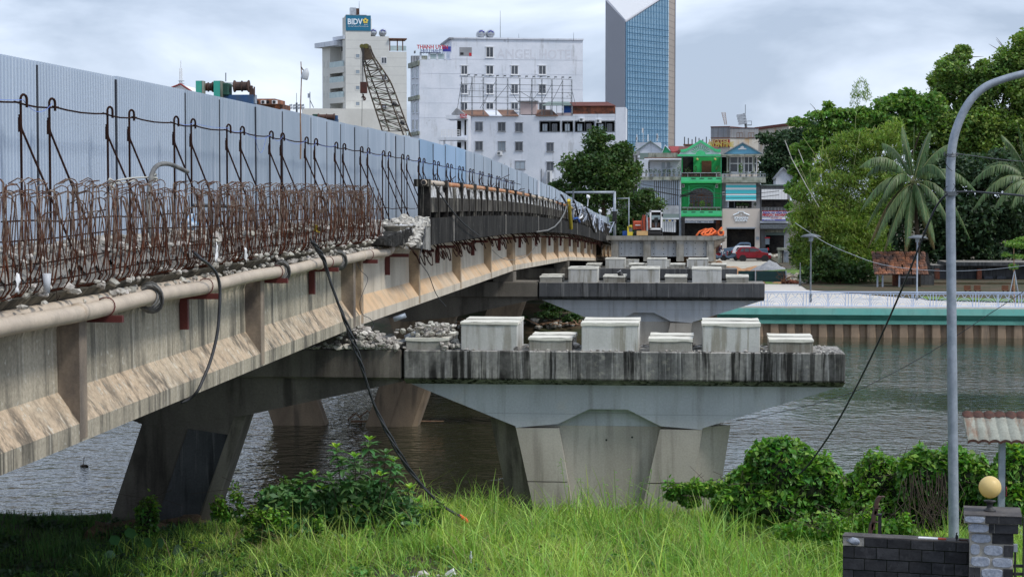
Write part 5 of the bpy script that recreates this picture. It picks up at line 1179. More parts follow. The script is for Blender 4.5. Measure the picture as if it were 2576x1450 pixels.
# old dark structure at the far left, behind the tree
hO = house('weathered_old_house', 'dark weathered concrete house frame half hidden by the round tree', x=60)
for (x0, y0, x1, y1, dy, d, mt) in ((-110,150,120,480,-1.5,5,'cap_dark'),(75,130,160,178,.2,1,'greywall'),(82,178,105,480,.1,.4,'greywall'),(-60,180,-40,480,.1,.4,'greywall'),(-110,478,125,500,.5,2,'mossy'),(-110,425,125,440,.6,.06,'galv_d'),(-110,500,125,560,.2,2,'mossy'),(-60,560,125,985,-.6,4,'cap_dark'),(30,340,70,420,-1.4,.1,'wood'),(-60,250,-20,420,-1.4,.1,'glazepink')):
    hb('wall' if d > 3 else 'frame_piece', x0, y0, x1, y1, mt, hO, dy, d)
hb('tin_lean_to', 160, 152, 262, 235, 'greenroof', hO, .3, .2)

# -- house B : green
hB = house('green_house', 'bright green narrow house with a sunburst gable and two balconies', x=930)
hb('wall', 680, 535, 1192, 955, 'green', hB, -.6, 8)
hb('upper_wall', 834, 200, 1176, 405, 'green', hB, -1.3, 6); hb('upper_recess', 684, 200, 834, 405, 'dark', hB, -2.8, 4); hb('corner_pillar', 682, 195, 698, 400, 'green', hB, -.2, .4); hb('corner_pillar', 1174, 195, 1188, 955, 'green_l', hB, -.1, .4)
dr = hb('wooden_door', 936, 250, 1060, 400, 'wood', hB, -1.22, .1)
for k in range(4): hb('door_panel', 941+k*30, 256, 965+k*30, 396, 'wood', dr, -1.2, .03)
for x in (884, 1108):
    q = P(hx(x), hy(228), YH+1.15); m_ = MB(); m_.rock((q.x, q.y, q.z), .16, 1); put('wall_lamp', m_, M['globe'], hB)
hb('eaves_beam', 632, 168, 1180, 192, 'green_l', hB, .5, 1.2)
a = P(hx(650), hy(168), YH-.2); b = P(hx(1178), hy(168), YH-.2); pk = P(hx(924), hy(12), YH-.2); m_ = MB()
poly = [(a.x,a.z),(b.x,b.z),(P(hx(1165),hy(128),YH-.2).x,P(hx(1165),hy(128),YH-.2).z),(P(hx(1110),hy(125),YH-.2).x,P(hx(1110),hy(125),YH-.2).z),(pk.x,pk.z),(P(hx(740),hy(125),YH-.2).x,P(hx(740),hy(125),YH-.2).z),(P(hx(680),hy(128),YH-.2).x,P(hx(680),hy(128),YH-.2).z)]
m_.ext(poly, YH-.2, YH+.2); put('gable_wall', m_, M['offwhite'], hB)
m_ = MB(); rp = [P(hx(x), hy(y), YH-.3) for x, y in ((672,122),(700,124),(745,116),(925,4),(1105,116),(1150,124),(1176,122))]
for q0, q1 in zip(rp[:-1], rp[1:]):
    m_.loft([[(q0.x,y,q0.z-.16),(q1.x,y,q1.z-.16),(q1.x,y,q1.z+.16),(q0.x,y,q0.z+.16)] for y in (YH-.45, YH+.3)])
put('gable_trim', m_, M['green_l'], hB)
c_ = P(hx(923), hy(168), YH-.22); m_ = MB(); m_.ext([(c_.x+.56*math.cos(t), c_.z+.46*math.sin(t)) for t in np.linspace(0, math.pi, 12)], YH-.30, YH-.21); put('sun_disc', m_, M['green_l'], hB)
for k in range(11):
    t = rad(20 + 14*k); u = Vector((math.cos(t), 0, math.sin(t)*.9)); m_ = MB(); m_.tube([c_ + u*.62 - Vector((0,.04,0)), c_ + u*1.14 - Vector((0,.04,0))], .035, 4); put('sun_ray', m_, M['green_l'], hB)
for (y0, y1, yb) in ((398,455,530),(833,878,950)):
    hb('balcony_front', 678, y1, 1190, yb-18, 'green_l', hB, .9, .25); hb('balcony_slab', 678, yb-18, 1190, yb, 'green', hB, 1.0, 2.5)
    hb('balcony_rail', 690, y0, 1178, y0+7, 'steelgrey', hB, .85, .08)
    for x in (760, 920, 1124): hb('rail_post', x, y0, x+5, y1, 'steelgrey', hB, .85, .08)
    for k in range(27): 
        x = 697+k*18; q = P(hx(x), hy(y1), YH-.75); m_ = MB(); m_.lathe((q.x, q.y, q.z), [(.045,0),(.07,.12),(.035,.22),(.06,.34),(.04,.44)], 6); put('baluster', m_, M['winch'], hB)
    for k in range(4): hb('drain_slot', 700+k*108 if y0 > 500 else 806+k*108*.97, y1+12, 752+k*108 if y0 > 500 else 862+k*105, y1+22, 'black', hB, .92, .03)
# arched window
q0 = P(hx(786), hy(830), YH+.5); q1 = P(hx(1080), hy(830), YH+.5); zs = P(hx(930), hy(690), YH+.5).z; zt2_ = P(hx(930), hy(597), YH+.5).z; cx = (q0.x+q1.x)/2; hw = (q1.x-q0.x)/2
arc = [(cx+hw*math.cos(t), zs+(zt2_-zs)*math.sin(t)) for t in np.linspace(0, math.pi, 14)]
m_ = MB(); m_.ext([(q1.x, q0.z)] + arc + [(q0.x, q0.z)], YH+.50, YH+.59); aw = put('arched_window', m_, M['glassd'], hB)
for k in range(1, 8): 
    x = q0.x + (q1.x-q0.x)*k/8; m_ = MB(); m_.box(x-.03, x+.03, YH+.46, YH+.5, q0.z, zs); put('window_bar', m_, M['wood'], aw)
for z_ in (q0.z+.35*(zs-q0.z), q0.z+.7*(zs-q0.z), zs): m_ = MB(); m_.box(q0.x, q1.x, YH+.45, YH+.49, z_-.03, z_+.03); put('window_bar', m_, M['wood'], aw)
for k in range(1, 8): t = math.pi*k/8; m_ = MB(); m_.tube([(cx, YH+.47, zs),(cx+hw*math.cos(t), YH+.47, zs+(zt2_-zs)*math.sin(t))], .028, 4); put('window_bar', m_, M['wood'], aw)
m_ = MB(); m_.tube([(cx+(hw+.12)*math.cos(t), YH+.5, zs+(zt2_-zs+.14)*math.sin(t)) for t in np.linspace(0, math.pi, 16)], .09, 5); put('arch_trim', m_, M['green_l'], hB)
for x in (768, 1088): hb('pilaster', x, 560, x+18, 835, 'green_l', hB, -.45, .3)
hb('trim_band', 790, 548, 1080, 562, 'green_l', hB, -.42, .3); ac(hB, 690, 543, -.5); ac(hB, 1112, 548, -.5)
hb('shop_wall', 680, 955, 1192, 1310, 'cap_dark', hB, -.6, 6); hb('shop_awning', 715, 958, 1192, 982, 'galv_d', hB, 1.2, 1.6); hb('awning_lip', 715, 982, 1195, 990, 'white', hB, 1.25, .1)
sgB = hb('shop_sign', 720, 992, 1090, 1030, 'offwhite', hB, .95, .1)
q = P(hx(790), hy(1019), YH-.96); text('sign_letters', 'NGUYỄN HỒNG THỊ', .26, M['navy'], sgB, q, 0, .01); q = P(hx(1015), hy(1019), YH-.96); text('sign_letters', 'ĐT: 0905 406 052', .26, M['navy'], sgB, q, 0, .01)
hb('shop_opening', 722, 1034, 1112, 1310, 'dark', hB, -.5, .3); hb('brick_pillar', 1116, 1000, 1168, 1310, 'brick', hB, -.4, .4); hb('brick_pillar', 684, 1080, 718, 1310, 'brick', hB, -.4, .4)
potted('round bright green bonsai before the arched window of the green house', 940, 862, 80, 90, .45, 'leaf_light', 160)
potted('left pot on the top balcony of the green house', 760, 440, 90, 80, .5); potted('pot before the green wall left of the wooden door', 858, 440, 40, 110, .5); potted('bushy pot at the right end of the top balcony of the green house', 1140, 440, 70, 110, .5)
potted('left dark pot under the arched window', 800, 862, 50, 50, .45); potted('pot between the bonsai and the left end of the arched window', 868, 862, 40, 90, .45); potted('pot right of the bonsai under the arched window', 1030, 862, 50, 60, .45)
# -- house C : blue gable, beige ground floor
hC = house('blue_gabled_house', 'house with a sky-blue gable, turquoise awning and beige ground floor', x=1430)
hb('wall', 1192, 525, 1672, 860, 'greywall', hC, -.3, 8); hb('upper_back_wall', 1192, 200, 1640, 410, 'dark', hC, -2.2, 5)
wg = hb('upper_window_wall', 1285, 385, 1632, 410, 'white', hC, -.8, .2)
for (x0, x1) in ((1285,1297),(1385,1400),(1428,1480),(1520,1532),(1570,1582),(1620,1634),(1452,1462)): hb('window_frame', x0, 200, x1, 400, 'white', hC, -.75, .12)
hb('window_frame', 1285, 196, 1634, 205, 'white', hC, -.74, .12); hb('window_frame', 1285, 278, 1634, 290, 'white', hC, -.74, .12)
hb('pane', 1297, 205, 1620, 392, 'glassd', hC, -.9, .05)
for x in (1250, 1580): q = P(hx(x+11), hy(405), YH-.1); zt3 = P(hx(x), hy(185), YH).z; m_ = MB(); m_.lathe((q.x, q.y, q.z), [(.16,0),(.16,.2),(.11,.25),(.10,zt3-q.z-.3),(.16,zt3-q.z-.2),(.16,zt3-q.z)], 12); put('column', m_, M['mossy'], hC, smooth=True)
hb('eaves_beam', 1188, 165, 1722, 186, 'mossy', hC, .7, 2.4)
t_, a, b, p_ = gable('blue_gable_roof', 'sky-blue pediment with a small white lotus over the balcony house', 1222, 1690, 160, 1450, 30, -.1, 5, 'cyan', 'greywall', .2, 4)
for o in list(t_.children): o.parent = hC; o.matrix_parent_inverse = Matrix.Translation(hC.location).inverted()
bpy.data.objects.remove(t_)
M['paleblue'] = mat('sky_blue_paint', (.16,.42,.60), fine=.03, bump=0); hC.children[-2].data.materials[0] = M['paleblue'] if hC.children[-2].name.startswith('wall') else hC.children[-2].data.materials[0]
for o in hC.children:
    if o.name.startswith('wall') and o.data.materials[0] == M['cyan']: o.data.materials[0] = M['paleblue']
q = P(hx(1447), hy(108), YH-.02); m_ = MB(); m_.ext([(q.x+x*.52, q.z+z*.45) for x, z in ((-1,0),(1,0),(.75,.35),(.5,.3),(.3,.8),(0,.95),(-.3,.8),(-.5,.3),(-.75,.35))], YH-.02, YH+.08); put('lotus_relief', m_, M['white'], hC)
hb('balcony_slab', 1190, 488, 1745, 525, 'mossy', hC, 1.0, 3); hb('balcony_front', 1190, 455, 1742, 490, 'mossy', hC, .95, .12)
hb('balcony_rail', 1190, 410, 1742, 415, 'galv', hC, .9, .06); hb('balcony_rail', 1190, 450, 1742, 455, 'galv', hC, .9, .06)
for k in range(27): hb('balcony_post', 1192+k*21, 414, 1196+k*21, 455, 'galv', hC, .9, .05)
for k, (c0_, y0, y1) in enumerate((('white',535,555),('cyan',555,588),('white',588,614),('cyan',614,662),('white',662,684),('cyan',684,742),('white',742,755))): hb('awning_stripe', 1240, y0, 1622, y1, c0_, hC, .5+k*.04, .04)
hb('window', 1280, 760, 1565, 838, 'dark', hC, -.2, .1); hb('window_side', 1262, 760, 1278, 838, 'offwhite', hC, -.2, .1); hb('window_bar', 1345, 760, 1350, 838, 'galv', hC, -.1, .05)
hb('beige_front', 1197, 852, 1668, 1096, 'beige', hC, .6, 1.0); hb('beige_pier', 1197, 1096, 1252, 1320, 'beige', hC, .6, 1.0); hb('beige_pier', 1607, 1096, 1668, 1320, 'beige', hC, .6, 1.0)
hb('roller_housing', 1250, 1086, 1615, 1102, 'galv', hC, .68, .1); hb('garage_opening', 1252, 1100, 1607, 1320, M['dark'], hC, -.5, .3)
hb('notice_plate', 1620, 1205, 1660, 1240, 'galv', hC, .64, .05)
sgC = hb('roof_logo', 1395, 886, 1476, 893, 'signwhite', hC, .72, .1)
for (x0, y0, x1, y1) in ((1335,933,1408,903),(1462,903,1535,933)):
    a = P(hx(x0), hy(y0), YH-.68); b = P(hx(x1), hy(y1), YH-.68); m_ = MB(); m_.tube([a, b], .07, 4); put('roof_logo', m_, M['signwhite'], hC)
hb('roof_logo', 1430, 915, 1437, 932, 'signwhite', hC, .72, .1)
for s_, y in (('KHANH', 968), ('ROOM', 1000)): q = P(hx(1435), hy(y), YH-.64); text('sign_letters', s_, .36, M['signwhite'], hC, q, 0, .05, .012, 1.25)
for k, (x, w_, h_, mt) in enumerate(((1385,30,60,'leaf_mid'),(1420,50,45,'leaf_mid'),(1455,60,60,'leaf_mid'),(1500,60,50,'leaf_mid'),(1605,40,50,'leaf_dark'))): potted(['thin pot left on the beige ledge','second pot on the beige ledge','middle pot on the beige ledge','wide pot on the beige ledge','dark pot at the right end of the beige ledge'][k], x, 848, w_, h_, .3, mt, 50)
potted('tall slim shrub in the middle of the blue-gabled house balcony', 1425, 450, 55, 150, .5, 'leaf_light', 160); 
for k, x in enumerate((1230, 1290, 1500, 1570, 1650, 1710)): potted(['first small pot from the left on the mossy balcony','second small pot from the left on the mossy balcony','small pot right of the slim shrub','pot by the right column on the mossy balcony','fifth small pot on the mossy balcony','last small pot at the right end of the mossy balcony'][k], x, 450, 40, 40, .5, 'leaf_dark', 40)
ac(hC, 1200, 640, -.2)
# -- house D
hD = house('grey_corner_house', 'grey house with a white awning and a red and blue transport sign, by the bamboo', x=1850)
hb('wall', 1672, 560, 2050, 1400, 'greywall', hD, -.5, 8); hb('dark_storey', 1690, 735, 2040, 880, 'dark', hD, -.4, .3); hb('roof_edge', 1672, 548, 2050, 562, 'greenroof', hD, .3, 8)
for k in range(9): hb('white_awning', 1690+k*36, 608, 1725+k*36, 735, 'white', hD, .8, .05)
for y in (835, 850, 865): hb('balcony_rail', 1690, y, 2040, y+4, 'steelgrey', hD, .8, .05)
for k in range(9): hb('balcony_post', 1690+k*42, 835, 1695+k*42, 882, 'steelgrey', hD, .8, .05)
sgD = hb('sign_board', 1697, 884, 2040, 1003, 'white', hD, .9, .15); hb('sign_border', 1697, 880, 2040, 885, 'signred', hD, .92, .1); hb('sign_strip', 1697, 988, 2040, 1003, 'signblue', hD, .94, .05)
for (s_, x, y, sz_, c_) in (('DỊCH VỤ VẬN TẢI', 1858, 903, .30, 'signblue'), ('NGỌC HOÀNG', 1868, 932, .40, 'signred'), ('Chuyên vận chuyển hàng hóa', 1800, 953, .14, 'signblue'), ('0913 495 368', 1880, 972, .2, 'signred'), ('ĐT: 054 3822 998', 1790, 996, .15, 'signwhite')):
    q = P(hx(x), hy(y), YH-.95); text('sign_letters', s_, sz_, M[c_], sgD, q, 0, .01, .012 if sz_ > .25 else 0, 1.1)
q = P(hx(1712), hy(918), YH-.95); m_ = MB(); m_.tube([q+Vector((0,0,-.15)), q+Vector((.15,0,-.02)), q+Vector((0,0,.1)), q+Vector((.14,0,.2))], .03, 4); put('sign_emblem', m_, M['signred'], sgD)
hb('slab_edge', 1672, 1008, 2050, 1032, 'offwhite', hD, .6, 1); hb('grey_awning', 1675, 1052, 2050, 1104, 'galv_d', hD, 1.2, 1.6); hb('cream_lintel', 1735, 1118, 1985, 1152, 'mossy', hD, -.3, .2); hb('shutter_box', 1735, 1156, 1980, 1184, 'greenroof', hD, -.32, .2); hb('shop_opening', 1745, 1186, 1972, 1400, 'dark', hD, -.35, .2); hb('door_post', 1735, 1184, 1745, 1400, 'galv', hD, -.3, .2); hb('door_post', 1972, 1184, 1984, 1400, 'galv', hD, -.3, .2)
kc = house('glass_kiosk', 'small glass food kiosk with a red top in front of the dark shop opening', 'kiosk', 1765)
hb('kiosk_cabinet', 1737, 1225, 1790, 1300, 'glassl', kc, .5, .6); hb('kiosk_top', 1733, 1212, 1796, 1224, 'signred', kc, .55, .7); hb('kiosk_base', 1737, 1300, 1790, 1400, 'steelgrey', kc, .5, .6)
# small house with grey roof further right
gable('small_gabled_house', 'small white gabled house with a brownish roof right of the dark trees', 1870, 2080, 465, 1965, 345, -12, 7, 'offwhite', 'greywall', .25, 100)
# -- hotel with orange-red sign behind
def vx_(x): return 1771 + .212*x
def vy_(y): return 276.9 + .212*y
hv = thing('old_hotel', 'stained hotel with a tin-clad top floor and a red sign behind the gabled houses', 'building', (P(1850, 500, 258).x, 258, GZ))
Wv = Wall(P(vx_(82), 400, 257), P(vx_(310), 400, 256)); Wv2 = Wall(P(vx_(310), 400, 256), P(vx_(645), 400, 257.6))
M['stained'] = mat('rust_stained_cream_wall', (.56,.53,.48), (.48,.45,.4), scale=.5, streak=(.42,.25,.10), s_scale=(1.5,1.5,.15), s_lo=.52, s_hi=.62, s_amt=.75, fine=.06, bump=0)
M['tin'] = mat('weathered_tin_cladding', (.30,.31,.33), (.23,.24,.26), scale=.5, streak=(.17,.11,.08), s_scale=(3,3,.2), s_amt=.5, fine=.05, bump=0, lines=(0,.7,.06,(.14,.14,.15)))
for Wq, a, b in ((Wv, 82, 310), (Wv2, 310, 645)):
    Wq.part('wall', vx_(a), vy_(330), vx_(b), vy_(700), M['stained'], hv, 0, 6); Wq.part('tin_storey', vx_(a), vy_(200 if a < 200 else 212), vx_(b), vy_(330), M['tin'], hv, .05, 6); Wq.part('roof_trim', vx_(a), vy_(194 if a < 200 else 204), vx_(b), vy_(202 if a < 200 else 214), M['maroon'], hv, .15, 6); Wq.part('rust_band', vx_(a), vy_(325), vx_(b), vy_(331), M['rustroof'], hv, .12)
for x in (390, 525): Wv2.window(vx_(x), vy_(270), vx_(x+62), vy_(322), hv, .05, 'glassl', 'rustroof', 1, False)
sv = Wv.part('red_sign', vx_(107), vy_(352), vx_(303), vy_(432), mat('faded_red_sign', (.35,.06,.03), (.28,.05,.03), scale=1, fine=.1, bump=0), hv, .3, 0)
for s_, x, y, c_ in (('HOTEL', 190, 380, 'globe'), ('VALENTINE', 197, 412, 'yellowsign')):
    u_, z_ = Wv.pix(vx_(x), vy_(y)); text('sign_letters', s_, .95, M[c_], sv, Wv.pt(u_, z_, .32), Wv.ang, .02, .02, 1.0 if s_ == 'HOTEL' else .82)
Wx = Wall(P(vx_(640), 400, 266), P(vx_(1010), 400, 262)); hx2 = thing('long_red_roofed_hall', 'pale hall with a long red roof edge behind the dark trees', 'building', (P(1950, 400, 264).x, 264, GZ))
Wx.part('wall', vx_(620), vy_(235), vx_(1010), vy_(600), M['stained'], hx2, 0, 6)
a = Wx.pix(vx_(620), vy_(235)); b = Wx.pix(vx_(1010), vy_(185)); m_ = MB(); m_.loft([[Wx.pt(a[0], a[1], o_), Wx.pt(b[0], b[1]-.0, o_), Wx.pt(b[0], b[1]+.35, o_), Wx.pt(a[0], a[1]+.35, o_)] for o_ in (.4, -6)]); put('roof_edge', m_, M['maroon'], hx2)
m_ = MB(); m_.loft([[Wx.pt(a[0], a[1]-1, o_), Wx.pt(b[0], a[1]-1, o_), Wx.pt(b[0], b[1], o_), Wx.pt(a[0], a[1]+.01, o_)] for o_ in (.05, -5)]); put('wall', m_, M['stained'], hx2)
# unfinished frame with starter columns
uf = thing('unfinished_frame', 'row of bare concrete columns on an unfinished roof behind the green gable', 'building frame', (P(1750, 360, 240).x, 240, GZ))
for k, x in enumerate((1722, 1731.5, 1741, 1750, 1758.5, 1768, 1777)):
    m_ = MB(); m_.pb(x-1.3, 344+(k % 3)*3, x+1.3, 366, 240, .15); put('column', m_, M['cap_dark'], uf)
m_ = MB(); m_.pb(1719, 362, 1782, 366, 239.9, 1); put('beam', m_, M['wood'], uf); m_ = MB(); m_.pb(1721, 366, 1790, 480, 240.1, 6); put('wall', m_, M['greywall'], uf)
# telecom rooftop
tr = thing('telecom_rooftop', 'pale rooftop with white phone antennas in front of the skyscraper', 'building', (P(1630, 400, 245).x, 245, GZ))
m_ = MB(); m_.pb(1598, 358, 1662, 480, 245, 6); put('wall', m_, M['offwhite'], tr)
for (x, y0, y1, w_) in ((1602,338,358,2),(1618,322,358,1),(1630,338,356,2.5),(1653,336,355,2.5),(1617,322,334,4),(1602,345,352,4),(1654,340,348,3.5)):
    m_ = MB(); m_.pb(x-w_/2, y0, x+w_/2, y1, 244.5, .15); put('antenna', m_, M['white'], tr)
for k in range(9): m_ = MB(); m_.pb(1600+k*5, 352, 1600.5+k*5, 359, 244.8, .05); put('railing_post', m_, M['galv'], tr)
m_ = MB(); m_.pb(1600, 352, 1641, 352.7, 244.8, .05); put('railing', m_, M['galv'], tr)
# far little things along the skyline
def lattice(px, y0, y1, Y, w0, w1, mt, lab, nm='telecom_mast', cat='mast', n=9, lean=0):
    t = thing(nm, lab, cat, P(px, y1, Y)); s_ = Y/F; m_ = MB(); m2 = MB()
    def c(k, i, j): f = k/n; w_ = (w1 + (w0-w1)*f)*s_/2; q = P(px + lean*(1-f), y1 + (y0-y1)*(1-f) if False else y0 + (y1-y0)*f, Y); return q + Vector((i*w_, j*w_, 0))
    for i, j in ((-1,-1),(1,-1),(1,1),(-1,1)): m_.tube([c(0,i,j), c(n,i,j)], .5*s_, 4)
    put('leg_set', m_, M[mt], t)
    for k in range(n):
        for (a, b) in (((-1,-1),(1,-1)),((1,-1),(1,1)),((-1,-1),(-1,1))): m2.tube([c(k,*a), c(k+1,*b)], .35*s_, 3); m2.tube([c(k,*b), c(k+1,*a)], .35*s_, 3); m2.tube([c(k,*a), c(k,*b)], .35*s_, 3)
    put('bracing', m2, M[mt], t, kind='stuff'); return t
t = lattice(455, 172, 215, 600, 6, 5, 'white', 'white lattice telecom mast far beyond the fence')
m_ = MB(); m_.tube([P(455, 152, 600), P(455, 172, 600)], .12, 4); put('spike', m_, M['white'], t); 
for y in (203, 210): m_ = MB(); m_.pb(448, y, 462, y+1, 599, 1); put('platform', m_, M['galv'], t)
lattice(1826, 283, 314, 330, 5, 9, 'bamboopole', 'thin yellowish crane lattice rising behind the tin-clad hotel', 'distant_crane', 'crane', 7, -6)
t = thing('floodlight_tower', 'stadium floodlight mast with four tiers of lamps behind the tin-clad hotel', 'floodlight', P(1876, 320, 330)); m_ = MB(); m_.tube([P(1877, 322, 330), P(1872, 285, 330)], .22, 6); put('mast', m_, M['galv_d'], t); m_ = MB(); m_.tube([P(1875, 290, 330), P(1875, 263, 330)], .05, 4); put('spike', m_, M['galv_d'], t)
for k in range(4): m_ = MB(); q = P(1864+k*1.5, 290+k*6.5, 330); m_.obox(q, (.75,0,.1), (0,.5,0), (0,0,.2)); put('lamp_tier', m_, M['steelgrey'], t)
m_ = MB(); m_.pb(1880, 304, 1891, 305, 330, .3); m_.pb(1880, 313.5, 1891, 315, 330, 1); m_.pb(1890, 304, 1891, 315, 330, .3); put('platform', m_, M['galv_d'], t)
bh = thing('brick_house', 'orange brick rooftop with two air conditioners behind the fence', 'house', P(675, 300, 150))
m_ = MB(); m_.pb(640, 248, 691, 300, 150, 4); put('wall', m_, M['tile_red'], bh); m_ = MB(); m_.pb(691.5, 262, 711, 300, 150.5, 3); put('wall', m_, M['tile_red'], bh); m_ = MB(); m_.pb(630, 261, 706, 263, 149.3, 1); put('ledge', m_, M['wood'], bh)
for x in (656, 684): 
    m_ = MB(); m_.pb(x, 252, x+11, 261, 149.5, .5); a_ = put('air_conditioner', m_, M['white'], bh); m_ = MB(); q = P(x+5, 256.5, 149.4); m_.lathe((q.x, q.y, q.z), [(.10,0),(.13,.04),(0.05,.05)], 12, 'y'); put('fan_grille', m_, M['black'], a_)
for x in (643, 669): m_ = MB(); m_.pb(x, 253, x+7, 261, 149.9, .1); put('window', m_, M['dark'], bh)
t, *_ = (thing('white_gable_roof', 'white gable end with a red edge behind the fence, under the far mast', 'house', P(450, 240, 140)),); m_ = MB(); a = P(425, 225, 140); b = P(495, 240, 140); pk = P(455, 213, 140); m_.ext([(a.x, a.z-3), (b.x, a.z-3), (b.x, b.z), (pk.x, pk.z), (a.x, a.z)], 140, 144); put('wall', m_, M['white'], t); m_ = MB(); m_.tube([a+Vector((0,-.1,.05)), pk+Vector((0,-.1,.05)), b+Vector((0,-.1,.05))], .07, 4); put('roof_edge', m_, M['roofred'], t)
t = thing('loudspeaker_cluster', 'cluster of pale floodlights on a short mast left of the cream podium', 'floodlight', P(746, 275, 250))
for k in range(8): m_ = MB(); q = P(731+(k % 4)*10, 265+(k//4)*7, 250); m_.obox(q, (.2,0,.05), (0,.15,0), (0,0,.13)); put('lamp', m_, M['steelgrey'], t)
m_ = MB(); m_.pb(745.5, 234, 746.2, 262, 250, .1); m_.pb(744, 258, 748, 285, 250, .2); m_.pb(729, 269, 767, 270, 250, .1); put('mast', m_, M['galv_d'], t)
t = thing('phone_antenna', 'thin phone antenna on the cream podium left of the cream high-rise', 'antenna', P(780, 272, 372)); m_ = MB(); m_.pb(779, 231, 780.2, 272, 372, .2); m_.tube([P(780,252,372), P(789,271,372)], .08, 4); put('mast', m_, M['galv_d'], t); m_ = MB(); m_.pb(774, 235, 779, 246, 371.8, .3); put('panel', m_, M['galv'], t)
# lattice-boom crane behind the fence
YC = 92.0; cr_ = thing('lattice_boom_crane', 'dark lattice-boom crane with a rusty hook block rising behind the fence', 'crane', P(990, 345, YC))
def cq(x, y, dy=0): return P(x, y, YC+dy)
chl = [(914,122),(912,150),(925,215),(962,330)]; chr_ = [(926,115),(934,140),(966,200),(975,230),(1017,345)]
def lerpc(ch, t):
    L_ = [0]
    for a, b in zip(ch[:-1], ch[1:]): L_.append(L_[-1] + math.hypot(a[0]-b[0], a[1]-b[1]))
    d = t*L_[-1]
    for i in range(len(ch)-1):
        if d <= L_[i+1] + 1e-6: f = (d-L_[i])/(L_[i+1]-L_[i]); return (ch[i][0]+(ch[i+1][0]-ch[i][0])*f, ch[i][1]+(ch[i+1][1]-ch[i][1])*f)
n = 15; wd = lambda t: .25 + .75*min(1, max(0, (t-.1)/.4))
def node(k, side, back): t = k/n; x, y = lerpc(chl if side == 0 else chr_, t); q = cq(x, y, wd(t)*1.1 if back else 0); q.x += (.0 if not back else .35)*wd(t); return q
for side in (0, 1):
    for back in (0, 1):
        m_ = MB(); m_.tube([node(k, side, back) for k in range(n+1)], .040, 5); put('chord', m_, M['cranelt'], cr_)
for k in range(n):
    for (a, b) in (((0,0),(1,0)),((1,0),(1,1)),((0,0),(0,1)),((0,1),(1,1))):
        m_ = MB(); m_.tube([node(k, *(a if k % 2 else b)), node(k+1, *(b if k % 2 else a))], .020, 4); put('lacing', m_, M['cranegr'] if (k+b[1]) % 2 else M['cranelt'], cr_)
        if k > 1: m_ = MB(); m_.tube([node(k, *a), node(k, *b)], .018, 4); put('lacing', m_, M['cranelt'], cr_)
m_ = MB(); m_.loft([[cq(907,115,-.1), cq(918,110,-.1), cq(928,112,-.1), cq(937,150,-.1), cq(914,152,-.1)], [cq(907,115,.7), cq(918,110,.7), cq(928,112,.7), cq(937,150,.7), cq(914,152,.7)]]); put('boom_head', m_, M['cranelt'], cr_)
for (x, y) in ((911,117),(922,116)): m_ = MB(); q = cq(x, y, -.25); m_.lathe((q.x, q.y, q.z), [(.02,-.05),(.12,-.05),(.10,0),(.12,.05),(.02,.05)], 14, 'y'); put('sheave', m_, mat('olive_sheave'+str(x), (.13,.12,.03), fine=.1, bump=0), cr_)
m_ = MB(); 
for (xa, ya, xb, yb) in ((911,118,911,208),(915,122,915,208),(913,118,910,316),(926,113,1026,345),(908,118,908,210)): m_.tube([cq(xa,ya,-.3), cq(xb,yb,-.3)], .014, 3)
put('hoist_rope', m_, M['cable'], cr_, kind='stuff')
m_ = MB(); m_.pb(906, 206, 921, 234, YC-.6, .35); hk = put('hook_block', m_, mat('rusty_red_block', (.10,.03,.02), (.06,.03,.025), scale=4, fine=.2, bump=0), cr_)
m_ = MB(); q = cq(914, 236, -.45); m_.tube([q, q-Vector((0,0,.12))] + [q + Vector((.10*math.sin(a), 0, -.24-.10*math.cos(a)*-1*-1)) for a in np.linspace(.3, 4.2, 9)], .035, 6); put('hook', m_, M['winch'], hk)
for (x, y) in ((1013,309),(993,262)): m_ = MB(); m_.rock(cq(x, y, -.2), .14, 2); put('rope_socket', m_, M['black'], cr_)
# drilling/winch machines behind the fence
YM = 60.0
wn = thing('winch_machine', 'machine with turquoise posts and brown rusty rope drums above the fence', 'machine', P(570, 285, YM))
def drum(x0, x1, y, r0, par, mt='winch'):
    a = P(x0, y, YM); b = P(x1, y, YM); k = YM/F; m_ = MB(); L_ = b.x-a.x
    pr = [(r0*1.35*k,0),(r0*1.35*k,.03),(r0*k,.07),(r0*k,L_*.48),(r0*1.25*k,L_*.5),(r0*1.25*k,L_*.54),(r0*k,L_*.56),(r0*k,L_-.07),(r0*1.35*k,L_-.03),(r0*1.35*k,L_)]
    m_.lathe((a.x, YM, a.z), pr, 18, 'x'); put('rope_drum', m_, M[mt], par, smooth=False)
drum(541, 564, 219, 10, wn); drum(589, 627, 217, 11.5, wn)
for x0, x1 in ((493,508),(538,554)): 
    m_ = MB(); m_.pb(x0, 203, x1, 300, YM-.4, .35); put('turquoise_post', m_, M['tealpaint'], wn); m_ = MB(); m_.pb(x1, 203, x1+2.5, 300, YM-.4, .32); put('post_flange', m_, M['mossy'], wn)
drum(510, 537, 219, 10, wn)
m_ = MB(); m_.pb(556, 208, 575, 240, YM-.2, .5); put('gearbox', m_, M['dgreen'], wn, bev=.04); m_ = MB(); m_.pb(560, 238, 636, 262, YM-.1, .5); m_.pb(556, 262, 645, 300, YM-.1, .6); put('base_frame', m_, M['navy'], wn); m_ = MB(); m_.pb(627, 222, 635, 240, YM, .3); m_.pb(630, 215, 633, 222, YM, .2); m_.pb(638, 218, 640, 240, YM, .1); put('bearing', m_, M['winch'], wn); m_ = MB(); m_.pb(636, 238, 641, 260, YM+.1, .3); put('panel', m_, M['galv'], wn)
m_ = MB(); m_.pb(566, 207, 600, 214, YM+.6, 1.2); put('hood', m_, M['white'], wn)
m_ = MB(); m_.tube([P(568, 205, 90), P(568, 183, 90)], .025, 4); solo('thin_aerial', m_, M['galv_d'], 'thin aerial above the winch machine', 'aerial')
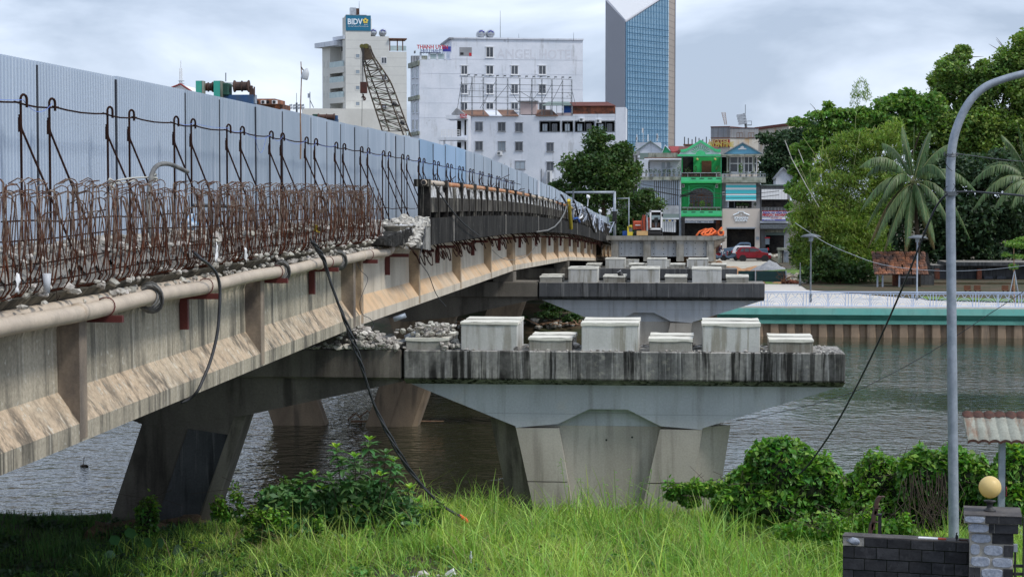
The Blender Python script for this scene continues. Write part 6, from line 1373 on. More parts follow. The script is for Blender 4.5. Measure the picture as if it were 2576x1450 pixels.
YM = 75.0; wn2 = thing('winch_machine', 'smaller brown rope drum just showing over the fence below the cream building', 'machine', P(825, 310, YM)); drum(800, 842, 294, 6.5, wn2); m_ = MB(); m_.pb(786, 287, 800, 300, YM, .4); put('gearbox', m_, M['dgreen'], wn2); m_ = MB(); m_.pb(790, 299, 846, 330, YM, .5); m_.pb(843, 290, 847, 300, YM, .3); put('base_frame', m_, M['navy'], wn2)
# bamboo pole with an upturned plastic jug
bp = thing('bamboo_pole_marker', 'thin bamboo pole holding an upturned milky plastic bottle above the fence', 'pole', P(757, 400, 36)); 
pl = onX(757, 400, -7.44); Yp = pl.y; k_ = Yp/F
m_ = MB(); m_.tube([P(757+dx, y, Yp) for dx, y in ((-1,400),(0,350),(-1.5,300),(0,238),(1.5,190),(0,155))], .016, 6, True, .009); put('pole', m_, M['bamboopole'], bp); m_ = MB(); m_.tube([P(757,168,Yp), P(764,178,Yp)], .012, 5); put('twig', m_, M['stem'], bp)
m_ = MB(); m_.lathe((0,0,0), [(.012,.10),(.022,.085),(.055,.04),(.072,.0),(.075,-.10),(.065,-.125),(.02,-.13)], 16); me = m_.mesh('jug', True); me.transform(Matrix.Translation(P(769,184,Yp)) @ Matrix.Rotation(.28, 4, 'Y')); put('jug', me, M['plastic'], bp)
# ================================================================ PROMENADE, QUAY WALL
q = P(1805, 790, 112); XQ = q.x
quay = thing('quay_wall', 'turquoise-topped quay wall on tan sheet piles along the far bank', 'quay wall', (XQ + 15, 112.6, 0))
mb = MB(); mb.box(XQ, 90, 112.0, 113.2, 1.33, 1.715); put('fascia_beam', mb, M['teal'], quay)
mb = MB(); mb.loft([[(XQ,112.25,1.33),(XQ,113.2,1.33),(XQ,113.2,.78),(XQ,112.12,.78),(XQ,112.12,.98),(XQ,112.5,1.05)],[(90,112.25,1.33),(90,113.2,1.33),(90,113.2,.78),(90,112.12,.78),(90,112.12,.98),(90,112.5,1.05)]]); put('lower_beam', mb, M['teal_d'], quay)
mb = MB(); mb.box(XQ, 90, 112.04, 112.5, 1.716, 1.80); put('kerb', mb, M['plaza'], quay)
me = None; x = XQ + .2
while x < 40:
    if me is None:
        mb = MB(); mb.loft([[(0,.28,z),(.12,.0,z),(.55,.0,z),(.67,.28,z),(.95,.28,z),(.95,.5,z),(0,.5,z)] for z in (-1.2, .80)]); me = mb.mesh('pile'); me.materials.append(M['pile'])
    put('sheet_pile', me, None, quay, loc=(x, 112.2, 0)); x += .95
rl = thing('promenade_railing', 'pale blue steel railing with fan-shaped panels along the promenade', 'railing', (XQ + 15, 112.3, 1.8))
pmsh = None; x = XQ + .3; k = 0
mb = MB()
for z, r in ((.88,.035),(.78,.022),(.06,.022)): mb.tube([(0,0,z),(2.48,0,z)], r, 6)
for xx in (.0, .17, 1.24, 1.32, 2.31): mb.box(xx-.022, xx+.022, -.022, .022, 0, .88 if xx in (0,) else .78)
railm = mb.mesh('rail'); railm.materials.append(M['rail'])
mb = MB()
for c in (.70, 1.82):
    for r in (.46, .34, .22): mb.tube([(c+r*math.cos(a), 0, .08+r*1.0*math.sin(a)) for a in np.linspace(0, math.pi, 9)], .014, 4, False)
    for s_ in (-1, 1):
        mb.tube([(c+s_*.50,0,.34),(c+s_*.30,0,.76)], .014, 4, False); mb.tube([(c,0,.55),(c+s_*.16,0,.77)], .014, 4, False)
fanm = mb.mesh('fan'); fanm.materials.append(M['rail'])
while x < 38:
    put('rail_bay', railm, None, rl, loc=(x, 112.3, 1.8)); put('fan_panel', fanm, None, rl, loc=(x, 112.3, 1.8)); x += 2.48
# back wall kerb and dark garden ground
mb = MB(); mb.box(9.5, 90, 143.6, 400, 1.0, 1.9); struct('garden_ground', mb, M['farsoil'])
gp0 = [G(2030, 728, 1.73), G(2150, 738, 1.73), G(2300, 750, 1.73), G(2420, 757, 1.73), G(2700, 764, 1.73)]; gx_ = gp0 + [Vector((90, gp0[-1].y, 0)), Vector((90, 143.4, 0)), Vector((gp0[0].x, 143.4, 0))]
mb = MB(); mb.loft([[(p_.x, p_.y, z_) for p_ in gx_] for z_ in (1.60, 1.765)]); struct('shaded_garden_bed', mb, M['farsoil'])
mb = MB(); gq = [G(2330, 752.6, 1.77), G(2420, 756, 1.77), G(2700, 762.5, 1.77)]; mb.loft([[(p_.x, p_.y, z_) for p_ in gq + [p2_+Vector((0,3.5,0)) for p2_ in reversed(gq)]] for z_ in (1.766, 1.80)]); struct('grass_strip', mb, M['lawn'])
# corrugated barrier
for k, (xa, xb) in enumerate(((1857, 1900), (1902, 1977))):
    t = thing('corrugated_barrier', ['short dark green corrugated barrier panel left of its post','long dark green corrugated barrier panel in front of the grass verge'][k], 'barrier', P((xa+xb)/2, 708, 144), 'dark green corrugated barriers')
    a = P(xa, 708, 144.2); b = P(xb, 681, 144.2); mb = MB(); n = 9
    prof = []; 
    for i in range(n*2+1): prof.append((144.2 + (.05 if i % 2 else 0), a.z + (b.z-a.z)*i/(n*2)))
    mb.loft([[(a.x, y, z) for y, z in prof], [(b.x, y, z) for y, z in prof]], False, False)
    o = put('corrugated_sheet', mb, mat('dark_green_sheet%d' % k, (.015,.05,.055), (.02,.06,.062), rough=.5, fine=.05, bump=0), t); s_ = o.modifiers.new('t','SOLIDIFY'); s_.thickness = .01
    mb = MB(); mb.box(b.x-.03, b.x+.05, 144.1, 144.2, a.z, b.z+.03); put('post', mb, M['galv'], t)
pts = [(Vector((P(1990, 702, 143.8).x+R.gauss(0,.35), 143.6+R.random()*.6, 1.75+R.random()*.22)), R.uniform(.07,.17)) for _ in range(40)]
rocks('red_brick_rubble', pts, M['brick'], 'little heap of broken red bricks at the end of the green barrier', 'rubble')
pts = [(Vector((P(1985, 685, 147).x+R.gauss(0,.6), 146+R.random()*2, 1.85+R.random()*.4)), R.uniform(.25,.5)) for _ in range(26)]
rocks('pale_boulders', pts, M['road'], 'pale boulders on the slope behind the broken bricks', 'boulders')
mb = MB(); q = P(1965, 700, 143.5)
for k in range(9): mb.tube([q+Vector((R.gauss(0,.1),0,-.25)), q+Vector((R.gauss(0,.4),R.gauss(0,.2),.1)), q+Vector((R.gauss(0,.9),R.gauss(0,.3),R.uniform(.1,.8)))], .03, 4, True, .008)
tag(put('dead_branches', mb, M['wood'], kind='stuff'), 'dry dead branches leaning on the green barrier', 'branches')
for (px, py, lab) in ((2005, 707, 'pale stone block on the promenade path'), (2023, 713, 'dark stone with a hollow on the promenade path')):
    mb = MB(); q = G(px, py, 1.74); mb.rock((q.x, q.y, 1.82), .26, int(px), (1.5,1,.6)); solo('path_stone', mb, M['block_old'], lab, 'stone')
def lamp(px, y0, y1, Y, lab, disc=True, grp='park lamps'):
    t = thing('park_lamp', lab, 'park lamp', P(px, y1, Y), grp); a = P(px, y1, Y); a.z = min(a.z, 1.75); b = P(px, y0, Y); mb = MB(); mb.lathe((b.x, Y, a.z), [(.09,0),(.09,.5),(.055,.55),(.045,b.z-a.z-.1),(.03,b.z-a.z)], 10); put('pole', mb, M['galv_d'] if px < 2100 else M['galv'], t, smooth=True)
    if disc:
        mb = MB(); mb.lathe((b.x, Y, b.z), [(.02,.0),(.62,.03),(.66,.06),(.5,.14),(.2,.22),(.02,.24)], 18); put('lamp_hood', mb, M['galv_d'], t, smooth=True)
        mb = MB(); mb.lathe((b.x, Y, b.z-.25), [(.02,0),(.12,.02),(.14,.24),(.02,.25)], 12); put('lamp_head', mb, M['glassl'], t)
lamp(2040, 597, 738, 118, 'dark park lamp with a small hood beside the bamboo')
lamp(2308, 600, 732, 121, 'grey park lamp with a wide hood in front of the tiled hut')
lamp(2013, 660, 711, 140, 'short dark post left of the dark park lamp', False)

# ================================================================ TREES
def B(px, py, Y, rx, ry, dy=None):
    c = P(px, py, Y); k = Y/F; return (c.x, Y, c.z, rx*k, (dy if dy is not None else rx)*k, ry*k)
def tree(name, lab, Y, blobs, n, size, mt, trunk, seed=1, sub=60, subr=.33, aspect=.6, hang=0., cat='tree', limbs=5, tr=.22, group=None):
    bl = [B(b[0], b[1], Y + (b[4] if len(b) > 4 else 0), b[2], b[3]) for b in blobs]; base = P(trunk[0], trunk[1], Y); base.z = min(base.z, 1.9) if trunk[1] > 600 else base.z
    t = thing(name, lab, cat, base, group); rr = random.Random(seed)
    if tr:
        mb = MB(); top = Vector(bl[0][:3]); mb.tube([base - Vector((0,0,.3)), base.lerp(top, .5) + Vector((rr.gauss(0,.2),0,0)), top], tr, 8, True, tr*.45); put('trunk', mb, M['bark'], t, smooth=True)
        mb = MB()
        for b in bl[:14]:
            s_ = base.lerp(top, rr.uniform(.35,.8)); e_ = Vector(b[:3]); mb.tube([s_, s_.lerp(e_, .5)+Vector((rr.gauss(0,.3), rr.gauss(0,.3), rr.gauss(.2,.3))), e_], tr*.45, 5, True, tr*.1)
            for q in range(3): f_ = e_ + Vector((rr.gauss(0,b[3]*.6), rr.gauss(0,b[4]*.5), rr.gauss(0,b[5]*.6))); mb.tube([e_, e_.lerp(f_, .5)+Vector((0,0,.1)), f_], tr*.15, 4, True, .01)
        put('branches', mb, M['bark'], t)
    put('crown', leafcloud(bl, n, size, seed, aspect, hang, sub, subr), M[mt], t); return t
tree('round_street_tree', 'round dark green street tree in front of the long white block', 190, [(1510,420,70,60),(1500,355,45,35),(1450,430,45,45),(1440,500,45,40),(1500,490,60,50),(1550,470,50,60),(1560,400,42,50),(1590,440,30,45),(1410,470,25,25)], 22000, .38, 'leaf_mid', (1522, 590), 3, 120, .42, tr=.28)
tree('low_street_tree', 'low spreading tree foliage under the round tree, beside the excavator', 196, [(1510,570,60,35),(1570,560,50,45),(1480,545,40,30),(1620,500,45,28),(1660,515,25,20),(1540,590,40,30),(1600,540,35,35)], 12000, .38, 'leaf_mid', (1550, 640), 5, 80, .42, tr=.15)
tree('dark_tree_clump', 'dark bluish-green trees behind the blue-gabled house', 238, [(1960,400,48,55),(1935,430,30,60),(2000,400,55,60),(1985,350,50,30),(2040,340,50,40),(1930,350,22,22),(1950,470,40,40)], 14000, .5, 'leaf_dark', (1960, 560), 7, 90, .45, tr=.3)
tree('almond_tree', 'light green large-leaved tree spreading behind the bamboo', 163, [(2200,300,60,28),(2010,308,36,12),(2060,290,40,14),(2110,285,42,18),(2160,290,45,20),(2240,262,55,26),(2290,262,55,28),(2340,262,50,30),(2085,262,16,10),(2250,240,18,8),(2295,250,40,26),(2005,375,22,18),(2000,430,18,14),(1992,470,22,18),(1985,520,14,14),(2000,545,26,14),(2260,320,60,30),(2150,330,50,24),(2100,315,45,22),(2050,330,35,18),(2040,370,35,28),(2020,410,30,26),(2085,355,45,34),(2030,450,26,26),(2200,345,70,25),(2300,300,60,30)], 32000, .40, 'leaf_light', (2260, 700), 11, 170, .5, .62, tr=.3)
tree('big_riverside_tree', 'tall spreading tree with small leaves at the right edge of the park', 172, [(2460,300,80,70),(2400,190,50,45),(2370,235,45,35),(2450,235,70,50),(2500,190,70,50),(2545,150,50,50),(2580,110,40,45),(2420,150,25,20),(2560,230,70,60),(2380,310,60,50),(2520,330,80,60),(2600,300,60,80),(2350,290,40,30),(2620,180,60,90),(2420,350,80,60),(2500,380,80,50),(2300,340,70,45),(2580,400,60,60),(2350,400,60,40)], 76000, .34, 'leaf_big', (2480, 700), 13, 330, .42, .6, tr=.5)
tree('sparse_tree_top', 'thin upper crown with sky showing between the leaves, left of the tallest tree', 178, [(2395,160,40,30),(2420,130,26,20),(2360,200,30,26),(2430,200,45,30)], 6500, .32, 'leaf_big', (2440, 700), 17, 70, .36, .6, tr=.2)
tree('dark_park_trees', 'mass of dark shaded trees behind the coconut palms', 160, [(2430,560,110,90),(2300,520,100,90),(2540,540,80,100),(2200,590,80,80),(2380,430,90,60),(2500,430,90,60),(2600,500,60,120),(2350,630,90,45),(2480,630,90,45),(2160,640,60,50),(2620,620,60,60),(2230,480,50,50)], 42000, .40, 'leaf_dark', (2400, 730), 19, 220, .42, .6, tr=.3)
# bamboo
def bamboo(lab, Y, culms, blobs, n, seed):
    t = thing('bamboo_clump', lab, 'bamboo', P(2110, 735, Y)); rr = random.Random(seed)
    for (x0, x1, y1, bend) in culms:
        a = P(x0, 735, Y); a.z = 1.7; b = P(x1, y1, Y+rr.uniform(-1.5,1.5)); m_ = a.lerp(b, .6) + Vector((-(b.x-a.x)*bend, 0, .5)); mb = MB(); mb.tube([a, a.lerp(m_,.5)+Vector((0,0,.2)), m_, m_.lerp(b,.5)+Vector((0,0,.15)), b], .045, 5, True, .012); put('culm', mb, M['culm'], t, smooth=True)
    bl = [B(b[0], b[1], Y, b[2], b[3]) for b in blobs]
    put('foliage', leafcloud(bl, n, .34, seed, .22, .45, 420, .30), M['leaf_bamboo'], t); return t
bc = bamboo('feathery yellow-green bamboo clump standing at the edge of the promenade', 148, [(2080+R.uniform(-40,50), 2100+R.uniform(-110,120), R.uniform(310,560), R.uniform(.1,.4)) for _ in range(34)],
   [(2110,450,62,60),(2185,400,45,50),(2060,420,26,30),(2120,380,30,30),(2150,345,26,26),(2015,560,24,30),(2060,540,40,30),(2180,430,60,80),(2060,480,60,70),(2030,560,48,70),(2100,540,80,80),(2170,520,70,90),(2050,640,55,60),(2120,640,75,70),(2190,620,50,80),(2190,350,45,32),(2130,370,50,40),(2240,400,40,45),(2010,610,35,60),(2010,500,30,40),(2080,400,40,40),(2230,470,50,60),(2240,350,50,50),(2130,600,90,90)], 60000, 23)
put('foliage', leafcloud([B(2165,222,148,22,28), B(2150,250,148,14,28), B(2180,240,148,14,18)], 520, .3, 29, .2, .6), M['leaf_bamboo'], bc)
mb = MB(); mb.tube([P(2150,400,148), P(2152,300,148), P(2160,230,148), P(2165,190,148)], .02, 4, True, .008); put('culm', mb, M['culm'], bc)
mb = MB(); mb.tube([P(1974,352,146.5), P(1992,400,146.5), P(2030,470,146.5), P(2060,520,146.5)], .032, 5); mb.tube([P(2008,375,146.5), P(2022,410,146.5)], .03, 5); put('dead_culm', mb, M['block'], bc, 'bare pale dead culm leaning out')
# understory
tree('shrub_understory', 'shrubs under the bamboo beside the park lamp', 144, [(2050,690,50,25),(2120,680,55,38),(2180,680,40,35),(2090,650,50,40),(2140,705,40,18)], 6000, .3, 'leaf_mid', (2100,730), 31, 50, .4, tr=0, cat='shrub')
tree('small_dark_tree', 'small dark tree behind the two dark posts', 160, [(2015,650,24,28),(2000,625,20,22),(2035,655,18,22)], 2200, .3, 'leaf_dark', (2015, 700), 33, 24, .4, tr=.08)
# palms
def frond(t, c, tip, lift, mt, seed, wide=1.0):
    rr = random.Random(seed); c = Vector(c); tip = Vector(tip); mid = c.lerp(tip, .5) + Vector((0, 0, lift*1.35)); V = []; n = 62
    pt = lambda s_: c*(1-s_)**2 + mid*2*s_*(1-s_) + tip*s_**2
    mb = MB(); mb.tube([pt(s_) for s_ in np.linspace(0,1,9)], .035, 5, True, .01)
    fr = put('frond', mb, M['culm'] if mt == 'leaf_palm' else M['bamboopole'], t, smooth=True)
    verts = []; quads = []
    for i in range(n*2):
        s_ = .12 + .88*(i//2)/(n-1); p_ = pt(min(s_, .995)); d = (pt(min(1, s_+.02)) - pt(s_-.02)).normalized(); side = d.cross(Vector((0,0,1)))
        if side.length < .05: side = Vector((0,1,0))
        side.normalize(); sg = 1 if i % 2 else -1; L_ = (.95*math.sin(math.pi*min(1,s_*.9+.12))**.6 + .1)*wide*rr.uniform(.8,1.1)
        e1 = p_ + (side*sg*.55 + d*.55)*L_*.55 + Vector((0,0,-.10*L_)); e2 = e1 + (side*sg*.10 + d*.2)*L_*.5 + Vector((0,0,-.62*L_)); w_ = d*.042
        b = len(verts); verts += [p_-w_, p_+w_, e1+w_*1.3, e1-w_*1.3, e2+w_*.2, e2-w_*.2]; quads += [(b,b+1,b+2,b+3),(b+3,b+2,b+4,b+5)]
    o = put('leaflets', np_mesh('leaflets', np.array([tuple(v) for v in verts]), np.array(quads)), M[mt], fr)
def palm(lab, Y, cx, cy, bx, tips, seed):
    c = P(cx, cy, Y); base = P(bx, 735, Y); base.z = 1.7; t = thing('coconut_palm', lab, 'palm tree', base, 'coconut palms'); mb = MB(); m_ = base.lerp(c, .5) + Vector((.15,0,0)); mb.tube([base, m_, c], .19, 10, True, .13); put('trunk', mb, M['bark'], t, smooth=True)
    mb = MB(); rr = random.Random(seed)
    for k in range(9): mb.rock((c.x+rr.gauss(0,.3), c.y+rr.gauss(0,.25), c.z-.35+rr.gauss(0,.15)), .14, k)
    put('coconuts', mb, M['leaf_dark'], t)
    for k, (x, y, lift, dry, dy) in enumerate(tips): frond(t, c, P(x, y, Y+dy), lift, 'leaf_palm_dry' if dry else 'leaf_palm', seed*50+k)
palm('nearer coconut palm with drooping fronds beside the light pole', 140, 2297, 462, 2310, [
 (2162,420,1.9,0,-1),(2165,530,2.0,0,-1),(2178,575,1.9,0,.5),(2200,610,1.4,0,-1.5),(2232,618,1.0,0,-1.5),(2280,620,.8,0,-2),(2352,610,1.1,0,-1.5),(2400,590,1.7,0,-1),(2440,600,2.4,0,0),(2455,480,2.0,0,1),(2400,360,1.0,0,1),(2340,330,.4,0,1),(2300,312,.1,0,0),(2270,318,.3,0,1),(2220,360,1.0,0,2),(2180,440,1.8,0,2),(2380,450,1.8,0,-2),(2220,500,1.8,0,-2),(2330,560,1.2,0,-2),
 (2184,622,1.6,1,1),(2222,640,1.0,1,1),(2278,642,.7,1,1),(2350,626,1.0,1,1),(2195,600,1.4,1,2)], 3)
palm('farther coconut palm half cut off by the right edge', 146, 2590, 455, 2600, [(2446,530,2.0,0,-1),(2436,470,2.2,0,0),(2470,430,1.6,0,1),(2500,525,1.2,0,-1),(2545,520,.8,0,-1.5),(2520,340,.8,0,1),(2560,310,.3,0,0),(2640,340,.8,0,1),(2700,430,1.8,0,1),(2690,520,1.8,0,0),(2620,560,1,0,-1),(2600,315,.2,0,1),(2480,480,1.8,0,1)], 5)
# young propped tree
t = thing('young_propped_tree', 'young feathery tree held by three wooden props near the right edge', 'tree', P(2552, 735, 119)); mb = MB(); a = P(2552, 737, 119); b = P(2550, 602, 119); a.z = 1.75; mb.tube([a, b], .05, 6, True, .03); put('trunk', mb, M['bamboopole'], t)
for dx in (-16, 14, 6): mb = MB(); e_ = P(2552+dx, 737, 118.5 if dx != 6 else 121); e_.z = 1.75; mb.tube([e_, P(2552, 680, 119)], .03, 5); put('prop', mb, M['galv'], t)
put('crown', leafcloud([B(2548,612,119,32,9), B(2565,618,119,20,8), B(2530,640,119,16,6), B(2560,645,119,20,8), B(2550,670,119,16,8), B(2575,600,119,20,8)], 2600, .2, 41, .3, 0, 30, .4), M['leaf_light'], t)
# tiled hut and dark building under the trees
ht = thing('tiled_roof_hut', 'hut with an old orange and black clay tile roof under the palms', 'hut', P(2260, 735, 139.5)); a0 = P(2200, 689, 138.5); b0 = P(2345, 689, 138.5); tz = P(2250, 633, 141).z
rows_ = 9; tw_ = .30
for j in range(rows_):
    f0 = j/rows_; z0 = a0.z + (tz-a0.z)*f0; y0 = 138.5 + 2.4*f0; z1 = a0.z + (tz-a0.z)*(f0+1/rows_); y1 = 138.5 + 2.4*(f0+1/rows_); n_ = int((b0.x-a0.x)/tw_)
    for i in range(n_):
        x = a0.x + i*tw_ + (.1*fb(j, i, .8)); mb = MB(); mb.add([(x,y0-.08,z0+.02),(x+tw_*.5,y0-.1,z0+.07),(x+tw_*.95,y0-.08,z0+.02),(x+tw_*.95,y1,z1+.02),(x+tw_*.5,y1,z1+.06),(x,y1,z1+.02),(x,y0-.08,z0-.03),(x+tw_*.5,y0-.1,z0+.01),(x+tw_*.95,y0-.08,z0-.03)], [(0,1,4,5),(1,2,3,4),(6,7,1,0),(7,8,2,1)])
        if i == 0 or True: put('roof_tile', mb, M['tile_red'], ht)
mb = MB(); mb.add([(a0.x,138.6,a0.z-.06),(b0.x,138.6,a0.z-.06),(b0.x,141,tz-.06),(a0.x,141,tz-.06)],[(0,1,2,3)]); put('roof_underlay', mb, M['dark'], ht)
for x in (2207, 2220, 2262): mb = MB(); a = P(x, 735, 138.7); mb.box(a.x-.06, a.x+.06, 138.65, 138.77, 1.7, a0.z); put('post', mb, M['galv'], ht)
for x0, x1 in ((2246,2262),): mb = MB(); mb.pb(x0, 686, x1, 735, 140.5, .5); put('brick_column', mb, M['brick'], ht)
mb = MB(); mb.pb(2264, 690, 2350, 740, 142, .3); put('back_wall', mb, M['cap_dark'], ht); mb = MB(); mb.pb(2262, 696, 2306, 698, 141.8, .1); put('window_rail', mb, M['galv'], ht)
pv = thing('dark_park_pavilion', 'long dark pavilion with brick columns deep under the park trees', 'pavilion', P(2480, 735, 150)); mb = MB(); mb.pb(2345, 668, 2660, 745, 150, 4); put('wall', mb, M['cap_dark'], pv)
for x in (2352, 2458, 2130-0, ): mb = MB(); mb.pb(x, 676, x+12, 745, 149.3, .5); put('brick_column', mb, M['brick'], pv)
for x in (2476, 2508, 2540): mb = MB(); mb.pb(x, 694, x+22, 706, 149.8, .1); put('window', mb, M['glassd'], pv)
mb = MB(); mb.pb(2380, 660, 2660, 668, 148.8, 5); put('roof_edge', mb, M['cap_dark'], pv)
for k, x in enumerate((2425, 2450, 2520, 2543)):
    t = thing('park_bench', ['first brown bench from the light pole','second brown bench from the light pole','brown bench left of the young propped tree','brown bench right behind the young propped tree'][k], 'bench', P(x+9, 735, 130), 'brown benches behind the railing'); a = P(x, 728, 130); b = P(x+17, 721, 130)
    mb = MB(); mb.box(a.x, b.x, 130, 130.08, a.z, b.z+.1); put('backrest', mb, M['wood'], t); mb = MB(); mb.box(a.x, b.x, 129.6, 130, a.z-.05, a.z); put('seat', mb, M['wood'], t)
    for s_ in (a.x+.05, b.x-.1): mb = MB(); mb.box(s_, s_+.05, 129.7, 129.9, 1.7, a.z-.05); put('leg', mb, M['iron'], t)
# bank vegetation under the bridge
put('crown', MB().box(0,0.01,0,0.01,-5,-4.99), M['soil']) if False else None
mb_pts = [((R.uniform(-16,-1), 112+R.uniform(1.5,4), .3+R.random()*.4), R.uniform(.1,.3)) for _ in range(80)]
rocks('bank_stones', mb_pts, M['block_old'], 'dark stones and clods on the far natural bank under the bridge', 'stones')
mb = MB()
for k in range(60): x = R.uniform(-16,0); y = 113+R.random()*3; mb.tube([(x,y,.5),(x+R.gauss(0,1),y+R.gauss(0,.5),.6+R.random()*.3)], .05, 4, True, .02)
tag(put('driftwood', mb, M['bamboopole'], kind='stuff'), 'tangle of driftwood along the far natural bank', 'driftwood')
put('far_bank_weeds', leafcloud([B(1410,770,116,60,14), B(1440,800,115,30,14), B(1380,790,115,40,10), B(1290,800,115,40,12)], 5000, .3, 51, .5, 0, 40, .4), M['leaf_mid'], kind='stuff').update_tag(); tag(bpy.data.objects['far_bank_weeds'], 'low green weeds on the far natural bank below the second pier', 'weeds')

# ================================================================ STREET THINGS
def car(name, lab, cat, x, y, L_, Wd, Hh, paint, hatch=True, pick=False, face=1):
    """side view along x; face=1 nose to +x"""
    z = 1.56; t = thing(name, lab, cat, (x, y, z)); f = face
    if not pick: pr = [(-.50,.28),(-.495,.55),(-.47,.78),(-.40,.97),(-.30,1.0),(.02,.99),(.12,.90),(.24,.66),(.44,.55),(.50,.42),(.50,.2),(.40,.16),(-.45,.16)]
    else: pr = [(-.50,.30),(-.50,.62),(-.15,.62),(-.13,.97),(-.05,1.0),(.09,.99),(.22,.70),(.42,.62),(.50,.50),(.50,.26),(.42,.2),(-.46,.2)]
    mb = MB(); P_ = [(a*L_*f, b*Hh) for a, b in pr]
    def rg(yy, ins): 
        return [(x + a*(1-.0*ins), y+yy, z + (b if b < .66*Hh else b)) for a, b in P_]
    W2_ = Wd/2; cab = [(a, b) for a, b in P_]
    mb.loft([[(x+a*.985, y-W2_+.10*max(0,(b/Hh-.6)/.4)*1.6, z+b) for a, b in P_], [(x+a*.985, y+W2_-.10*max(0,(b/Hh-.6)/.4)*1.6, z+b) for a, b in P_]]); body = put('body', mb, M[paint], t, bev=.05)
    gl = [(-.38,.68),(-.34,.90),(-.30,.93),(.0,.92),(.10,.86),(.20,.68)] if not pick else [(-.11,.66),(-.11,.92),(.07,.92),(.19,.69)]
    for s_ in (-1, 1):
        mb = MB(); yy = y + s_*(W2_-.055)
        mb.loft([[(x+a*L_*f, yy, z+b*Hh) for a, b in gl], [(x+a*L_*f, yy+s_*-.02+s_*.03, z+b*Hh) for a, b in gl]]); w_ = put('side_window', mb, M['glassd'], t)
        for px_ in ((-.12,-.27) if not pick else (.0,)): mb = MB(); mb.box(x+px_*L_*f-.03, x+px_*L_*f+.03, yy-.035, yy+.035, z+.66*Hh, z+.94*Hh); put('window_pillar', mb, M[paint], w_)
    for s_ in (-1, 1):
        for wx in ((-.31, .32) if not pick else (-.30, .32)):
            wr = .31 if not pick else .38; c = (x+wx*L_*f, y+s_*(W2_-.08), z+wr); mb = MB(); mb.lathe(c, [(.1,-.1),(wr,-.1),(wr,.1),(.1,.1)], 20, 'y'); wh = put('wheel', mb, M['rubber'], t)
            mb = MB(); mb.lathe((c[0], c[1]+s_*.09, c[2]), [(.02,.0),(wr*.66,0),(wr*.66,.025*1),(.02,.03)], 20, 'y') if s_ > 0 else mb.lathe((c[0], c[1]-.12, c[2]), [(.02,.0),(wr*.66,0.005),(wr*.66,.03),(.02,.03)], 20, 'y'); put('rim', mb, M['alloy'], wh)
            for q_ in range(5): a_ = q_*2*math.pi/5+.3; mb = MB(); mb.obox((c[0]+math.cos(a_)*wr*.4, c[1]+s_*.125, c[2]+math.sin(a_)*wr*.4), (math.cos(a_+.6)*.03,0,math.sin(a_+.6)*.03), (0,.004,0), (math.cos(a_)*wr*.12,0,math.sin(a_)*wr*.12)); put('rim_slot', mb, M['black'], wh)
            mb = MB(); mb.lathe((c[0], c[1]-.0, c[2]), [(wr*1.0,-.13),(wr*1.22,-.13),(wr*1.22,.13),(wr*1.0,.13)], 20, 'y'); put('wheel_arch', mb, M['rubber'], t)
        mb = MB(); mb.box(x-.36*L_, x+.36*L_, y+s_*W2_-.03, y+s_*W2_+.02, z+.16*Hh, z+.25*Hh); put('sill_trim', mb, M['rubber'], t)
        mb = MB(); mb.box(x-.495*L_*f-.03, x-.495*L_*f+.10, y+s_*(W2_-.22)-.14, y+s_*(W2_-.22)+.24*s_*.5+.1, z+.52*Hh, z+.66*Hh); put('tail_light', mb, M['tailred'], t)
        mb = MB(); mb.obox((x+.46*L_*f, y+s_*(W2_-.16), z+.50*Hh), (.16,0,0), (0,.16,0), (0,0,.06)); put('headlight', mb, M['white'], t)
        mb = MB(); mb.obox((x+.17*L_*f, y+s_*(W2_+.06), z+.70*Hh), (.07,0,0), (0,.10,0), (0,0,.06)); put('mirror', mb, M[paint], t)
    mb = MB(); mb.box(x-.5*L_*f-.03, x-.5*L_*f+.12, y-W2_+.05, y+W2_-.05, z+.17*Hh, z+.34*Hh); put('rear_bumper', mb, M['rubber'], t); mb = MB(); mb.box(x+.47*L_*f-.04, x+.5*L_*f+.03, y-W2_+.05, y+W2_-.05, z+.17*Hh, z+.32*Hh); put('front_bumper', mb, M['rubber'], t)
    if pick:
        mb = MB(); mb.box(x-.49*L_*f, x-.16*L_*f, y-W2_+.1, y+W2_-.1, z+.60*Hh, z+.63*Hh) ; put('load_bed', mb, M['black'], t)
    return t
YCAR = 200.5
a = P(1851.8, 650, YCAR); b = P(1940.4, 650, YCAR); car('red_hatchback', 'dark red hatchback parked across the street behind the gravel heap', 'car', (a.x+b.x)/2, YCAR+.8, b.x-a.x, 1.6, 1.52, 'carred')
a = P(1841, 650, 204); b = P(1925, 650, 204); car('white_hatchback', 'white hatchback parked right behind the dark red one', 'car', (a.x+b.x)/2, 204.5, b.x-a.x, 1.6, 1.55, 'carwhite')
a = P(1812, 640, 210); b = P(1932, 640, 210); car('grey_blue_pickup', 'grey-blue pickup truck in front of the beige garage', 'pickup truck', (a.x+b.x)/2, 210.5, b.x-a.x, 1.85, 1.8, 'carblue', pick=True, face=-1)
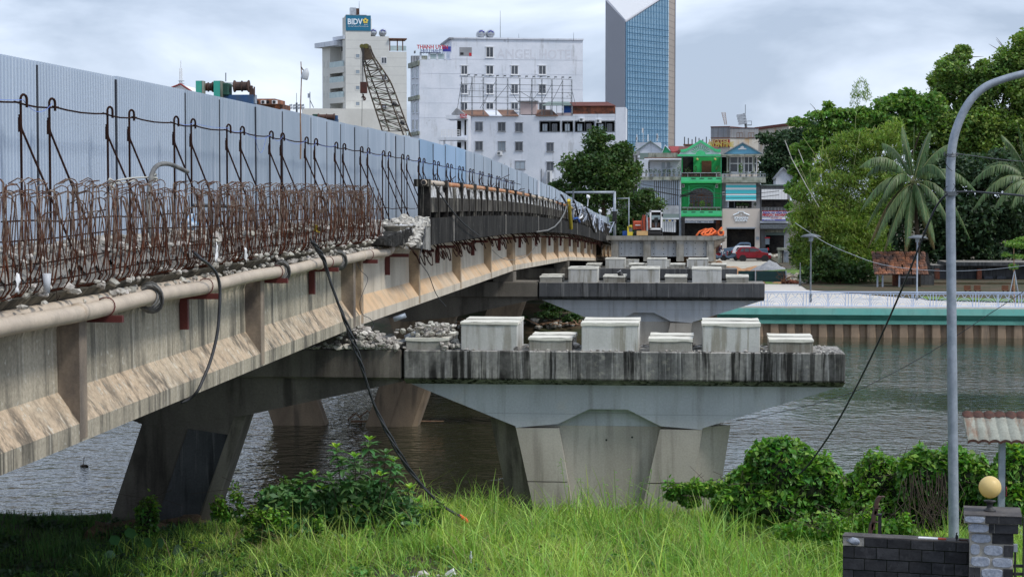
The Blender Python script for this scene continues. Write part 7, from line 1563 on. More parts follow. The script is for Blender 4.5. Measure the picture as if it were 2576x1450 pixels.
def moto(x, y, lab, face=1, rider=False):
    z = 1.56; t = thing('motorbike', lab, 'motorbike', (x, y, z), 'motorbikes parked by the pickup'); f = face
    for dx in (-.6, .6):
        mb = MB(); mb.lathe((x+dx*f, y, z+.28), [(.2,-.04),(.28,-.04),(.28,.04),(.2,.04)], 16, 'y'); w_ = put('wheel', mb, M['rubber'], t); mb = MB(); mb.lathe((x+dx*f, y, z+.28), [(.02,-.03),(.2,-.03),(.2,.03),(.02,.03)], 10, 'y'); put('rim', mb, M['alloy'], w_)
    mb = MB(); mb.loft([[(x+a*f, y+s_, z+b) for a, b in ((-.55,.45),(-.65,.72),(-.15,.74),(.0,.55),(.35,.5),(.45,.95),(.58,.9),(.5,.35),(.1,.25),(-.3,.3))] for s_ in (-.12, .12)]); put('body', mb, M['carred'] if rider else M['carblue'], t, bev=.03)
    mb = MB(); mb.box(*sorted((x-.68*f, x-.0*f)), y-.13, y+.13, z+.74, z+.82); put('seat', mb, M['black'], t, bev=.03)
    mb = MB(); mb.tube([(x+.45*f, y-.32, z+1.02), (x+.48*f, y, z+.98), (x+.45*f, y+.32, z+1.02)], .02, 5); put('handlebar', mb, M['black'], t)
    mb = MB(); mb.tube([(x+.5*f,y,z+.9),(x+.6*f,y,z+.28)], .035, 5); put('fork', mb, M['steelgrey'], t); mb = MB(); mb.obox((x-.66*f,y,z+.6),(.04,0,0),(0,.1,0),(0,0,.06)); put('tail_light', mb, M['tailred'], t); mb = MB(); mb.obox((x+.58*f,y,z+.86),(.04,0,0),(0,.08,0),(0,0,.07)); put('headlight', mb, M['white'], t)
q = P(1804, 645, 203); moto(q.x, 203, 'motorbike nearest the concrete girder end'); q2 = P(1818, 640, 206); moto(q2.x, 206, 'dark red motorbike carrying a rider', 1, True); q3 = P(1836, 646, 204.5); moto(q3.x, 202.5, 'motorbike just left of the white hatchback', -1)
mt_skin = M['skin'] = mat('skin', (.42,.24,.16), fine=0, bump=0); M['darktop'] = mat('dark_violet_top', (.03,.02,.05), fine=.1, bump=0); M['trousers'] = mat('pale_grey_trousers', (.42,.40,.42), fine=.05, bump=0)
# one continuous body made with skin + subdivision
def body(x, y, z):
    V = [(0,0,.86),(-.02,0,1.10),(.05,0,1.32),(.09,0,1.44),(.12,0,1.56),(.13,0,1.66)]; E = [(0,1),(1,2),(2,3),(3,4),(4,5)]; rr_ = [.15,.14,.15,.055,.10,.08]
    def ch(st, pts, rs):
        k = st
        for p_, r_ in zip(pts, rs): V.append(p_); rr_.append(r_); E.append((k, len(V)-1)); k = len(V)-1
    for s_ in (-1, 1):
        ch(2, [(.06,s_*.19,1.30),(.20,s_*.25,1.10),(.42,s_*.28,1.05),(.48,s_*.28,1.05)], [.065,.05,.035,.03]); ch(0, [(.06,s_*.13,.84),(.38,s_*.17,.78),(.22,s_*.17,.36),(.36,s_*.17,.31)], [.10,.08,.05,.04])
    me = bpy.data.meshes.new('person'); me.from_pydata([(x+a_[0], y+a_[1], z+a_[2]) for a_ in V], E, []); o = bpy.data.objects.new('person', me); C.link(o)
    o.modifiers.new('skin', 'SKIN'); ss = o.modifiers.new('sub', 'SUBSURF'); ss.levels = 1; ss.render_levels = 1
    lay = me.skin_vertices[0].data if len(me.skin_vertices) else None
    return o, me, rr_
def body_mesh(x, y, z):
    o, me, rr_ = body(x, y, z)
    bpy.context.view_layer.update()
    if not len(me.skin_vertices):
        a_ = bpy.data.meshes
        bpy.context.view_layer.objects.active = o; bpy.ops.mesh.customdata_skin_add()
    for i, r_ in enumerate(rr_): me.skin_vertices[0].data[i].radius = (r_, r_)
    me.skin_vertices[0].data[0].use_root = True
    bpy.context.view_layer.update()
    m2 = bpy.data.meshes.new_from_object(o.evaluated_get(bpy.context.evaluated_depsgraph_get())); bpy.data.objects.remove(o)
    m2.materials.clear()
    for m_ in ('trousers', 'darktop', 'skin'): m2.materials.append(M[m_])
    for p_ in m2.polygons:
        zz_ = p_.center.z - z; xx_ = p_.center.x - x; yy_ = abs(p_.center.y - y)
        p_.material_index = 2 if (zz_ > 1.42 or xx_ > .34 and zz_ > .98 or zz_ < .37 and xx_ > .26) else (1 if zz_ > .93 else 0); p_.use_smooth = True
    return m2
px_, py_, pz_ = q2.x, 206, 1.56
per = thing('person', 'person in a dark top, pale trousers and white helmet sitting on the red motorbike', 'person', (px_-.3, py_, pz_))
put('body', body_mesh(px_-.35, py_, pz_), None, per)
mb = MB(); hc = (px_-.35+.13, py_, pz_+1.66); mb.lathe(hc, [(.02,-.06),(.135,-.05),(.145,.0),(.13,.08),(.08,.13),(.01,.145)], 14); put('helmet', mb, M['white'], per, smooth=True)
# crates / bags at the right of the cars
pts = [(Vector((P(1950, 640, 203).x+R.gauss(0,.5), 203+R.random(), 1.6+R.random()*.5)), R.uniform(.12,.3)) for _ in range(30)]
rocks('rubble_sacks', pts, M['road'], 'pile of pale sacks and rubble in front of the grey corner house', 'sacks')
gp = thing('old_gate_pillar', 'weathered concrete gate pillar with a broken top right of the cars', 'pillar', (P(1962, 660, 186).x, 186, 1.5)); mb = MB(); mb.pb(1957, 627, 1966, 662, 186, .5); put('shaft', mb, M['mossy'], gp); mb = MB(); mb.pb(1955, 623, 1985, 629, 185.9, .7); put('beam', mb, M['mossy'], gp); mb = MB(); mb.pb(1967, 630, 1970, 664, 186, .3); put('steel_post', mb, M['iron'], gp); mb = MB(); mb.pb(1971, 633, 1984, 659, 186.2, .05); put('gate_panel', mb, M['galv'], gp)
# signal gantries, posts and wires
def gantry(lab, x0, x1, y0, yb, Y, r, head, cat='traffic signal gantry'):
    t = thing('signal_gantry', lab, cat, P(x1, yb, Y)); mb = MB(); mb.tube([P(x0, y0, Y), P(x1, y0-.5, Y)], r*.8, 8, True, r); put('arm', mb, M['galv'], t, smooth=True); mb = MB(); mb.tube([P(x1, y0-3, Y), P(x1, yb, Y)], r, 8, True, r*1.15); put('pole', mb, M['galv'], t, smooth=True)
    if head:
        mb = MB(); mb.pb(x1-5.5, 531, x1+5.5, 562, Y-.3, .3); h_ = put('signal_head', mb, M['iron'], t)
        for k in range(3): mb = MB(); q = P(x1, 536+k*10, Y-.34); mb.lathe((q.x, q.y, q.z), [(.10,-.10),(.12,-.10),(.12,.04),(.10,.04)], 12, 'y'); put('lens_hood', mb, M['black'], h_)
gantry('grey traffic signal gantry with its long arm over the bridge end', 1423, 1546, 484, 600, 168, .12, True)
gantry('thin grey gantry behind the traffic signal gantry', 1553, 1582, 499, 610, 185, .05, False, 'gantry')
t = thing('signal_pole', 'pale grey pole with a dark signal head between the grey and green houses', 'pole', P(1711, 640, 190)); mb = MB(); mb.tube([P(1710, 478, 190), P(1712, 655, 190)], .10, 8); put('pole', mb, M['galv'], t); mb = MB(); mb.pb(1714, 545, 1723, 593, 189.6, .3); h_ = put('signal_head', mb, M['iron'], t)
for k in range(4): mb = MB(); q = P(1718, 551+k*11, 189.5); mb.lathe((q.x, q.y, q.z), [(.13,-.10),(.16,-.10),(.16,.04),(.13,.04)], 12, 'y'); put('lens_hood', mb, M['black'], h_)
for k, (pp, lab) in enumerate(((((1563,453),(1640,468),(1713,478),(1815,487),(1900,487),(1960,480)), 'upper overhead wire in front of the shop houses'), (((1563,458),(1640,478),(1713,492),(1815,498),(1900,497),(1960,490)), 'middle overhead wire in front of the shop houses'), (((1563,463),(1640,480),(1713,493),(1760,496)), 'short lower overhead wire ending at the pale grey pole'))):
    mb = MB(); mb.tube([P(x, y, 192) for x, y in pp], .028, 4); solo('overhead_wire', mb, M['black'], lab, 'wire')
mb = MB(); q = P(1712, 492, 190)
for k in range(8): mb.tube([q+Vector((R.gauss(0,.1),-.1,R.gauss(0,.1))), q+Vector((R.uniform(-.2,2.4),-.2,R.uniform(-.5,.6))), q+Vector((R.uniform(.6,2.8),-.1,R.uniform(-.8,.9)))], .03, 4)
tag(put('wire_tangle', mb, M['black'], kind='stuff'), 'tangle of black wires bunched at the pale grey pole', 'wires')
# excavator on the new deck
def zd(x): return x
ex = thing('orange_excavator', 'faded orange excavator with a white-framed cab standing on the new deck', 'excavator', P(1630, 591, 140))
def eb(nm, x0, y0, x1, y1, mt, dy=0, d=1.5, par=None, bev=0): mb = MB(); mb.pb(x0, y0, x1, y1, 140+dy, d); return put(nm, mb, M[mt], par or ex, bev=bev)
eb('counterweight', 1592, 556, 1630, 578, 'exc_orange', .6, 2.2, bev=.06); eb('engine_hood', 1622, 548, 1637, 578, 'exc_orange', .3, 2.4, bev=.05); eb('turntable', 1600, 577, 1662, 583, 'black', .3, 2.2)
for dy in (-.1, 2.2): eb('track', 1594, 582, 1664, 592, 'rubber', dy, .5, bev=.08)
a = [P(x, y, 139.4) for x, y in ((1622,580),(1619,560),(1622,541))]; mb = MB(); mb.tube(a, .24, 6, True, .16); put('boom', mb, M['exc_orange'], ex); mb = MB(); mb.tube([P(1628,580,139.2), P(1628,556,139.2), P(1626,540,139.3)], .07, 6); put('hydraulic_ram', mb, M['steelgrey'], ex)
for dx in (-4, 3): mb = MB(); mb.tube([P(1622+dx,578,139.1), P(1621+dx*1.2,555,139.1), P(1624+dx,536,139.2)], .025, 4); put('hose', mb, M['black'], ex)
cb = eb('cab_interior', 1637, 533, 1663, 573, 'dark', .25, 1.2)
for (x0, y0, x1, y1) in ((1634.8,529.5,1638.5,576),(1662,529.5,1666,577),(1634.8,529.5,1666,533),(1634.8,573,1666,577.5)): eb('cab_frame', x0, y0, x1, y1, 'white', 0, 1.6)
eb('cab_window', 1639, 541, 1661, 552, 'glasst', .2, .04, cb); eb('seat', 1646, 547, 1655, 566, 'black', .1, .2, cb); eb('control_stand', 1641, 560, 1659, 571, 'winch', .12, .2, cb); eb('door_bar', 1649.5, 560, 1651, 576, 'galv', .02, .05, cb)
eb('mirror', 1664, 537, 1668, 545, 'black', -.2, .1); eb('handrail', 1592, 549, 1592.8, 558, 'exc_orange', .1, .05); eb('side_marking', 1598, 565, 1611, 567, 'white', .55, .05)
mb = MB(); mb.pb(1601.6, 580.5, 1629.6, 591.5, 138.2, .25); solo('plywood_board', mb, M['tan'], 'tan board standing in front of the orange excavator', 'board')
ym = thing('yellow_compactor', 'small yellow machine left of the orange excavator', 'machine', P(1584, 591, 139))
for (nm, x0, y0, x1, y1, mt, dy, d) in (('frame',1578,569,1582,592,'yellow',0,.3),('hood',1582,566,1590,573,'yellow',0,.5),('engine',1582,573,1590,583,'galv_d',.02,.5),('skid',1578,583,1591,592,'yellow',-.1,.7),('cover',1581,570,1589,572.5,'black',-.02,.1)): mb = MB(); mb.pb(x0, y0, x1, y1, 139+dy, d); put(nm, mb, M[mt], ym)
mb = MB(); mb.pb(1566, 581, 1579, 592, 141, .5); bb = solo('blue_bench_box', mb, M['blue'], 'blue low box left of the yellow machine', 'box')
oc = thing('orange_duct_coil', 'loose coil of thick orange duct lying on the edge of the new deck', 'duct coil', P(1780, 594, 134)); mb = MB()
pp = [(1752,594),(1760,584),(1775,578),(1790,581),(1784,590),(1768,594),(1764,590),(1776,580),(1792,577),(1800,583),(1790,591),(1778,594),(1772,588),(1784,581),(1796,586),(1792,592),(1806,586),(1816,574)]
mb.tube([P(x, y-2, 133.6+.25*math.sin(i)) for i, (x, y) in enumerate(pp)], .075, 7); put('coil', mb, M['orange'], oc, smooth=True)
mb = MB(); mb.tube([P(1806,583,133.2), P(1808,590,133.2), P(1814,592,133.2), P(1820,588,133.2), P(1820,580,133.2)], .07, 7); put('hook_end', mb, M['orange'], oc, smooth=True)
mb = MB(); mb.pb(1797, 580, 1821, 595, 134.6, .6); solo('rusty_skip', mb, M['redsteel'], 'dark red steel tray behind the orange duct', 'tray'); mb = MB(); mb.pb(1812, 576, 1819, 581, 133.4, .3); solo('cream_canister', mb, M['globe'], 'small cream canister on top of the dark red tray', 'canister')
# things hanging on the far part of the parapet
def hang(nm, pts, r, mt, lab, cat='cable', X=-5.45, sm=True):
    mb = MB(); mb.tube([onX(x, y, X) for x, y in pts], r, 6); return solo(nm, mb, M[mt], lab, cat, smooth=sm)
hang('yellow_plank', [(1431,503),(1433,530),(1437,574)], .09, 'yellow', 'upright yellow plank strapped to the outside of the parapet', 'plank', -5.40, False)
hang('grey_hose', [(1426,516),(1420,535),(1408,556),(1395,570),(1378,579),(1350,583)], .035, 'cable_grey', 'grey hose looping down from the parapet to the girder', 'hose')
hang('black_hose', [(1412,490),(1420,503),(1428,516)], .05, 'cable', 'short black hose above the yellow plank', 'hose'); hang('pink_hose', [(1424,510),(1430,518),(1440,523)], .05, 'globe', 'short pinkish hose end by the yellow plank', 'hose')
hang('black_strap', [(1443,505),(1450,522),(1454,540),(1452,552)], .05, 'black', 'black strap hanging right of the yellow plank', 'strap'); hang('blue_strap', [(1444,550),(1452,548),(1458,558)], .06, 'blue', 'blue knot at the foot of the black strap', 'strap')
hang('white_hose', [(1463,515),(1468,532),(1464,545),(1458,549)], .05, 'white', 'short white hose right of the blue knot', 'hose'); hang('white_hose', [(1497,540),(1494,556),(1500,572),(1499,583)], .05, 'white', 'long white hose hanging over the black edge beam', 'hose')
hang('black_pipe', [(1470,518),(1482,540),(1490,570),(1497,583)], .06, 'black', 'long black hose slanting over the edge beam', 'hose')
mb = MB()
for i in range(34): y = R.uniform(92, 148); a_ = Vector((-5.6, y, gs(y)+2.5)); mb.tube([a_+Vector((R.gauss(0,.1), R.gauss(0,.8), R.uniform(0,.6))), a_+Vector((R.gauss(.1,.1), R.gauss(0,.5), R.uniform(.0,.5))), a_+Vector((.12, R.gauss(0,.8), R.uniform(-.5,.3)))], R.uniform(.02,.05), 5)
tag(put('cable_litter', mb, M['gluespot'], kind='stuff'), 'tangle of white hoses and wires along the far parapet top', 'hoses')
for k, (x, y0, y1) in enumerate(((1354,454,520),(1442,478,545))): mb = MB(); a_ = onX(x, y1, -5.7); b_ = P(x, y0, a_.y); mb.tube([a_, b_], .05, 6); solo('marker_pole', mb, M['offwhite'] if k == 0 else M['galv_d'], ['thin white pole standing up from the parapet','dark grey post behind the yellow plank'][k], 'pole')
for k, (x, y) in enumerate(((1480, 494), (1510, 530))): 
    Y_ = 125+k*15; t = thing('marker_lamp', ['white bulb on a thin stick, upper one','white bulb on a leaning stick, lower one'][k], 'lamp', P(x, y+20, Y_)); mb = MB(); mb.tube([P(x-2, y+25, Y_), P(x, y, Y_)], .03, 4); put('stick', mb, M['offwhite'], t); mb = MB(); q = P(x, y, Y_); mb.rock(tuple(q), .16, 1); put('bulb', mb, M['white'], t, smooth=True)
M['dark_core'] = mat('dark_core_fill', (.012,.018,.010), (.02,.026,.014), scale=6, fine=.3, bump=0); dk('dark_core')  # near-black fill for the added vine cores and the slate wall core
# ================================================================ CABLES NEAR THE CAMERA
def smooth_path(pts, n=6):
    P_ = [Vector(p) for p in pts]; out = []
    for i in range(len(P_)-1):
        p0 = P_[max(0,i-1)]; p1 = P_[i]; p2 = P_[i+1]; p3 = P_[min(len(P_)-1,i+2)]
        for k in range(n):
            t = k/n; out.append(.5*((2*p1)+(-p0+p2)*t+(2*p0-5*p1+4*p2-p3)*t*t+(-p0+3*p1-3*p2+p3)*t**3))
    out.append(P_[-1]); return out
cp = [(785,605),(800,628),(815,655),(835,720),(862,790),(885,850),(905,905),(925,970),(947,1030),(985,1105),(1030,1180),(1075,1235),(1120,1275),(1158,1298)]
path = smooth_path([P(x, y, 29.2 + 2.2*i/len(cp)) for i, (x, y) in enumerate(cp)])
tc_ = thing('twisted_cable_bundle', 'thick twisted bundle of black cables running from the rusty bars down to the grass', 'cable', path[-1])
for s_ in range(3):
    mb = MB(); pts = []
    for i, p_ in enumerate(path):
        a_ = i*.55 + s_*2.1; k_ = .020 + .014*math.sin(i*.25); pts.append(p_ + Vector((math.cos(a_)*k_, math.sin(a_)*k_, math.sin(a_)*.004)))
    mb.tube(pts, .017, 6); put('strand', mb, M['cable'], tc_, smooth=True)
mb = MB(); e_ = path[-1]; mb.tube([e_+Vector((-.02,0,.02)), e_+Vector((.08,0,-.04)), e_+Vector((.13,0,-.10))], .032, 7); put('orange_end', mb, M['orange'], tc_)
mb = MB(); mb.tube(smooth_path([onX(x, y, X_) for x, y, X_ in ((486,632,-5.9),(505,650,-5.76),(525,665,-5.74),(545,690,-5.70),(553,725,-5.68),(552,775,-5.68),(546,840,-5.7),(530,905,-5.75),(512,950,-5.8),(497,982,-5.85),(478,1002,-5.95),(455,1012,-6.05))]), .020, 7); solo('black_cable', mb, M['cable'], 'single black cable looping down over the streaked girder and back under it', 'cable', smooth=True)
mb = MB(); mb.tube(smooth_path([(-6.4, 22.2, gs(22)+1.9),(-6.5,22.4,gs(22)+2.35),(-6.55,22.8,gs(22)+2.75),(-6.6,23.6,gs(22)+2.85),(-6.6,24.6,gs(24)+2.75)]), .030, 8); solo('grey_hose', mb, M['cable_grey'], 'stiff grey hose arching above the rusty bars', 'hose', smooth=True)
pp = smooth_path([onX(x, y, -6.6) for x, y in ((290,455),(330,448),(375,446),(390,448))]); mb = MB(); mb.tube(pp, .012, 5); mb.tube(smooth_path([onX(x, y, -6.6) for x, y in ((282,462),(320,458),(345,452))]), .010, 5)
c_ = onX(388, 447, -6.6)
for k in range(4): mb.tube([c_+Vector((R.gauss(0,.02), .10*math.cos(a_+k), .045*math.sin(a_)+.01*k)) for a_ in np.linspace(0, 6.0, 9)], .010, 5)
c_ = onX(281, 466, -6.6)
for k in range(4): mb.tube([c_+Vector((R.gauss(0,.02), .05*math.cos(a_+k), .05*math.sin(a_)+.01*k)) for a_ in np.linspace(0, 6.0, 9)], .012, 5)
o = put('knotted_rope', mb, M['wire_white'], kind='stuff', smooth=True); tag(o, 'pale knotted rope tied round the grey hose', 'rope')
mb = MB(); mb.tube(smooth_path([(-6.5, 24.5, gs(24)+2.3),(-6.3,25.5,gs(25)+2.28),(-6.3,27,gs(26)+2.2),(-6.3,27.4,gs(26)+1.9)]), .025, 7); solo('dark_hose', mb, M['cable'], 'dark hose lying among the rusty bars', 'hose', smooth=True)
# loose wires on the girder
for (pts, X_, r_, mt, lab) in (([(895,655),(908,680),(925,700),(915,730),(905,760),(912,790),(930,800),(940,815),(930,835),(915,850),(905,830)], -5.9, .006, 'cable', 'loose curl of black wire at the joint between the two girders'),
                          ([(1073,560),(1062,620),(1056,655),(1078,690),(1098,740),(1122,770)], -5.5, .010, 'cable', 'thin black wire dropping from the parapet over the cream girder'),
                          ([(1090,460),(1130,520),(1170,565),(1208,594)], -5.42, .016, 'cable', 'black cable slanting down across the black edge beam'),
                          ([(1238,628),(1265,650),(1300,652),(1330,640),(1350,615)], -5.6, .010, 'cable_grey', 'thin grey wire sagging below the edge beam')):
    mb = MB(); mb.tube(smooth_path([onX(x, y, X_) for x, y in pts]), r_, 5); solo('loose_wire', mb, M[mt], lab, 'wire', smooth=True)

# ================================================================ LIGHT POLE AND SERVICE WIRES
YL = 26.4
lp_ = thing('street_light_pole', 'tall galvanised street light pole with a curved arm at the right', 'street light', P(2399, 1362, YL))
pts = smooth_path([P(x, y, YL) for x, y in ((2400,1420),(2399,1300),(2396,1000),(2393,700),(2391,480),(2392,410),(2399,350),(2416,298),(2442,252),(2478,219),(2522,200),(2580,184),(2660,166))], 5)
mb = MB(); mb.tube(pts, .074, 12, True, .046); put('pole', mb, M['galv'], lp_, smooth=True)
mb = MB(); a_ = P(2660, 166, YL); mb.obox(a_+Vector((.3,0,.02)), (.35,0,.06), (0,.12,0), (0,0,.06)); put('lamp_head', mb, M['galv_d'], lp_)
mb = MB(); mb.box(P(2381,490,YL).x, P(2403,490,YL).x, YL-.12, YL+.1, P(2391,492,YL).z, P(2391,482,YL).z); put('wire_bracket', mb, M['galv_d'], lp_)
mb = MB()
for (cx, cy, ry_) in ((2392,385,4),(2392,390,4),(2392,480,4),(2392,487,5)): c_ = P(cx, cy, YL); mb.tube([c_+Vector((.095*math.cos(a_), .095*math.sin(a_), .02*math.sin(a_))) for a_ in np.linspace(0, 6.283, 13)], .006, 4, False)
mb.tube(smooth_path([P(x, y, YL-.1) for x, y in ((2386,388),(2378,402),(2384,420),(2396,430))]), .005, 4); mb.tube(smooth_path([P(x, y, YL-.1) for x, y in ((2384,468),(2376,476),(2388,490),(2402,470),(2398,462))]), .004, 4)
put('tied_wire', mb, M['cable'], lp_, kind='stuff')
mb = MB(); mb.tube(smooth_path([P(x, y, Y_) for x, y, Y_ in ((2720,520,24),(2576,493,25),(2500,486,25.8),(2440,482,26.2),(2400,484,26.3),(2378,492,26.3),(2355,520,26.4),(2330,575,26.5),(2280,700,27),(2200,880,28),(2110,1055,29),(2040,1160,29.8),(2010,1192,30.0))]), .014, 6); solo('power_cable', mb, M['cable'], 'thick black service cable bending at the light pole and running down to the vines', 'cable', smooth=True)
mb = MB(); mb.tube(smooth_path([P(x, y, 26.3+i*2) for i, (x, y) in enumerate(((2396,385),(2450,392),(2520,401),(2600,408),(2700,414)))]), .006, 5); solo('thin_wire', mb, M['cable'], 'thin wire running right from the bend of the light pole', 'wire')
mb = MB(); mb.tube(smooth_path([P(x, y, 60) for x, y in ((2000,560),(2077,610),(2145,640),(2207,662),(2282,675),(2385,681),(2480,678),(2576,668),(2700,650))]), .008, 4); solo('grey_wire', mb, M['galv'], 'pale wire sagging across the park in front of the tiled hut', 'wire')
mb = MB(); mb.tube(smooth_path([P(x, y, 33) for x, y in ((1852,1056),(1900,1050),(1960,1036),(2040,1018),(2110,998),(2170,975),(2270,925),(2340,885),(2400,848),(2480,795),(2576,732),(2680,660))]), .006, 4); solo('thin_wire', mb, M['cable'], 'thin dark wire strung low over the river from the right edge to the pier', 'wire')

# ================================================================ SLATE WALL, PILLAR AND GLOBE LAMP
def wx(x): return 2125.2 + x*.2007
def wy(y): return 1159.2 + y*.2007
Aw = P(2118.5, 1400, 24.05); Bw = P(wx(1560), 1400, 23.72); SW = Wall(Aw, Bw)
wl = thing('slate_clad_wall', 'low garden wall clad in dark slate tiles with a grimy coping', 'wall', (SW.pt(.8, 2.8)))
zt_ = SW.pix(2300, 1358)[1]
mb = MB(); SW.boxuz(mb, .01, SW.len, 2.4, zt_-.002, -.012, .24); put('core', mb, M['dark_core'], wl); mb = MB(); SW.boxuz(mb, 0, SW.len, zt_, zt_+.015, .0, .26); put('coping', mb, M['captop'], wl)
rowsy = [(997,1108),(1113,1255),(1260,1400),(1405,1548),(1553,1696),(1700,1840)]
jo = [[245,530,825,1110,1393],[115,395,680,965,1250,1535],[245,525,805,1090,1375],[110,380,665,945,1230,1510],[245,525,805,1090,1375],[110,380,665,945,1230,1510]]
for r_, ((y0, y1), js) in enumerate(zip(rowsy, jo)):
    zt0 = zt_ - (y0-997)*.2007/193.; zb0 = zt_ - (y1-4-997)*.2007/193.; xs_ = [-30] + js + [1560]
    for i in range(len(xs_)-1):
        u0 = SW.pix(wx(xs_[i]+4.5), 1400)[0]; u1 = SW.pix(wx(xs_[i+1]-4.5), 1400)[0]; u0 = max(u0, 0); 
        if r_ == 0 and i == 0:
            mb = MB(); SW.boxuz(mb, u0, u1, zb0, zt0, -.006, .01); put('mortar_bed', mb, M['mortar'], wl)
            mb = MB(); c_ = SW.pt((u0+u1)/2, (zt0+zb0)/2, .0); mb.rock(tuple(c_+SW.u*.03), .075, 4, (1.5,.12,.85)); put('adhesive_patch', mb, M['gluespot'], wl, smooth=True); continue
        mb = MB(); SW.boxuz(mb, u0, u1, zb0, zt0-.002, .004+R.uniform(-.003,.003), .01); put('slate_tile', mb, M['slate'], wl, bev=.002)
for (x, y, w_, h_, mt, nm, lab) in ((1040, 990, 70, 6, 'white', 'white_offcut', 'white foam strip lying on the slate wall'), (1210, 975, 30, 6, 'exc_orange', 'broken_tile', 'broken orange tile lying on the slate wall'), (1480, 990, 30, 8, 'winch', 'rusty_scrap', 'rusty scrap on the slate wall beside the pillar')):
    u_, _ = SW.pix(wx(x), 1357); mb = MB(); c_ = SW.pt(u_, zt_+.025, -.08); mb.obox(c_, SW.u*w_*.0018, SW.n*.03, (0,0,.01)); solo(nm, mb, M[mt], lab, 'scrap', bev=.006)
u_, _ = SW.pix(wx(1400), 1357); rag('crumpled_foil', SW.pt(u_, zt_+.05, -.08), .12, .07, M['black'], 'crumpled black scrap on the slate wall by the light pole', 'scrap', 11, 1.1)
# pillar
Ap = P(wx(1563), 1400, 23.45); Bp_ = P(wx(2112), 1400, 23.38); PW = Wall(Ap, Bp_)
pl_ = thing('lamp_pillar', 'square gate pillar of dark slate and bare mortar carrying a globe lamp', 'pillar', PW.pt(.28, 2.8))
def PB(nm, x0, y0, x1, y1, o_, d_, mt, bev=0, par=None):
    u0, z1 = PW.pix(wx(x0), wy(y0)); u1, z0 = PW.pix(wx(x1), wy(y1)); u0 = PW.pix(wx(x0), 1400)[0]; u1 = PW.pix(wx(x1), 1400)[0]; zc1 = PW.pix(wx(1830), wy(y0))[1]; zc0 = PW.pix(wx(1830), wy(y1))[1]
    mb = MB(); PW.boxuz(mb, u0, u1, zc0, zc1, o_, d_); return put(nm, mb, M[mt], par or pl_, bev=bev)
wp = .56
PB('shaft', 1563, 896, 2112, 2000, -.012, wp, 'mortar'); PB('cap_lower', 1545, 777, 2165, 894, .03, wp+.03, 'mortar'); PB('cap_upper', 1492, 676, 2210, 770, .06, wp+.06, 'mortar'); PB('cap_slab', 1490, 668, 2214, 676, .07, wp+.08, 'captop')
tl = [(1755,678,1922,768,.064),(1928,678,2212,768,.064),(1872,780,2168,893,.034),(1800,780,1866,893,.034),(1845,900,2112,1030,0),(1990,1048,2112,1188,0),(1563,1335,1625,1470,0),(1630,1335,1700,1470,0),(1990,1340,2112,1470,0),(1563,1475,1830,1610,0),(1836,1475,2112,1610,0),(1563,1615,1700,1760,0),(1706,1615,1985,1760,0)]
for (x0, y0, x1, y1, o_) in tl: PB('slate_tile', x0, y0, x1, y1, o_+.002, .01, 'slate', .002)
gl_ = [(1495,685,1750,765,.06),(1545,785,1795,890,.03),(1585,915,1830,1025,-.01),(1575,1045,1690,1180,-.01),(1740,1055,1980,1180,-.01),(1580,1200,1820,1325,-.01),(1850,1205,2100,1325,-.01),(1710,1345,1985,1465,-.01)]
for (x0, y0, x1, y1, o_) in gl_:
    u0 = PW.pix(wx(x0), 1400)[0]; u1 = PW.pix(wx(x1), 1400)[0]; z1 = PW.pix(wx(1830), wy(y0))[1]; z0 = PW.pix(wx(1830), wy(y1))[1]; n_ = 14; mb = MB()
    ring = []
    for k_ in range(n_*2):
        a_ = math.pi*k_/n_; cx_ = abs(math.cos(a_))**.6*(1 if math.cos(a_) > 0 else -1); sx_ = abs(math.sin(a_))**.6*(1 if math.sin(a_) > 0 else -1); ring.append(((u0+u1)/2+(u1-u0)/2*cx_*(1+.06*fb(k_,x0,.7)), (z0+z1)/2+(z1-z0)/2*sx_*(1+.08*fb(k_,y0,.7))))
    mb.loft([[PW.pt(u_, z_, o_) for u_, z_ in ring], [PW.pt((u0+u1)/2+(u_-(u0+u1)/2)*.93, (z0+z1)/2+(z_-(z0+z1)/2)*.93, o_+.009) for u_, z_ in ring]]); put('adhesive_patch', mb, M['gluespot'], pl_)
gc = P(2490.5, 1224, 23.70); zb_ = PW.pix(wx(1830), wy(668))[1]
gl = thing('globe_lamp', 'cream globe lamp on a short black stem on top of the pillar', 'lamp', (gc.x, gc.y, zb_))
mb = MB(); mb.lathe((gc.x, gc.y, zb_), [(.078,0),(.078,.012),(.07,.02),(.045,.035),(.036,.05),(.04,.09),(.05,.11),(.076,.12),(.076,.13),(.03,.135)], 20); put('stem', mb, M['iron'], gl, smooth=True)
r0_ = .139; mb = MB(); mb.lathe(tuple(gc), [(r0_*math.sin(a_), -r0_*math.cos(a_)) for a_ in np.linspace(.02, math.pi-.02, 20)], 32); put('globe', mb, M['globe'], gl, smooth=True)
# iron gate at right edge
gt = thing('iron_gate', 'black iron gate bars at the right edge beside the pillar', 'gate', P(2565, 1440, 23.6))
for x in (2551, 2572, 2592): mb = MB(); mb.pb(x, 1372 if x < 2560 else 1300, x+6, 1500, 23.6, .04); put('bar', mb, M['iron'], gt)
for y in (1420, 1440): mb = MB(); mb.pb(2548, y, 2620, y+6, 23.62, .03); put('crossbar', mb, M['iron'], gt)
mb = MB(); mb.pb(2550, 1368, 2560, 1387, 23.55, .05); put('hinge_bracket', mb, M['galv'], gt)
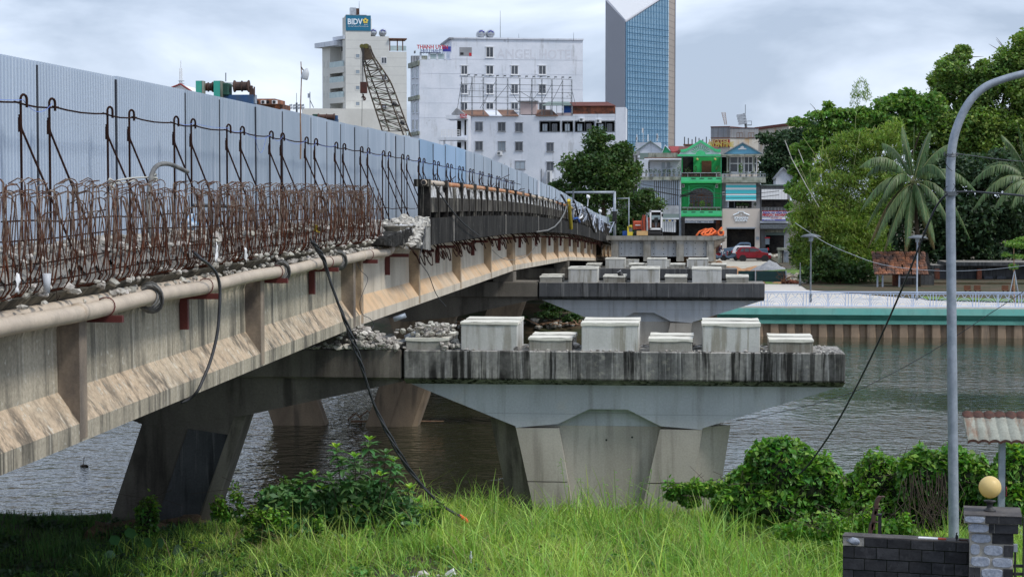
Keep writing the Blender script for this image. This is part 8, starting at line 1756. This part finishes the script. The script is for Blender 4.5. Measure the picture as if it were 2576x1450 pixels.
# scrolled iron ornament on the wall
io = thing('scroll_ironwork', 'rusty black iron scroll ornament standing behind the slate wall', 'ironwork', P(2210, 1350, 24.6))
mb = MB(); mb.pb(2209, 1296, 2218, 1365, 24.6, .05); put('post', mb, M['iron'], io); mb = MB(); mb.pb(2200, 1292, 2219, 1296, 24.58, .07); put('collar', mb, M['iron'], io)
for (pts, w_) in ((((2203,1292),(2206,1262),(2214,1248),(2221,1248)), .03), (((2196,1330),(2198,1296),(2204,1280),(2212,1278)), .03), (((2188,1362),(2190,1330),(2196,1313),(2205,1312)), .03)):
    mb = MB(); q_ = smooth_path([P(x, y, 24.55) for x, y in pts]); mb.loft([[p_+Vector((-.024,-.04,0)), p_+Vector((.024,-.04,0)), p_+Vector((.024,.06,0)), p_+Vector((-.024,.06,0))] for p_ in q_]); put('scroll', mb, M['winch'], io)
# rusty roof sheet on a steel post
rs = thing('rusty_roof_sheet', 'cream tile-profile roof sheet with a rusted top edge on a grey post', 'roof sheet', P(2520, 1360, 27.2))
def rz(x): return 1932 + x*.334
Ys = 26.8; a_ = P(2434, 1113, Ys); z0 = a_.z; tp = P(2434, 1041, Ys+.55); n_ = 120; rws = 7
V = []; xl_ = a_.x; xr_ = P(2700, 1113, Ys).x
for j in range(rws*2+1):
    f = (j//2 + (1 if j % 2 else 0))/rws if j else 0; f = min(1, (j+1)//2/rws); st_ = .012 if j % 2 == 0 else 0
    for i in range(n_+1):
        x = xl_ + (xr_-xl_)*i/n_; ph = (x-xl_)/.152; w_ = (abs(math.sin(math.pi*ph))**.6)*.035
        V.append((x, Ys+.55*f, z0+(tp.z-z0)*f + w_ + st_))
Q = np.array([(j*(n_+1)+i, j*(n_+1)+i+1, (j+1)*(n_+1)+i+1, (j+1)*(n_+1)+i) for j in range(rws*2) for i in range(n_)])
sh = put('roof_sheet', np_mesh('sheet', np.array(V), Q, False), M['roofsheet'], rs); s_ = sh.modifiers.new('t','SOLIDIFY'); s_.thickness = .006
mb = MB(); rg_ = []
for i in range(n_+1):
    x = xl_ + (xr_-xl_)*i/n_; ph = (x-xl_)/.152; w_ = (abs(math.sin(math.pi*ph))**.6)*.035; d_ = .10+.09*abs(math.sin(math.pi*ph))*1+.05*fb(x, 1, 9); f2_ = 1-d_/.78
    rg_.append([(x, Ys+.55*f2_, z0+(tp.z-z0)*f2_+w_+.016), (x, Ys+.56, tp.z+w_+.018), (x, Ys+.575, tp.z+w_-.02)])
mb.loft(rg_, False, False); put('rusted_edge', mb, M['rustedge'], rs, 'rust eaten upper edge')
mb = MB(); mb.loft([[(xl_+(xr_-xl_)*i/n_, Ys-.004, z0+(abs(math.sin(math.pi*((xr_-xl_)*i/n_)/.152))**.6)*.035+dz) for dz in (-.02,.018)] for i in range(n_+1)], False, False); put('rusted_edge', mb, M['rustedge'], rs)
mb = MB(); mb.pb(2511, 1110, 2530, 1400, 27.0, .10); put('post', mb, M['galv'], rs)
rag('red_cloth', P(2532, 1235, 26.95), .07, .14, M['carred'], 'dark red cloth tied to the grey post behind the globe lamp', 'cloth', 21, 0)

# ================================================================ FOREGROUND PLANTS
def leaf6(verts, faces, base, d, nrm, L_, W_, fold=.25, droop=.25):
    d = d.normalized(); s_ = d.cross(nrm); 
    if s_.length < 1e-4: s_ = d.orthogonal()
    s_.normalize(); n_ = s_.cross(d); b = len(verts)
    def q(u, v, h): return base + d*(u*L_) + s_*(v*W_) + n_*h - Vector((0,0,droop*L_*u*u))
    verts += [q(0,0,0), q(.3,.8,fold*W_), q(.68,.75,fold*W_), q(1,0,0), q(.68,-.75,fold*W_), q(.3,-.8,fold*W_), q(.35,0,0), q(.7,0,0)]
    faces += [(b,b+1,b+6,b), (b+6,b+1,b+2,b+7), (b+7,b+2,b+3,b+3), (b,b+6,b+5,b), (b+6,b+7,b+4,b+5), (b+7,b+3,b+4,b+7)]
    return
def fix(fs): return [tuple(dict.fromkeys(f)) for f in fs]
# whorled shrub
YSH = 31.6
wh_ = [(930,1108,1),(846,1126,1),(892,1150,1),(972,1142,0),(906,1172,0),(990,1160,1),(1000,1185,0),(958,1196,1),(880,1205,0),(1030,1228,1),(1052,1262,1),(925,1235,0),(868,1240,0),(985,1240,0),(900,1275,1),(1010,1275,0),(830,1200,0),(760,1200,0),(790,1195,1),(735,1215,0),(812,1230,1),(775,1245,1),(850,1285,0),(945,1290,0),(1000,1310,0),(880,1318,0),(1040,1295,0),(795,1290,0),(740,1270,0),(960,1330,0),(820,1330,0),(910,1325,0),(1060,1320,0),(720,1235,0),(860,1160,0),(945,1155,0)]
shb = thing('whorled_shrub', 'leafy shrub with whorls of broad leaves in front of the river', 'shrub', (P(900, 1350, YSH).x, YSH, gz(P(900,1350,YSH).x, YSH)))
stm = MB(); root = Vector((P(905, 1360, YSH).x, YSH, gz(P(905,1360,YSH).x, YSH)-.05)); vs1, fs1, vs2, fs2 = [], [], [], []
for k, (x, y, nw) in enumerate(wh_):
    c_ = P(x, y, YSH + R.uniform(-.6,.6)); rt = root + Vector(((c_.x-root.x)*.35, R.gauss(0,.1), 0)); stm.tube([rt, rt.lerp(c_, .55)+Vector((0,0,-.05)), c_], .010, 5, True, .006)
    ax = (c_-rt).normalized()
    for lv in range(3):
        cc = c_ - ax*(.07*lv); n_ = 6 if lv else 5
        for i in range(n_):
            a_ = i*2*math.pi/n_ + lv*.6 + k; el = (.75-.45*lv) + R.gauss(0,.12); d = Vector((math.cos(a_)*math.cos(el), math.sin(a_)*math.cos(el), math.sin(el))); L_ = R.uniform(.19,.27)*(1.0 if lv else .8)
            leaf6(vs2 if (nw and lv == 0) else vs1, fs2 if (nw and lv == 0) else fs1, cc, d, Vector((0,0,1)), L_, L_*.22, .3, .25)
put('stems', stm, M['stem'], shb); m_ = MB(); m_.v = [tuple(v) for v in vs1]; m_.f = fix(fs1); put('leaves', m_, M['leaf_shrub'], shb); m_ = MB(); m_.v = [tuple(v) for v in vs2]; m_.f = fix(fs2); put('young_leaves', m_, M['leaf_new'], shb, 'bright young leaves at the tips')
put('inner_leaves', leafcloud([B(900,1270,YSH,110,70,70), B(800,1270,YSH,80,50,60), B(980,1290,YSH,80,45,60), B(700,1260,YSH,50,40,50)], 3200, .16, 61, .45, .1), M['leaf_shrub'], shb)
# taro leaves
tr_ = thing('taro_plant', 'clump of big bluish heart-shaped leaves at the lower left', 'plant', (P(330,1420,30).x, 30, gz(P(330,1420,30).x, 30)))
for (x, y, a_, L_) in ((292,1362,2.0,.26),(330,1345,1.7,.28),(372,1368,1.2,.26),(402,1368,.9,.24),(440,1385,.5,.28),(455,1402,.2,.26),(320,1425,-1.7,.24),(360,1418,-.6,.26),(395,1440,-1.2,.25),(285,1395,2.8,.22),(420,1425,-.5,.24),(250,1440,-2.3,.22),(348,1442,-1.5,.25)):
    v_, f_ = [], []; c_ = P(x, y, 29.6+R.uniform(-.4,.4)); d = Vector((math.cos(a_)*.6, -.35, math.sin(a_)*.8)); leaf6(v_, f_, c_-d*L_*.3, d, Vector((0,-.8,.6)), L_, L_*.42, .1, .15); m_ = MB(); m_.v = [tuple(v) for v in v_]; m_.f = fix(f_); g_ = gz(c_.x, c_.y); st_ = MB(); st_.tube([Vector((c_.x*.6+P(350,1420,30).x*.4, c_.y+.1, g_)), c_-d*L_*.3], .008, 4); put('leaf', m_, M['leaf_taro'], tr_, smooth=True); put('stalk', st_, M['leaf_taro'], tr_)
# vine-covered masses
def vine(name, lab, Y, blobs, n, size, mt, seed, core=True, sub=0, subr=.3, hang=.5, top=None, cat='vines'):
    bl = [B(b[0], b[1], Y + (b[4] if len(b) > 4 else 0), b[2], b[3], b[2]*.8) for b in blobs]; t = thing(name, lab, cat, (bl[0][0], Y, gz(bl[0][0], Y)))
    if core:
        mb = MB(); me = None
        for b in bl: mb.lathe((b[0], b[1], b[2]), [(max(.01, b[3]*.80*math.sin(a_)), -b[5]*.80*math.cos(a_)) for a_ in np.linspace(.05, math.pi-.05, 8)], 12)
        put('added_dark_core', mb, M['dark_core'], t, kind='stuff')  # dark core added inside the leaves to keep light from leaking through
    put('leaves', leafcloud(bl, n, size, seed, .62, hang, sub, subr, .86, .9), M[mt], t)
    if top: put('sun_painted_leaves', leafcloud([(b[0], b[1], b[2]+b[5]*.35, b[3]*.95, b[4]*.95, b[5]*.75) for b in bl], int(n*top), size*.9, seed+1, .6, .1, 0, .3, .9, 1.2), M['leaf_ivy_l'], t)  # brighter leaves over the mound tops, sunlight put into their colour
    rr = random.Random(seed); sh = []
    for k in range(max(10, n//160)):
        b = rr.choice(bl); a_ = rr.uniform(0, 3.14159); e_ = rr.uniform(.1, 1.2); q_ = (b[0]+b[3]*.95*math.cos(a_)*math.cos(e_), b[1]-b[4]*.9*math.sin(a_)*math.cos(e_), b[2]+b[5]*1.0*math.sin(e_)); r_ = rr.uniform(.06,.2); sh.append((q_[0], q_[1], q_[2]+r_*.3, r_*.8, r_*.8, r_*1.1))
    put('shoots', leafcloud(sh, max(300, n//4), size*.95, seed+5, .55, .1, 0, .3, .2, 1.2), M['leaf_ivy_l'], t, kind='stuff')
    mb = MB()
    for k in range(26):
        b = rr.choice(bl); a_ = rr.uniform(0, 6.28); p0 = Vector((b[0]+b[3]*.8*math.cos(a_), b[1]-abs(b[4]*.8*math.sin(a_)), b[2]+b[5]*rr.uniform(.2,.8))); mb.tube([p0, p0+Vector((rr.gauss(0,.1),-.05,rr.uniform(.05,.25))), p0+Vector((rr.gauss(0,.3),-.1,rr.uniform(-.1,.4)))], .004, 3)
    put('tendrils', mb, M['stem'], t, kind='stuff'); return t
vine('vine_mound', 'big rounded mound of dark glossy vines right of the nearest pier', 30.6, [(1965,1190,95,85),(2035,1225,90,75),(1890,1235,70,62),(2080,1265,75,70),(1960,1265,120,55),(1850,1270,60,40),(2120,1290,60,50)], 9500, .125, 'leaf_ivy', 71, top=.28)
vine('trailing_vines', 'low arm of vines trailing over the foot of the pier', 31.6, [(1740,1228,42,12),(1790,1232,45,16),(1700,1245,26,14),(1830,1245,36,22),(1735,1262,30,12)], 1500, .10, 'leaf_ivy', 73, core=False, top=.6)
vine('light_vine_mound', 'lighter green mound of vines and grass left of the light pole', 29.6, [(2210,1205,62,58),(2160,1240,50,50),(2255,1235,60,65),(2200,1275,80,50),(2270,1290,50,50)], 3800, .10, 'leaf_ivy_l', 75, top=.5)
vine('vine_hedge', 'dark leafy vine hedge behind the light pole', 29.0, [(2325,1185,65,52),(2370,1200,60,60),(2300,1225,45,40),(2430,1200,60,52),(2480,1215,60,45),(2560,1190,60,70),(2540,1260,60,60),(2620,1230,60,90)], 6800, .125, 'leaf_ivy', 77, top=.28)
vine('bright_weed_mass', 'bright leafy weeds filling the slope between the vine mound and the slate wall', 28.2, [(2150,1330,70,34),(2080,1345,60,30),(2220,1330,50,40),(2000,1340,60,26),(2290,1340,50,24)], 2600, .09, 'leaf_ivy_l', 87, core=False, sub=60, subr=.4)
vine('hedge_underside', 'bare brown vine stems in shade under the hedge', 29.3, [(2340,1290,60,45),(2440,1280,60,50),(2300,1300,40,35)], 1300, .10, 'leaf_ivy', 79, core=True)
mb = MB()
for k in range(42): x = R.uniform(2270, 2400); a_ = P(x, R.uniform(1180,1230), 28.3); mb.tube([a_, a_+Vector((R.gauss(0,.08), -.05, -.35)), a_+Vector((R.gauss(0,.22), -.05, -R.uniform(.6,.95)))], .006, 4)
tag(put('hanging_stems', mb, M['stem'], kind='stuff'), 'tangle of brown hanging vine stems left of the light pole', 'vine stems')
vine('ivy_stump', 'post-like stump smothered in dark ivy at the foot of the old pier', 31.8, [(370,1300,30,36),(365,1345,38,36),(375,1275,18,16),(345,1360,40,26)], 1300, .10, 'leaf_ivy', 81)
vine('left_weeds', 'low broad weeds between the shrub and the old pier leg', 32.4, [(690,1250,40,36),(730,1235,30,34),(640,1300,50,30),(560,1290,30,24),(600,1265,16,36)], 2200, .09, 'leaf_ivy', 83, core=False, sub=30, subr=.4)
# flowering weeds by the pier
wd_ = thing('tall_weed', 'spindly tall weeds with thin leaves in front of the pier stem', 'weed', (P(1570, 1330, 31.5).x, 31.5, gz(P(1570,1330,31.5).x, 31.5))); mb = MB(); v_, f_ = [], []
for (x0, x1, y1) in ((1560,1545,1180),(1575,1590,1170),(1585,1620,1200),(1550,1520,1215),(1470,1460,1200),(1445,1410,1150),(1655,1660,1220),(1490,1480,1225),(1620,1640,1180)):
    a_ = P(x0, 1330, 31.5); b_ = P(x1, y1, 31.2+R.random()*.4); pth = [a_, a_.lerp(b_,.5)+Vector((R.gauss(0,.04),0,.03)), b_]; mb.tube(pth, .006, 4, True, .003)
    for q in range(22): s_ = R.uniform(.3,1); p_ = a_.lerp(b_, s_); an = R.uniform(0,6.28); leaf6(v_, f_, p_, Vector((math.cos(an), math.sin(an), .3)), Vector((0,0,1)), R.uniform(.06,.13), .014, .2, .4)
put('stems', mb, M['leaf_ivy_l'], wd_); m_ = MB(); m_.v = [tuple(v) for v in v_]; m_.f = fix(f_); put('leaves', m_, M['leaf_ivy_l'], wd_)
# ---- grass
def grass(name, region, n, hmin, hmax, w_, mt, lab, seed, dens=None, lean=.35, zo=0):
    rg = np.random.default_rng(seed); pts = []
    while len(pts) < n:
        m_ = n*2; x = rg.uniform(region[0], region[1], m_); y = rg.uniform(region[2], region[3], m_)
        for a_, b_ in zip(x, y):
            if dens is None or rg.random() < dens(a_, b_):
                pts.append((a_, b_, gz(a_, b_)))
                if len(pts) >= n: break
    p = np.array(pts); h = rg.uniform(hmin, hmax, n)*np.array([(1+.9*fb(a_, b_, .9))*(.55 if b_ > 34 else 1)*(.6 if a_ < -3 and b_ < 28 else 1) for a_, b_ in p[:,:2]])
    ang = rg.uniform(0, 2*math.pi, n); d = np.stack([np.cos(ang), np.sin(ang), np.zeros(n)], 1); fa = rg.uniform(0, 2*math.pi, n); s_ = np.stack([np.cos(fa), np.sin(fa), np.zeros(n)], 1)
    ln = (rg.gamma(2., .5, n)*lean)[:,None]*h[:,None]; ww = (w_*rg.uniform(.6,1.4,n))[:,None]; lv = []
    for t, k in ((0,.8),(.35,1),(.7,.75),(1,.08)):
        c = p + d*ln*t**2 + np.array([0,0,1.])*(h*(t-.28*(ln[:,0]/h)*t**2))[:,None]; lv += [c - s_*ww*k*.5, c + s_*ww*k*.5]
    V = np.stack(lv, 1).reshape(-1, 3); b = (np.arange(n)*8)[:,None]; Q = np.concatenate([b+np.array([0,1,3,2]), b+np.array([2,3,5,4]), b+np.array([4,5,7,6])], 1).reshape(-1, 4)
    o = put(name, np_mesh(name, V, Q), M[mt], kind='stuff'); tag(o, lab, 'grass'); return o
def dn_main(x, y):
    k = 1.0 if x > -7.6 else max(.12, 1-(-7.6-x)/2.0)
    if y > 35.6 + .5*fb(x, 3, .45) - (min(4.2, (x-3)*1.4) if x > 3 else 0): k = 0
    k *= .35 + .65*min(1, max(0, .5+1.6*fb(x, y, .7)))
    if -4.7 < x < -2.2 and 25.5 < y < 27.6: k *= .25
    return k
grass('tall_grass', (-9.5, 7.2, 24.2, 36), 62000, .14, .38, .015, 'grass_l', 'tall bright green grass covering the near bank', 91, dn_main, .75)
grass('long_grass_blades', (-6.5, 7.0, 25, 35.5), 5200, .45, .85, .016, 'grass_l', 'scattered long arching grass blades and stalks on the near bank', 93, dn_main, .7)
grass('dry_grass_stalks', (-8, 6.8, 24.6, 35), 3800, .2, .6, .010, 'leaf_palm_dry', 'dead straw-coloured stalks scattered through the grass', 94, dn_main, .9)
grass('shade_painted_grass', (-16, -5.5, 26, 35.8), 26000, .12, .30, .012, 'grass_d', 'short bank grass at the left, bridge shade painted into its dark colour', 95, lambda x, y: .3+.7*min(1, max(0, .6+1.5*fb(x, y, .6))))
grass('wall_foot_grass', (2.4, 5.2, 24.3, 29), 5000, .3, .6, .011, 'grass_l', 'tall grass growing right behind the slate wall', 97)
vine('broad_weeds', 'broad-leaved weeds standing around the foot of the whorled shrub', 30.4, [(1040,1330,60,34),(960,1370,70,30),(860,1370,70,28),(760,1330,60,34),(680,1330,50,36),(640,1370,50,26),(1090,1300,30,26)], 4200, .10, 'leaf_shrub', 89, core=False, sub=110, subr=.4)
# clover-like ground leaves and broad weeds among the grass
def ground_leaves(name, region, n, size, mt, lab, seed):
    rg = np.random.default_rng(seed); bl = []
    for _ in range(240):
        x = rg.uniform(region[0], region[1]); y = rg.uniform(region[2], region[3]); bl.append((x, y, gz(x, y)+.10, rg.uniform(.1,.3), rg.uniform(.1,.3), rg.uniform(.06,.14)))
    o = put(name, leafcloud(bl, n, size, seed, .7, 0, 0, .3, .3, 1.2), M[mt], kind='stuff'); tag(o, lab, 'weeds'); return o
ground_leaves('broad_leaf_weeds', (-10, 4, 25, 34.5), 9000, .075, 'leaf_ivy', 'small broad-leaved weeds mixed into the grass', 101)
ground_leaves('shaded_weeds', (-13, -6, 26.5, 34), 7000, .09, 'leaf_dark', 'dark creeping weeds on the shaded bank at the left', 103)
# bare soil shelf and stones at the foot of the old leg
mb = MB(); rocks('bank_ledge', [((P(x, y, Y_).x, Y_, gz(P(x,y,Y_).x, Y_)+.02), r_) for x, y, Y_, r_ in ((440,1325,34,.45),(480,1318,34,.4),(400,1345,33.6,.3),(330,1352,33.6,.35),(270,1358,33.4,.3),(520,1316,34,.3),(240,1372,33,.3))], M['brownsoil'], 'brown earth ledge at the foot of the old pier leg', 'earth ledge')
pts = []
for _ in range(330):
    px_ = R.uniform(985, 1530); c_ = G(px_, R.uniform(1424, 1450), 2.95); pts.append(((c_.x, c_.y+R.uniform(-.3,.2), gz(c_.x, c_.y)+.04), R.uniform(.025,.09)))
rocks('stone_spoil', pts, M['broken'], 'strip of pale broken stone at the bottom edge of the picture', 'stones')
pts = [((P(x, y, 26.6).x, 26.6, gz(P(x,y,26.6).x, 26.6)+.1), r_) for x, y, r_ in ((1062,1432,.12),(1105,1428,.06),(1128,1438,.10),(1150,1440,.09))]
rocks('pale_boulders', pts, M['fresh'], 'few bigger pale stones among the spoil', 'stones')
c_ = P(1135, 1446, 26.2); mb = MB(); mb.obox(c_+Vector((0,0,.02)), (.05,0,.03), (0,.05,0), (-.02,0,.05)); solo('white_tile_scrap', mb, M['white'], 'white tile fragment at the bottom edge', 'tile fragment', bev=.004)
rag('plastic_wrap', P(1185, 1400, 27.3), .14, .12, M['plastic'], 'crumpled clear plastic in the grass below the shrub', 'plastic', 31, .4)
pts = []
for _ in range(260): x = R.uniform(2.2, 4.2); y = R.uniform(27.5, 31); pts.append(((x, y, gz(x, y)+.03), R.uniform(.02,.06)))
rocks('white_gravel', pts, M['white'], 'pale gravel showing through the grass below the vine mound', 'gravel')
for (x, y, lab) in ((210,1172,'dark bird-sized snag floating left of the old pier leg'),):
    c_ = G(x, y, 0); mb = MB(); mb.rock((c_.x, c_.y, .02), .09, 3, (1.6,1,.6)); mb.tube([(c_.x,c_.y,0),(c_.x+.02,c_.y,.3)], .012, 4); solo('floating_snag', mb, M['stem'], lab, 'floating debris')
c_ = G(1100, 1065, 0); mb = MB(); mb.tube([(c_.x-3.2, c_.y, .05),(c_.x+.2, c_.y+.3, .06)], .05, 5, True, .02); solo('floating_branch', mb, M['bamboopole'], 'long thin pole floating at the foot of the second old pier', 'floating pole')
for k, (x, y) in enumerate(((875,1055),(905,1048))): c_ = G(x, y, 0); mb = MB(); mb.tube([(c_.x,c_.y,.0),(c_.x+.3,c_.y,.25),(c_.x+.5,c_.y,.05)], .03, 4); solo('floating_twig', mb, M['bamboopole'], ['left twig of driftwood between the legs of the second old pier','right twig of driftwood between the legs of the second old pier'][k], 'driftwood twig')
